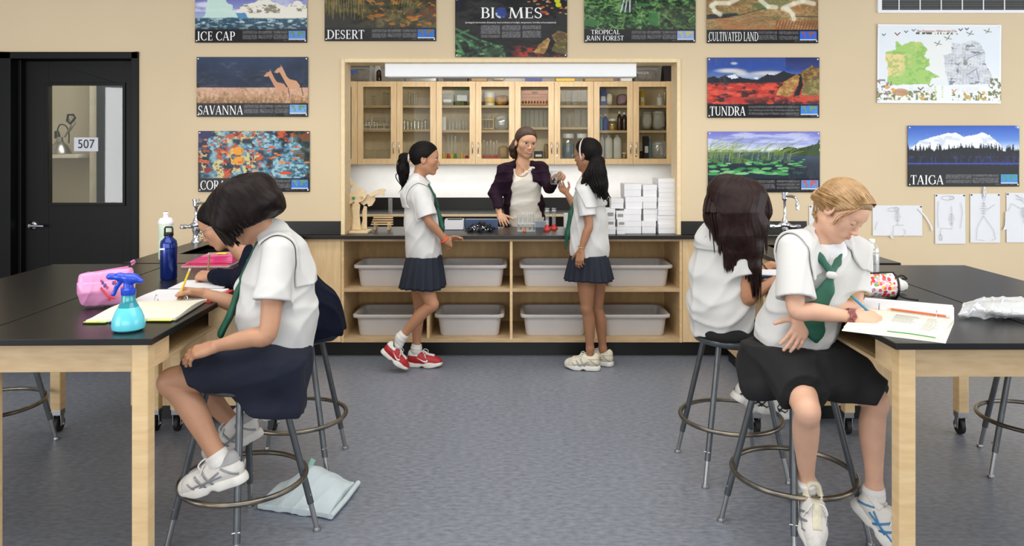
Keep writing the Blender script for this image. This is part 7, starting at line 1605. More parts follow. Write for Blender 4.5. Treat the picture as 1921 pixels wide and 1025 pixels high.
# ------------------------------------------------------------------ seated girls
def thighs_skirt(o, m, base, cones, cuts, seed, h_=.005, k=.06, amp=.006, carve=()):
    pts = [q for c in cones for q in c[:2]]+[base[0]]; K_ = Sdf(*bounds(pts, .22), h_); K_.ell(base[0], base[1], None, 0)
    for a, b, ra, rb in cones: K_.cone(a, b, ra, rb, k)
    for p, n in cuts: K_.cut(p, n, .006)
    for a, b, ra, rb in carve: K_.cone(a, b, ra, rb, .006, 's')
    K_.warp(folds(amp, .13, seed), .05); return K_.obj('skirt', m, o, smooth=1)
def girl_front_left():
    d = 2.97
    o = person('bob haired girl in white shirt writing at front left table', (-1.05, 2.98, 0), skin='skin_tan')
    h = Head(P(455, 398, 2.93), (-.80, -.10, -.60), (-.6, 0, .8), .228); nk = P(506, 447, d)
    shL, elL, wrL = P(521, 476, 2.84), P(502, 626, 2.75), P(405, 650, 2.76); shR, elR, wrR = P(512, 478, 3.1), P(452, 576, 3.16), P(383, 550, 3.17)
    hipL, knL, anL = P(500, 676, 2.89), P(322, 716, 2.84), P(412, 862, 2.80); hipR, knR, anR = P(505, 672, 3.06), P(345, 708, 3.12), P(441, 798, 3.12)
    lo, hi = bounds([h.p(0, 0, .6), h.p(0, .6, 0), h.p(0, -.6, 0), elL, wrL, P(345, 660, 2.8), wrR, P(325, 556, 3.17), knL, anL, P(420, 900, 2.8), hipL, hipR, P(575, 560, d), P(560, 480, d)], .08); S = Sdf(lo, hi, .0032)
    add_head(S, h, nk, .05); add_arm(S, shL, elL, wrL, .98); add_arm(S, shR, elR, wrR, .95)
    add_hand(S, wrL, nv(A3(P(352, 666, 2.75))-A3(wrL)), (-.15, -.45, .9), -1, .95, (.35, .4, .45, .5), (.25, .3), .05)
    tips, th_ = add_hand(S, wrR, nv(A3(P(338, 546, 3.17))-A3(wrR)), (.35, .45, .82), 1, .95, ((.9, 1.0, .3), (1.1, 1.1, .5), (1.2, 1.2, .8), (1.25, 1.2, .8)), (.5, .45), .03)
    S.chain([(A3(nk)+[0, 0, -.01], .05), (P(518, 490, d), .085), (P(520, 560, d), .085), (P(512, 650, d), .08)], .03, .05, flat=((0, 1, 0), 1.1))
    add_leg(S, hipL, knL, anL, 1.06); add_leg(S, hipR, knR, anR, 1.04); S.cone(anL, P(420, 893, 2.80), .031, .028, .02); S.cone(anR, P(455, 822, 3.12), .031, .028, .02)
    S.obj('body', 'skin_tan', o); face_bits(h, o, 'lip_brown')
    # bob
    Hs = Sdf(*hbox(h, P(540, 392, 2.93), P(410, 470, 2.93)), .0035)
    Hs.ell(P(466, 393, 2.93), (.136, .128, .128), None, 0); Hs.ell(h.p(0, -.05, .15), np.array((.45, .53, .44))*h.H, h.R, .03)
    for dy in (-.085, 0, .085): Hs.chain([(P(488, 352, 2.93+dy*.5), .05), (P(513, 380, 2.93+dy), .034), (P(526, 391, 2.93+dy), .008)], .04, .03)
    for dy in (-.075, .075): Hs.chain([(P(440, 370, 2.93+dy), .055), (P(424, 425, 2.93+dy*1.15), .042), (P(417, 456, 2.93+dy*1.1), .012)], .04, .03)
    Hs.cut(P(472, 430, 2.93), (.50, 0, -.87), .012); Hs.cut(P(413, 460, 2.93), (-.9, 0, -.3), .02)
    Hs.cone(h.p(0, .2, -.22), h.p(0, .62, -.34), .10, .13, .03, 's'); groove(Hs, h, h.u, h.p(0, 0, 0), 30, .0008); Hs.obj('hair', 'hair_darkbrown', o)
    rs = random.Random(6); st = []; cr = A3(P(462, 327, 2.93))
    for k in range(620):
        a = rs.uniform(0, 6.283); ca, sa = math.cos(a), math.sin(a)
        if sa > .88: continue
        dx, dy, e = rs.gauss(0, .012), rs.gauss(0, .012), rs.uniform(-.06, .03); rw = 1+rs.uniform(-.03, .075)
        q = lambda rr, zz: h.p(ca*rr*1.0*rw+dx, sa*rr*1.14*rw-.05+dy, zz)
        st.append([h.p(ca*.05+dx, -.05+sa*.05+dy, .60), q(.33, .49), q(.46, .22), q(.49, -.05), q(.485, -.28+.10*max(0, -sa)+e-.12*max(0, sa))])
    hair_tubes(st, 'hair_strands', 'hair_darkbrown', o, .0042)
    # blouse with sailor collar
    B = blouse(o, [(P(508, 440, d), .055), (P(521, 476, d), .095), (P(522, 530, d), .128), (P(520, 590, d), .147), (P(516, 650, d), .145)], ((0, 1, 0), .98), (P(515, 640, d), (-.28, 0, -.96)), [(shL, elL, .60, .060, .074), (shR, elR, .75, .07, .075)], 7, .013, .14, (1, 0, .3), .004)
    B.ell(A3(P(485, 428, d)), (.060, .07, .05), None, .006, 's'); B.obj('blouse', 'blouse', o, smooth=1)
    c0 = A3(P(545, 450, d)); Cc = B.shell(.007, .0045).keep(lambda x, y, z: np.maximum(np.maximum((x-c0[0])*-.75-(z-c0[2])*.66-.075, np.abs(y-d)-.105), c0[2]-.17-z), .003); Cc.obj('sailor_collar', 'blouse', o)
    G = Sdf(*bounds([P(490, 440, d), P(400, 640, 2.85)], .15), .0035); G.chain([(P(482, 455, d-.06), .005), (P(466, 490, d-.03), .006), (P(455, 522, d), .014)], 0, .01)
    G.chain([(P(456, 520, d), .018), (P(445, 550, d-.02), .034), (P(432, 590, d-.04), .038), (P(416, 622, d-.05), .040)], .01, .02, flat=((.9, .3, -.3), .35)); G.cut(P(412, 628, d-.05), (-.5, 0, -.86), .004); G.obj('neck_scarf', 'scarf_green', o)
    thighs_skirt(o, 'skirt_deep', (P(517, 672, d), (.150, .175, .12)), [(P(508, 680, 2.89), P(370, 702, 2.85), .115, .088), (P(508, 676, 3.05), P(380, 698, 3.11), .115, .088), (P(510, 700, d), P(522, 755, d-.01), .135, .118), (P(548, 700, d-.06), P(556, 775, d-.06), .06, .035), (P(475, 712, 2.89), P(485, 765, 2.87), .075, .06)],
                 [(P(395, 700, d), (-.86, 0, -.5)), (P(480, 771, 2.89), (-.17, 0, -.98)), (P(448, 752, 2.88), (-.5, 0, -.87)), (P(571, 740, d-.06), (1, 0, -.08)), (P(515, 622, d), (.3, 0, .95))], 4, amp=.008)
    for an, kn, ft in ((anL, knL, P(424, 888, 2.80)), (anR, knR, P(455, 820, 3.12))): sock(o, A3(an)+.3*(A3(ft)-A3(an)), kn, ft, .041, .045)
    shoe(o, P(462, 903, 2.79), P(334, 937, 2.81), (-.2, 0, 1), 'shoe_white', 'stripe_silver', 'bars', .262, 'shoe_grey'); shoe(o, P(492, 818, 3.12), P(412, 856, 3.1), (-.45, 0, .9), 'shoe_white', 'stripe_silver', 'bars', .25, 'shoe_grey')
    band_ring('anklet', A3(anL)+[.0, 0, -.045], A3(anL)-A3(knL), .037, .0022, 'red_plastic', o)
    pencil('pencil', 'yellow pencil in the hand of the bob haired girl', *through(tips[0], th_, A3(P(356, 499, 3.2))-A3(P(333, 557, 3.14)), .931, .12), .0045, 'yellow_plastic', 'ink', 'pencil')
girl_front_left()
def girl_navy():
    d = 3.62
    o = person('girl in navy sweater and glasses bent over left table, behind bob haired girl', (-1.05, 3.67, 0), skin='skin_tan')
    h = Head(P(413, 420, 3.6), (-.86, -.12, -.5), (-.5, 0, .86), .232); nk = P(455, 465, d)
    shL, elL, wrL = P(490, 496, 3.50), P(468, 532, 3.45), P(396, 517, 3.58); shR, elR, wrR = P(487, 496, 3.76), P(440, 535, 3.85), P(400, 520, 3.85)
    hips = [(P(585, 605, 3.6), P(490, 618, 3.56), P(520, 742, 3.5)), (P(585, 605, 3.74), P(490, 616, 3.78), P(520, 742, 3.75))]
    lo, hi = bounds([h.p(0, 0, .6), h.p(0, .6, 0), h.p(0, -.6, 0), elL, wrL, P(350, 520, 3.6), P(590, 610, 3.8), P(500, 770, 3.5), P(470, 600, 3.8)], .1); S = Sdf(lo, hi, .004)
    add_head(S, h, nk, .048); add_arm(S, shL, elL, wrL, .9); add_arm(S, shR, elR, wrR, .9)
    tips, th_ = add_hand(S, wrL, nv(A3(P(362, 517, 3.62))-A3(wrL)), (.3, -.5, .8), -1, .92, ((.9, 1., .3), (1.1, 1.1, .5), (1.2, 1.2, .8), (1.25, 1.2, .8)), (.4, .4), .03); add_hand(S, wrR, (-1, 0, -.1), (0, 0, 1), 1, .9, .4)
    S.chain([(nk, .05), (P(500, 510, d), .08), (P(545, 560, d), .09), (P(585, 605, d+.04), .10)], .03, .05, flat=((0, 1, 0), 1.2))
    for a in hips: add_leg(S, *a, .95); S.cone(a[2], A3(a[2])+A3((-.03, 0, -.05)), .03, .028, .02)
    S.obj('body', 'skin_tan', o); face_bits(h, o, 'lip_brown', lids=.5)
    Hs = Sdf(*hbox(h), .0035); cap(Hs, h, .035, ((.32, .25), (.05, -.10)), -.3); groove(Hs, h, h.f, h.p(0, 0, .06), 34, .0009); Hs.chain([(h.p(0, -.45, .1), .03), (h.p(0, -.62, .05), .05), (h.p(0, -.72, -.05), .03)], .02, .02); Hs.obj('hair', 'hair_black', o)
    B = Sdf(*bounds([P(450, 450, d), P(640, 640, d), elL, wrL, elR, wrR], .2), .0045); B.chain([(P(468, 470, d), .055), (P(500, 505, d), .11), (P(545, 545, d), .128), (P(585, 590, d+.03), .135), (P(596, 625, d+.04), .14)], 0, .06, flat=((0, 1, 0), 1.2))
    for a in ((shL, elL, wrL), (shR, elR, wrR)): s_, e, w_ = map(A3, a); B.chain([(s_, .072), (e, .060), (w_+(e-w_)*.1, .044)], .04, .03); w2 = w_+(e-w_)*.02; al = nv(w_-e); B.cut(w2, al, .004) if False else None
    B.cut(P(596, 632, d), (.1, 0, -1), .006); B.warp(folds(.012, .13, 15), .05); B.obj('sweater', 'sweater_navy', o, smooth=1)
    thighs_skirt(o, 'skirt_navy', (P(588, 618, 3.67), (.15, .17, .07)), [(P(585, 612, 3.6), P(505, 622, 3.57), .09, .075), (P(585, 612, 3.74), P(505, 622, 3.77), .09, .075)], [(P(515, 620, 3.67), (-1, 0, 0)), (P(560, 632, 3.67), (0, 0, -1))], 5)
    for a in hips: sock(o, A3(a[2])+A3((-.01, 0, -.015)), a[1], A3(a[2])+A3((-.03, 0, -.05)), .036, .04)
    shoe(o, A3(hips[0][2])+A3((.04, 0, -.1)), A3(hips[0][2])+A3((-.18, 0, -.12)), (0, 0, 1)); shoe(o, A3(hips[1][2])+A3((.04, 0, -.1)), A3(hips[1][2])+A3((-.18, 0, -.12)), (0, 0, 1))
    mb = MB()
    for sx in (-1, 1): mb.tube([A3(h.p(sx*.14+.09*math.cos(a), .41, -.02+.065*math.sin(a))) for a in [6.283*i/16 for i in range(16)]], .0017, 6, closed=True); mb.tube([A3(h.p(sx*.23, .40, 0)), A3(h.p(sx*.335, .2, .0)), A3(h.p(sx*.35, -.03, -.01))], .0017, 6)
    mb.build('glasses', 'silver', o)
    pencil('pencil', 'brown pencil held upright by the girl in navy sweater', *through(tips[0], th_, (.04, .06, 1), .9165, .11), .004, 'pot_brown', 'ink', 'pencil')
girl_navy()
def girl_blonde():
    o = person('blonde girl in white shirt and green scarf writing at front right table', (1.14, 3.0, 0), skin='skin_fair')
    f0 = np.array((.62, -.78, 0)); rt = np.array((-.78, -.62, 0))
    h = Head(P(1580, 396, 2.88), (.47, -.66, -.58), (.5, -.4, .76), .226); nk = P(1541, 452, 2.95)
    shR, elR, wrR = P(1491, 478, 2.87), P(1494, 581, 2.78), P(1598, 595, 2.75); shL, elL, wrL = P(1604, 470, 3.03), P(1600, 572, 2.97), P(1513, 596, 2.86)
    hipR, knR, anR = P(1478, 668, 2.96), P(1514, 770, 2.70), P(1512, 900, 2.86); hipL, knL, anL = P(1520, 665, 3.06), P(1642, 752, 2.83), P(1640, 916, 2.86)
    lo, hi = bounds([h.p(0, 0, .6), h.p(0, .6, 0), h.p(0, -.6, 0), elR, wrR, P(1680, 610, 2.7), shL, elL, P(1470, 655, 2.82), knR, anR, knL, anL, P(1640, 955, 2.84), hipL], .07); S = Sdf(lo, hi, .003)
    add_head(S, h, nk, .048); add_arm(S, shR, elR, wrR, .94); add_arm(S, shL, elL, wrL, .94)
    tips, th_ = add_hand(S, wrR, nv(A3(P(1652, 601, 2.73))-A3(wrR)), (-.35, -.5, .8), 1, .97, ((.55, .7, .2), (.75, .8, .4), (.95, 1.0, .7), (1.1, 1.1, .8)), (.35, .35), .03)
    add_hand(S, wrL, nv(A3(P(1486, 648, 2.82))-A3(wrL)), (.1, -.95, .3), -1, .98, (.18, .2, .22, .3), (.15, .2), .10)
    S.chain([(A3(nk)+[-.005, .0, -.01], .05), (P(1537, 500, 2.97), .085), (P(1510, 570, 3.0), .09), (P(1492, 650, 3.04), .10)], .03, .05, flat=(rt, 1.25))
    add_leg(S, hipR, knR, anR, .98); add_leg(S, hipL, knL, anL, .98); S.cone(anR, P(1513, 935, 2.85), .03, .027, .02); S.cone(anL, P(1636, 948, 2.86), .03, .027, .02)
    S.obj('body', 'skin_fair', o); face_bits(h, o, 'lip_rose', 'brow_blond', lids=.55)
    # tied back blond hair
    Hs = Sdf(*hbox(h), .0028); cap(Hs, h, .035, ((.335, .26), (.03, -.06)), -.34); groove(Hs, h, h.f, h.p(0, 0, .02), 52, .0013); Hs.obj('hair', 'hair_blond', o)
    rs = random.Random(9); st = []
    for k in range(330):
        a = rs.uniform(-.5, 3.64); ca, sa = math.cos(a), math.sin(a); zf = .26*max(0, sa)+.02; y0 = .03+.31*max(0, sa)
        g = lambda t, e=.0: h.p(ca*(.375+.01*rs.random())*math.cos(t*.9)**.4+rs.gauss(0, .012), y0-t*(.55+.2*max(0, sa)), .06+(sa*.455)*(1-.45*t*t)*(1 if sa > 0 else .6)+rs.gauss(0, .012)-.08*t)
        st.append([h.p(ca*.33, y0+.01, .06+sa*.38), g(.25), g(.55), g(.85), h.p(rs.gauss(0, .05), -.54, -.05+rs.gauss(0, .05))])
    hair_tubes(st, 'hair_strands', 'hair_blond', o, .0032)
    st = []
    for k in range(16):   # loose ends at the nape and a stray lock across the face
        j = lambda s_=.006: np.array((rs.gauss(0, s_), rs.gauss(0, s_), rs.gauss(0, s_)))
        st.append([h.p(.05, -.50, -.08)+j(), A3(P(1535, 392, 2.93))+j(.008), A3(P(1529, 404, 2.92))+j(.006), A3(P(1534, 414+rs.uniform(-4, 6), 2.9))+j(.005)])
    hair_tubes(st, 'loose_strands', 'hair_blond', o, .0022); st = []
    for k in range(8):
        j = lambda s_=.003: np.array((rs.gauss(0, s_), rs.gauss(0, s_), rs.gauss(0, s_))); st.append([h.p(.20, .30, .30)+j(), h.p(.31, .26, .14)+j(), h.p(.33, .18, -.05)+j(), h.p(.315, .15, -.22)+j(.006)])
    hair_tubes(st, 'stray_lock', 'hair_blond', o, .002)
    def ex(B): B.cone(P(1500, 474, 2.9), P(1590, 482, 3.0), .06, .06, .05)
    B = blouse(o, [(P(1538, 452, 2.96), .058), (P(1538, 500, 2.98), .105), (P(1512, 565, 3.01), .125), (P(1495, 615, 3.04), .14), (P(1488, 655, 3.05), .15)], (rt, 1.2), (P(1490, 641, 3.0), (0, .1, -1)), [(P(1488, 470, 2.87), elR, .82, .060, .076), (P(1602, 478, 3.02), elL, .74, .060, .072)], 21, .012, .13, (.5, .2, .8), .0038, extra=ex)
    B.ell(A3(P(1556, 446, 2.89)), (.066, .075, .075), None, .006, 's'); B.obj('blouse', 'blouse', o, smooth=1)
    nb = A3(P(1541, 452, 2.95))
    def ck(x, y, z):   # collar: a cape over both shoulders opening in a V at the front
        fx = (x-nb[0])*f0[0]+(y-nb[1])*f0[1]; sx = np.abs((x-nb[0])*rt[0]+(y-nb[1])*rt[1]); low = nb[2]-z
        return np.maximum(np.maximum(sx-.175, low-.085-.25*sx+0*fx), (.040+np.maximum(0, low-.01)*.55)-sx*1.0+0*z-10*(fx < .02))
    B.shell(.0075, .0045).keep(ck, .003).obj('sailor_collar', 'blouse', o)
    T_ = Sdf(*bounds([P(1540, 440, 2.9), P(1575, 500, 2.85)], .07), .0035); T_.ell(P(1553, 476, 2.925), (.075, .05, .085), None, 0); T_.ell(h.p(0, -.03, -.42), (.06, .06, .07), None, .006, 's'); T_.obj('undershirt', 'paper', o)
    G = Sdf(*bounds([P(1525, 450, 2.88), P(1585, 470, 2.88), P(1520, 645, 2.85)], .08), .003)
    G.chain([(P(1528, 461, 2.862), .008), (P(1540, 485, 2.838), .013), (P(1557, 508, 2.832), .016)], 0, .02, flat=((.3, -1, .2), .5)); G.chain([(P(1579, 476, 2.885), .006), (P(1572, 492, 2.862), .012), (P(1562, 508, 2.838), .014)], 0, .02, flat=((.3, -1, .2), .5))
    G.chain([(P(1558, 522, 2.828), .014), (P(1551, 545, 2.828), .024), (P(1536, 566, 2.826), .034), (P(1527, 595, 2.835), .036), (P(1530, 622, 2.845), .032), (P(1531, 640, 2.85), .008)], .01, .03, flat=((.1, -1, .1), .45)); sc = G.obj('neck_scarf', 'scarf_green', o)
    k_ = Sdf(*bounds([P(1560, 518, 2.82)], .06), .003); k_.chain([(P(1556, 516, 2.822), .014), (P(1564, 517, 2.824), .014)], 0, .02, flat=((.2, -1, 0), .7)); k_.obj('scarf_loop', 'blouse', sc)
    thighs_skirt(o, 'skirt_black', (P(1490, 672, 3.02), (.195, .18, .12)), [(hipR, A3(knR)+[0, 0, .01], .125, .085), (P(1530, 668, 3.04), A3(knL)+[0, 0, .015], .125, .085), (P(1505, 680, 2.95), P(1575, 725, 2.84), .12, .075), (P(1440, 690, 2.98), P(1428, 728, 2.92), .115, .06), (P(1540, 690, 2.9), P(1585, 690, 2.9), .09, .07), (P(1425, 665, 3.0), P(1412, 720, 2.98), .08, .05)],
                 [(P(1500, 757, 2.85), (.07, 0, -1)), (P(1500, 640, 3.0), (0, 0, 1)), (P(1520, 730, 2.735), (0, -1, -.25)), (P(1660, 740, 2.82), (.75, -.55, -.35))], 8, amp=.010, carve=[(A3(knR)+[0, .02, 0], A3(knR)+A3((.0, -.03, -.12)), .056, .062), (A3(knL)+[-.02, .02, -.005], A3(knL)+A3((.03, -.02, -.14)), .056, .062)])
    for an, kn, ft in ((anR, knR, P(1513, 930, 2.85)), (anL, knL, P(1637, 946, 2.86))): sock(o, A3(an)+.45*(A3(ft)-A3(an)), kn, ft, .036, .035)
    shoe(o, P(1512, 925, 2.90), P(1522, 1012, 2.76), (0, -.72, .68), 'shoe_white', 'stripe_silver', 'bars', .245, 'shoe_cream'); shoe(o, P(1598, 945, 2.90), P(1668, 1024, 2.80), (.55, -.45, .65), 'shoe_white', 'stripe_blue', 'bars', .25, 'shoe_white')
    band_ring('anklet', A3(anL)+[0, 0, .0], A3(anL)-A3(knL), .036, .003, 'band_pink', o); ax = A3(wrR)-A3(elR)
    for k in range(3): band_ring('bracelet', A3(wrR)+nv(ax)*(-.004+.008*k-.008), ax, .0275, .0042, 'thread_purple', o, .004)
    pencil('pen', 'blue and green pen in the hand of the blonde girl', *through(tips[0]+[-.004, -.012, .006], tips[0]+[-.004, -.012, .006], A3(P(1622, 561, 2.74))-A3(P(1683, 617, 2.69)), .9295, .125), .005, mat('pen_blue', (40, 130, 190), .3, col2=(70, 170, 110), nscale=12) and 'pen_blue', 'green_plastic', 'pen')
girl_blonde()
def girl_long_hair():
    d = 3.63
    o = person('long haired girl seen from behind on a stool, white shirt and black skirt', (1.07, 3.65, 0), skin='skin_warm')
    h = Head(P(1386, 394, 3.58), (.70, .52, -.48), (.3, .2, .9), .23); nk = P(1362, 430, d)
    shR, elR, wrR = P(1388, 466, 3.53), P(1402, 560, 3.50), P(1446, 531, 3.62); shL, elL, wrL = P(1372, 462, 3.76), P(1412, 520, 3.92), P(1446, 497, 3.90)
    hips = [(P(1362, 612, 3.58), P(1455, 650, 3.72), P(1405, 742, 3.60)), (P(1362, 610, 3.72), P(1450, 645, 3.88), P(1440, 748, 3.72))]
    lo, hi = bounds([h.p(0, 0, .6), h.p(0, .6, 0), h.p(0, -.6, 0), elR, wrR, elL, wrL, P(1480, 520, 3.9), P(1340, 620, 3.8), P(1460, 780, 3.6), P(1470, 650, 3.9)], .09); S = Sdf(lo, hi, .004)
    add_head(S, h, nk, .048); add_arm(S, shR, elR, wrR, .9); add_arm(S, shL, elL, wrL, .88)
    add_hand(S, wrR, nv(A3(P(1475, 520, 3.72))-A3(wrR)), (0, -.3, .95), 1, .9, .6, (.3, .3)); add_hand(S, wrL, nv(A3(P(1470, 500, 3.95))-A3(wrL)), (0, .2, .95), -1, .9, .4, (.3, .3))
    S.chain([(nk, .048), (P(1352, 480, d), .08), (P(1350, 550, d), .09), (P(1358, 610, d), .10)], .03, .05, flat=((.66, -.75, 0), 1.2))
    for a in hips: add_leg(S, *a, .95); S.cone(a[2], A3(a[2])+A3((.02, 0, -.05)), .03, .028, .02)
    S.obj('body', 'skin_warm', o); face_bits(h, o)
    Hs = Sdf(*hbox(h, P(1330, 400, 3.5), P(1420, 560, 3.42)), .0038); cap(Hs, h, .06, ((.36, .20), (.16, -.20)))
    Hs.chain([(P(1362, 362, 3.54), .085), (P(1347, 400, 3.53), .05), (P(1350, 425, 3.52), .012)], .04, .03); Hs.chain([(P(1368, 370, 3.52), .10), (P(1353, 410, 3.52), .072), (P(1360, 440, 3.50), .05), (P(1374, 475, 3.49), .03), (P(1378, 500, 3.48), .008)], .04, .03); Hs.chain([(P(1405, 370, 3.52), .085), (P(1412, 420, 3.50), .07), (P(1408, 465, 3.49), .05), (P(1412, 500, 3.48), .032), (P(1419, 540, 3.48), .008)], .05, .03); Hs.chain([(P(1385, 400, 3.48), .09), (P(1388, 440, 3.47), .055), (P(1390, 470, 3.47), .015)], .04, .03)
    groove(Hs, h, (0, 0, 1), A3(P(1390, 400, 3.58)), 24, .0008); Hs.obj('hair', 'hair_auburn', o)
    rs = random.Random(12); st = []; top = A3(P(1386, 347, 3.56))
    tips_ = [(1345, 405, 440), (1352, 440, 470), (1366, 460, 500), (1376, 470, 505), (1392, 450, 480), (1404, 470, 520), (1412, 480, 535), (1418, 480, 560), (1432, 420, 470), (1346, 400, 428)]
    for k in range(520):
        x, ym, yt = rs.choice(tips_); xm = 1388+(x-1388)*1.12; dd = 3.5-.02*rs.random(); e1, e2 = rs.gauss(0, 7), rs.uniform(-26, 14); u_ = np.array((rs.gauss(0, .03), rs.gauss(0, .02), rs.gauss(0, .012)))
        st.append([top+u_, A3(P(1388*.32+xm*.68+e1, 352+.1*abs(e1), dd+.03+.02*abs(x-1388)/50)), A3(P(xm+e1, 395, dd-.03)), A3(P(x+e1*.8, ym, dd-.02)), A3(P(x+e1*.6, yt+e2, dd-.01))])
    hair_tubes(st, 'hair_strands', 'hair_auburn', o, .0044)
    B = blouse(o, [(P(1360, 430, d), .055), (P(1352, 458, d), .098), (P(1349, 515, d), .122), (P(1351, 575, d), .135), (P(1358, 630, d), .14)], ((.66, -.75, 0), 1.14), (P(1358, 622, d), (.12, 0, -1)), [(shR, elR, .52, .064, .072), (shL, elL, .6, .062, .066)], 31, .013, .14, (.7, .3, .5), .0042)
    B.obj('blouse', 'blouse', o, smooth=1); c0 = A3(P(1345, 425, d)); B.shell(.0075, .0045).keep(lambda x, y, z: np.maximum(np.maximum(c0[2]-.105-z+0*y, (x-c0[0])-.075), -(x-c0[0])-.12), .003).obj('sailor_collar', 'blouse', o)
    thighs_skirt(o, 'skirt_black', (P(1362, 622, 3.64), (.150, .165, .06)), [(hips[0][0], hips[0][1], .085, .075), (hips[1][0], hips[1][1], .085, .075)], [(P(1440, 640, 3.75), (.8, .55, 0))], 5)
    for a in hips: sock(o, A3(a[2])+A3((.01, 0, -.015)), a[1], A3(a[2])+A3((.02, 0, -.05)), .036, .04)
    shoe(o, P(1374, 748, 3.56), P(1446, 783, 3.66), (.2, -.1, .95), 'shoe_white', 'shoe_black', 'bars', .25, 'shoe_black'); shoe(o, P(1408, 762, 3.70), P(1480, 790, 3.78), (.1, -.1, 1), 'shoe_white', 'shoe_black', 'bars', .25, 'shoe_black')
    band_ring('hair_tie_bracelet', A3(wrL)+nv(A3(elL)-A3(wrL))*.03, A3(wrL)-A3(elL), .027, .004, 'brown_glass', o)
girl_long_hair()
# ------------------------------------------------------------------ things on the tables
TZ = CT+0.0006
def T_(px, py): d = (EYE-CT)*F/(py-CY); return Vector((X(px, d), d, TZ))      # point of a table top seen at a pixel
# --- left pair of tables
mat('pink_vinyl', (226, 150, 196), 0.35, var=0.05, nscale=10, coat=0.3); mat('pink_dark', (206, 116, 168), 0.35, coat=0.3); mat('motif', (96, 80, 150), 0.5); mat('motif_red', (206, 60, 70), 0.5)
c = Vector((-1.66, 3.06, TZ)); o = thing('pencil_case', 'pink vinyl pencil case behind the turquoise spray bottle', 'pencil case', c, math.radians(22))
S = Sdf((-.16, -.09, -.01), (.16, .09, .18), .003); S.chain([((-.085, 0, .035), .034), ((.085, 0, .035), .034)], 0, 0); S.chain([((-.095, 0, .10), .030), ((.09, 0, .115), .030)], .07, 0); S.chain([((-.085, 0, .07), .046), ((.085, 0, .075), .046)], .03, 0); S.cut((0, 0, 0), (0, 0, -1), .004); S.cut((0, 0, .128), (-.06, 0, 1), .006); S.warp(folds(.004, .08, 2), .03)
S.obj('case_body', 'pink_vinyl', o)
o.scale = (.80, 1, 1.16)
mb = MB(); mb.tube([(-.105, -.004, .118), (-.03, -.004, .124), (.05, -.004, .131), (.10, -.004, .135)], .004, 8); mb.build('zipper', 'pink_dark', o, smooth=True)
mb = MB(); mb.tube(spline([(.112, -.004, .142), (.128, 0, .150), (.125, -.01, .158), (.11, -.008, .152)], 5), .004, 8); mb.build('zip_pull', 'pink_dark', o, smooth=True)
rs = random.Random(3); mb = MB(); m2 = MB()
for k in range(12):
    x, z = rs.uniform(-.02, .10), rs.uniform(.03, .11); (mb if k % 2 else m2).lathe([(rs.uniform(.004, .008), 0), (.003, .0015)], (x, -.0525+.012*abs(z-.07)/.05, z), 12, (0, -1, 0))
mb.build('dot_motifs', 'motif', o); m2.build('flower_motifs', 'motif_red', o)
mb = MB(); mb.tube([(-.02, -.056, .075), (.01, -.060, .045), (.045, -.056, .035)], .0042, 8); mb.build('candy_stripe', 'motif_red', o, smooth=True)
# spray bottle
c = T_(241, 620); o = wthing('spray_bottle', 'turquoise spray bottle with blue trigger head at the table front', 'spray bottle', c)
m = mat('turquoise_plastic', (60, 190, 206), 0.12, var=0.04, trans=0.55, coat=0.4); mat('turquoise_liquid', (96, 206, 222), 0.3, var=0.03, coat=0.5); mat('trigger_blue', (26, 70, 196), 0.3, var=0.03, coat=0.3)
MB().lathe([(0, 0.001), (.045, .001), (.054, .008), (.056, .022), (.052, .045), (.042, .07), (.034, .084)], c, 32).build('liquid', 'turquoise_liquid', o, smooth=True)
MB().lathe([(.034, .0845), (.027, .098), (.023, .108), (.023, .130), (.021, .132)], c, 32).build('bottle_neck', 'turquoise_plastic', o, smooth=True)
MB().lathe([(.0235, .127), (.0245, .129), (.0245, .146), (.017, .152), (.016, .168), (0, .168)], c, 28).build('collar', 'trigger_blue', o, smooth=True)
hd = Sdf(c+Vector((-.09, -.05, .12)), c+Vector((.09, .05, .24)), .002); q = lambda x, z: A3(c+Vector((x, 0, z)))
hd.chain([(q(.045, .176), .008), (q(.02, .184), .016), (q(-.03, .190), .013), (q(-.06, .191), .010)], 0, .01); hd.cone(q(.0, .165), q(.0, .185), .016, .016, .01); hd.cone(q(-.058, .191), q(-.066, .191), .0115, .0115, .004)
hd.chain([(q(-.022, .180), .009), (q(-.040, .158), .008), (q(-.052, .130), .007), (q(-.062, .108), .006)], .006, .004); hd.obj('trigger_head', 'trigger_blue', o)
# open binder of the bob haired girl
def sheet(name, a, b, c_, d_, thick, m, parent, bulge=0.0, n=8):
    """stack of paper over the quad a b c d (a-b spine side), slightly bowed"""
    a, b, c_, d_ = map(Vector, (a, b, c_, d_)); mb = MB(); top = []; N = n+1
    for i in range(N):
        t = i/n; z = thick+bulge*math.sin(math.pi*min(1, t*1.15))*(1-t*.4)
        for s_ in (0, 1): p = (a.lerp(d_, t) if s_ == 0 else b.lerp(c_, t)); top += [p+Vector((0, 0, z)), p]
    mb.v = [tuple(p) for p in top]
    for i in range(n):
        k = i*4; mb.f += [(k, k+2, k+6, k+4), (k+1, k+5, k+7, k+3), (k, k+4, k+5, k+1), (k+2, k+3, k+7, k+6)]
    mb.f += [(0, 1, 3, 2), (n*4, n*4+2, n*4+3, n*4+1)]
    return mb.build(name, m, parent, smooth=True, auto=35)
mat('page_warm', (228, 226, 206), 0.7, var=0.012); mat('binder_red', (196, 60, 44), 0.4); mat('tab_yellow', (226, 226, 60), 0.5); mat('tab_green', (150, 190, 60), 0.5); mat('tab_blue', (50, 90, 170), 0.5); mat('rule_line', (176, 190, 214), 0.8)
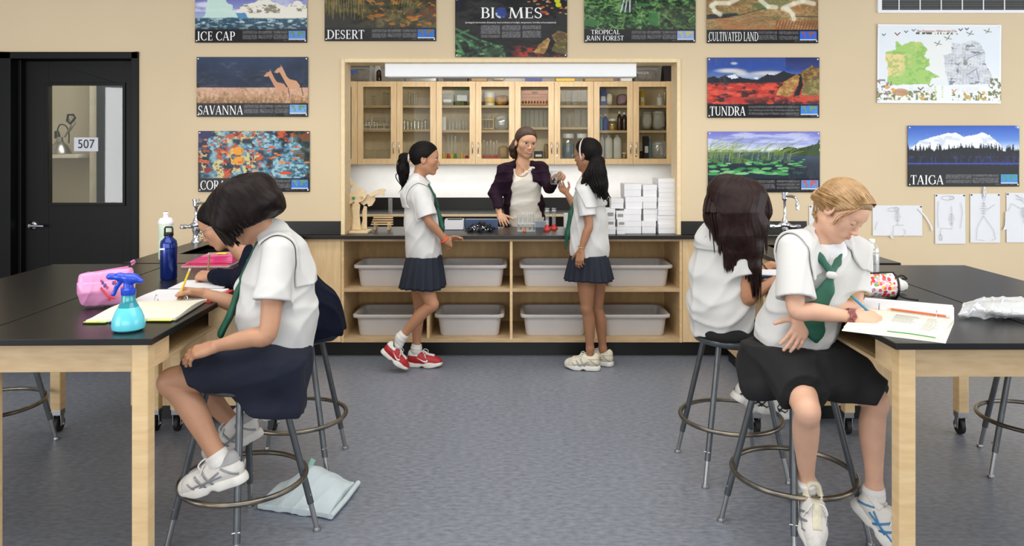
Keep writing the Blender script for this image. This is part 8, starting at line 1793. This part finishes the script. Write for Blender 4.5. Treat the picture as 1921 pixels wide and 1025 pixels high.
up = Vector((0, 0, 1)); sl_, sr_ = Vector((-1.585, 3.10, TZ)), Vector((-1.285, 3.13, TZ)); nl, nr_ = Vector((-1.575, 2.76, TZ)), Vector((-1.262, 2.80, TZ)); fl_, fr_ = Vector((-1.60, 3.37, TZ)), Vector((-1.285, 3.39, TZ))
o = wthing('ring_binder', 'open ring binder with cream pages at the left table edge', 'binder', (-1.43, 3.1, TZ))
sheet('cover', sl_+up*.0, sr_, nr_+Vector((.008, -.008, 0)), nl+Vector((-.008, -.008, 0)), .003, 'shoe_black', o); sheet('cover', sl_, sr_+Vector((.02, 0, 0)), fr_+Vector((.02, .008, 0)), fl_+Vector((-.006, .008, 0)), .003, 'binder_red', o)
pg = sheet('pages', sl_+up*.0035, sr_+up*.0035, nr_+up*.0035, nl+up*.0035, .009, 'page_warm', o, .010); sheet('pages', sl_+up*.0035, sr_+up*.0035, fr_+up*.0035, fl_+up*.0035, .006, 'paper', o, .004)
for (x0, x1, m, dz) in ((-1.572, -1.50, 'tab_green', 0), (-1.49, -1.44, 'tab_blue', .001), (-1.36, -1.27, 'tab_yellow', .001), (-1.58, -1.53, 'tab_yellow', .002)): MB().box(x0, x1, 2.752+.128*(x0+1.575), 2.775+.128*(x0+1.575), TZ+.004+dz, TZ+.0055+dz).build('index_tab', m, o)
for x in (-1.50, -1.375): MB().tube([Vector((x+.003*k, 3.112+.016*math.cos(t), TZ+.006+.030*math.sin(t))) for k, t in enumerate([math.pi*i/12 for i in range(13)])], .002, 8).build('ring', 'chrome', o, smooth=True)
# steel bottle and squeeze bottle
c = T_(316.5, 524); o = wthing('water_bottle', 'dark blue metal water bottle with black loop cap on left table', 'bottle', c); mat('bottle_blue', (16, 44, 122), 0.22, 0.55, var=0.06, coat=0.4)
MB().lathe([(0, .001), (.036, .001), (.039, .006), (.0395, .175), (.036, .190), (.022, .203), (.020, .207), (.020, .222)], c, 36).build('bottle_body', 'bottle_blue', o, smooth=True)
MB().lathe([(.0215, .214), (.0225, .216), (.0225, .228), (.018, .231), (0, .231)], c, 28).build('cap', 'black_plastic', o, smooth=True)
MB().tube([c+Vector(p) for p in ((-.019, 0, .228), (-.019, 0, .250), (-.014, 0, .257), (.014, 0, .257), (.019, 0, .250), (.019, 0, .228))], .0045, 8).build('cap_loop', 'black_plastic', o, smooth=True)
MB().lathe([(.0398, .150), (.0398, .158)], c, 36).build('label_band', 'bottle_blue', o); MB().prism([(-.02, .148), (.006, .150), (.008, .158), (-.018, .157)], -.0405, -.039, lambda a, b, d_: (c.x+a-.008, c.y+d_, c.z+b)).build('maker_mark', 'silver', o)
c = Vector((X(311, 4.32), 4.32, TZ)); o = wthing('squeeze_bottle', 'pale green squeeze bottle with white lid behind blue bottle', 'bottle', c); mat('pale_green', (196, 218, 188), 0.45, col2=(222, 236, 216), nscale=18)
MB().lathe([(0, .001), (.036, .001), (.040, .01), (.040, .10), (.035, .12), (.040, .14), (.040, .205)], c, 32).build('bottle_body', 'pale_green', o, smooth=True); MB().lathe([(.0405, .205), (.0415, .207), (.0415, .222), (.032, .240), (.014, .245), (.013, .262), (.016, .266), (.012, .276), (0, .276)], c, 30).build('lid', 'white_plastic', o, smooth=True); MB().lathe([(.0125, .263), (.0135, .264), (.011, .278), (0, .279)], c, 20).build('spout', 'slat_grey', o, smooth=True)
# notebooks of the girl in navy
mat('pink_clear', (226, 60, 130), 0.2, var=0.05, trans=0.35, coat=0.5); mat('pink_cover', (214, 70, 110), 0.45)
c = T_(381, 503); o = thing('spiral_notebook', 'pink spiral notebook under the pink pencil box on left table', 'notebook', c+Vector((0, .1, 0)), .04); MB().box(-.125, .125, -.09, .1, 0, .010).build('pages', 'paper', o); MB().box(-.127, .127, -.092, .102, .0102, .0125).build('cover', 'pink_cover', o, bevel=.001); mb = MB()
for k in range(26): mb.tube([(-.12+.0096*k, -.093+.006*math.cos(t), .006+.008*math.sin(t)) for t in [6.283*i/8 for i in range(8)]], .0012, 5, closed=True)
mb.build('spiral', 'binder_red', o)
o = thing('pencil_box', 'clear pink plastic pencil box on the spiral notebook', 'pencil box', c+Vector((.02, .11, .0130)), .06); MB().add([(-.14, -.07, 0), (.12, -.07, 0), (.12, .08, 0), (-.14, .08, 0), (-.05, -.06, .045), (.12, -.06, .052), (.12, .07, .052), (-.05, .07, .045)], [(0, 1, 2, 3), (0, 4, 5, 1), (1, 5, 6, 2), (2, 6, 7, 3), (3, 7, 4, 0), (4, 7, 6, 5)]).build('box_body', 'pink_clear', o, bevel=.006); MB().box(0.02, .07, -.04, .0, .0508, .0535).build('sticker', 'tab_yellow', o)
mb = MB(); mb.box(-.122, .115, -.072, -.0685, .012, .016); mb.build('rim', 'pink_cover', o)
c = T_(372, 536); o = thing('writing_paper', 'white sheet under the hand of girl in navy sweater', 'paper', c+Vector((0.02, 0.02, 0)), .05); MB().box(-.13, .12, -.10, .12, 0, .0012).build('sheet', 'paper', o)
# --- right pair of tables
a, b, c_, d_ = Vector((1.40, 2.985, TZ)), Vector((1.645, 2.775, TZ)), Vector((1.43, 2.492, TZ)), Vector((1.185, 2.664, TZ)); e, f_ = Vector((1.50, 3.17, TZ)), Vector((1.785, 3.02, TZ))
o = wthing('ring_binder', 'open ring binder under the hand of the blonde girl, orange pencil along its spine', 'binder', (1.4, 2.8, TZ))
ou = Vector((-.012, -.012, 0)); sheet('cover', a, b, c_+Vector((.012, -.012, 0)), d_+ou, .003, 'white_plastic', o); sheet('cover', a, b, f_+Vector((.01, .008, 0)), e+Vector((-.004, .008, 0)), .003, 'white_plastic', o)
sheet('pages', a+up*.0035, b+up*.0035, c_+up*.0035, d_+up*.0035, .008, 'page_warm', o, .006); p2 = sheet('pages', a+up*.0035, b+up*.0035, f_+up*.0035, e+up*.0035, .010, 'paper', o, .006)
lb = MB()
for k in range(12):
    t = .18+.05*k; p, q = a.lerp(d_, t), b.lerp(c_, t); z = Vector((0, 0, .0128+.006*math.sin(math.pi*min(1, t*1.15))*(1-t*.4)))
    if k < 8: u0, u1 = p.lerp(q, .42)+z, p.lerp(q, .42+.30*(.7+.3*random.random()))+z; lb.tube([u0, u1], .0009, 4)
    u0, u1 = p.lerp(q, .76)+z, p.lerp(q, .76+.16*(.5+.5*random.random()))+z; lb.tube([u0, u1], .0007, 4)
lb.build('handwriting', 'pencil_line', o)
for t in (.2, .82):
    p = a.lerp(b, t); n_ = (e-a).normalized(); MB().tube([p+n_*.016*math.cos(q)+Vector((0, 0, .008+.028*math.sin(q))) for q in [math.pi*i/12 for i in range(13)]], .002, 8).build('ring', 'chrome', o, smooth=True)
gt0, gt1 = d_.lerp(c_, .45), d_.lerp(c_, .97); MB().tube([gt0+Vector((.01, .008, .0125)), gt0.lerp(gt1, .5)+Vector((.01, .014, .0128)), gt1+Vector((.0, .008, .0125))], .0025, 6).build('green_mark', 'green_plastic', o)
pencil('pencil', 'orange pencil lying along the spine of right binder', a.lerp(b, .28)+up*.0200, a.lerp(b, .92)+up*.0200, .0045, mat('pencil_orange', (206, 96, 40), .4) and 'pencil_orange', 'maple', 'pencil')
# clear water bottle
c = T_(1635.5, 523); o = wthing('water_bottle', 'clear ribbed plastic water bottle with white cap behind flowered pouch', 'bottle', c); pr = [(0, .001), (.030, .001), (.034, .006)]
for k in range(11): z = .012+.0105*k; pr += [(.0345, z), (.0322, z+.005)]
pr += [(.0345, .130), (.034, .142), (.027, .160), (.015, .174), (.0125, .178), (.0125, .182)]
MB().lathe(pr, c, 28).build('bottle_body', 'cup_plastic', o, smooth=True, auto=60); MB().lathe([(.0145, .180), (.015, .182), (.015, .194), (.012, .196), (0, .196)], c, 22).build('cap', 'white_plastic', o, smooth=True)
# flowered pouch
vm = bpy.data.materials.new('flower_fabric'); vm.use_nodes = True; nt = vm.node_tree; bs_ = nt.nodes['Principled BSDF']; tc = nt.nodes.new('ShaderNodeTexCoord'); vo = nt.nodes.new('ShaderNodeTexVoronoi'); vo.inputs['Scale'].default_value = 62; nt.links.new(tc.outputs['Object'], vo.inputs['Vector'])
hs = nt.nodes.new('ShaderNodeSeparateColor'); nt.links.new(vo.outputs['Color'], hs.inputs[0]); cr = nt.nodes.new('ShaderNodeValToRGB'); cr.color_ramp.interpolation = 'CONSTANT'; cr.color_ramp.elements[0].color = (*lin((214, 60, 60)), 1); cr.color_ramp.elements[1].position = .3; cr.color_ramp.elements[1].color = (*lin((240, 170, 180)), 1)
for p_, cc in ((.5, (236, 190, 70)), (.62, (120, 180, 90)), (.75, (226, 90, 100)), (.9, (190, 150, 200))): el = cr.color_ramp.elements.new(p_); el.color = (*lin(cc), 1)
nt.links.new(hs.outputs[0], cr.inputs[0]); c2 = nt.nodes.new('ShaderNodeValToRGB'); c2.color_ramp.interpolation = 'CONSTANT'; c2.color_ramp.elements[0].color = (0, 0, 0, 1); c2.color_ramp.elements[1].position = .52; c2.color_ramp.elements[1].color = (1, 1, 1, 1); nt.links.new(vo.outputs['Distance'], c2.inputs[0])
mx = nt.nodes.new('ShaderNodeMix'); mx.data_type = 'RGBA'; nt.links.new(c2.outputs[0], mx.inputs['Factor']); nt.links.new(cr.outputs[0], mx.inputs['A']); mx.inputs['B'].default_value = (*lin((240, 232, 230)), 1); nt.links.new(mx.outputs['Result'], bs_.inputs['Base Color']); bs_.inputs['Roughness'].default_value = .6; M['flower_fabric'] = vm
c = Vector((1.552, 3.235, TZ+.003)); o = thing('zip_pouch', 'white zip pouch with red flower print on right table', 'pouch', c, math.radians(-4))
S = Sdf((-.14, -.08, -.01), (.14, .08, .14), .003); S.chain([((-.085, 0, .038), .036), ((.09, 0, .042), .042)], 0, 0); S.chain([((-.08, 0, .07), .024), ((.085, 0, .085), .022)], .05, 0); S.cut((0, 0, 0), (0, 0, -1), .004); S.cut((.108, 0, .05), (1, 0, .15), .006); S.warp(folds(.006, .07, 6), .03); S.obj('pouch_body', 'flower_fabric', o)
MB().tube([(.104-.1*0, .045*math.cos(t), .048+.05*math.sin(t)) for t in [6.283*i/24 for i in range(24)]], .005, 8, closed=True).build('black_piping', 'black_plastic', o, smooth=True); mb = MB(); mb.tube(spline([(-.08, -.01, .096), (-.03, -.012, .101), (.04, -.008, .106), (.10, 0, .106)], 4), .0045, 8); mb.build('zipper', 'black_plastic', o, smooth=True)
mb = MB(); mb.tube(spline([(.104, -.01, .085), (.125, -.01, .096), (.145, -.01, .09), (.150, -.01, .082), (.13, -.01, .082)], 5), .004, 8); mb.build('strap', 'black_plastic', o, smooth=True); MB().tube(spline([(.104, -.03, .03), (.12, -.04, .008), (.15, -.06, .004), (.17, -.075, .004)], 5), .004, 8).build('strap', 'black_plastic', o, smooth=True)
c = Vector((1.715, 3.33, TZ)); o = thing('glasses_case', 'small white case with grey sole line beside the flowered pouch', 'case', c, .5); S = Sdf((-.08, -.06, -.01), (.08, .06, .09), .003); S.chain([((-.04, 0, .026), .026), ((.0, 0, .034), .032), ((.04, 0, .03), .026)], 0, .02); S.cut((0, 0, 0), (0, 0, -1), .003); S.obj('case_body', 'shoe_white', o); MB().tube([(.058*math.cos(t), .031*math.sin(t), .016) for t in [6.283*i/20 for i in range(20)]], .0025, 6, closed=True).build('trim_line', 'shoe_black', o)
# bag of white material
c = Vector((1.885, 2.86, TZ+.003)); o = thing('plastic_bag', 'clear plastic bag of white material at the right edge of photo', 'bag', c, .1)
S = Sdf((-.2, -.13, -.01), (.2, .13, .12), .0035); S.ell((.02, 0, .034), (.16, .10, .038)); S.cone((-.12, 0, .016), (-.19, -.005, .014), .03, .006, .05); S.cut((0, 0, 0), (0, 0, -1), .003); S.warp(folds(.010, .05, 4), .03); S.obj('bag_film', 'bag_plastic', o)
S = Sdf((-.2, -.13, -.01), (.2, .13, .12), .0035); S.ell((.04, 0, .028), (.11, .07, .026)); S.cut((0, 0, .003), (0, 0, -1), .003); S.warp(folds(.006, .04, 9), .03); S.obj('white_filling', 'white_paint', o)
# notebook of the long haired girl
c = T_(1440, 519); o = thing('notebook', 'dark blue folder with loose paper before the long haired girl', 'notebook', c+Vector((.08, .02, 0)), -.3); MB().box(-.13, .13, -.1, .1, 0, .012).build('folder', mat('folder_blue', (30, 60, 90), .4) and 'folder_blue', o, bevel=.002); MB().box(-.12, .12, -.09, .12, .0125, .016).build('sheets', 'paper', o)
# --- tote bag on the floor
c = Vector((-.92, 3.33, 0.0005)); o = thing('tote_bag', 'pale grey blue cloth bag lying on the floor behind left stool', 'bag', c, 0); mat('tote_cloth', (190, 202, 206), 0.75, var=0.03, nscale=10, bump=.06, bscale=200)
S = Sdf((-.26, -.26, -.01), (.28, .26, .2), .004); base = [(-.185, -.11), (.155, -.20), (.20, .10), (-.14, .10)]
def slab(x, y, z):
    r = None; n = 4
    for i in range(n):
        (x0, y0), (x1, y1) = base[i], base[(i+1) % n]; L = math.hypot(x1-x0, y1-y0); q = ((x-x0)*(y1-y0)-(y-y0)*(x1-x0))/L; r = q if r is None else np.maximum(r, q)
    top = .028+.10*np.exp(-(((x-.02)/.10)**2+((y-.03)/.11)**2))+.030*np.exp(-(((x-.13)/.05)**2+((y+.02)/.12)**2))
    return np.maximum(np.maximum(r, (z-top)*.8), -z)
S.put(slab, (-.25, -.25, 0), (.25, .25, .18)); S.warp(folds(.006, .12, 13, (.3, .2, .9)), .04); S.cut((0, 0, .001), (0, 0, -1), .003); S.obj('bag_body', 'tote_cloth', o, smooth=1)
mb = MB(); pts = [(base[1][0]+.006, base[1][1]-.004), (base[2][0]+.012, base[2][1]+.01)]; mb.tube([(pts[0][0], pts[0][1], .018), ((pts[0][0]+pts[1][0])/2+.006, (pts[0][1]+pts[1][1])/2, .02), (pts[1][0], pts[1][1], .018)], .012, 10); mb.build('side_fold', 'tote_cloth', o, smooth=True)
MB().prism([(-.012, .10), (.012, .105), (.03, .145), (.010, .155)], .055, .058).build('tag', mat('mint_tag', (150, 200, 180), .6) and 'mint_tag', o)
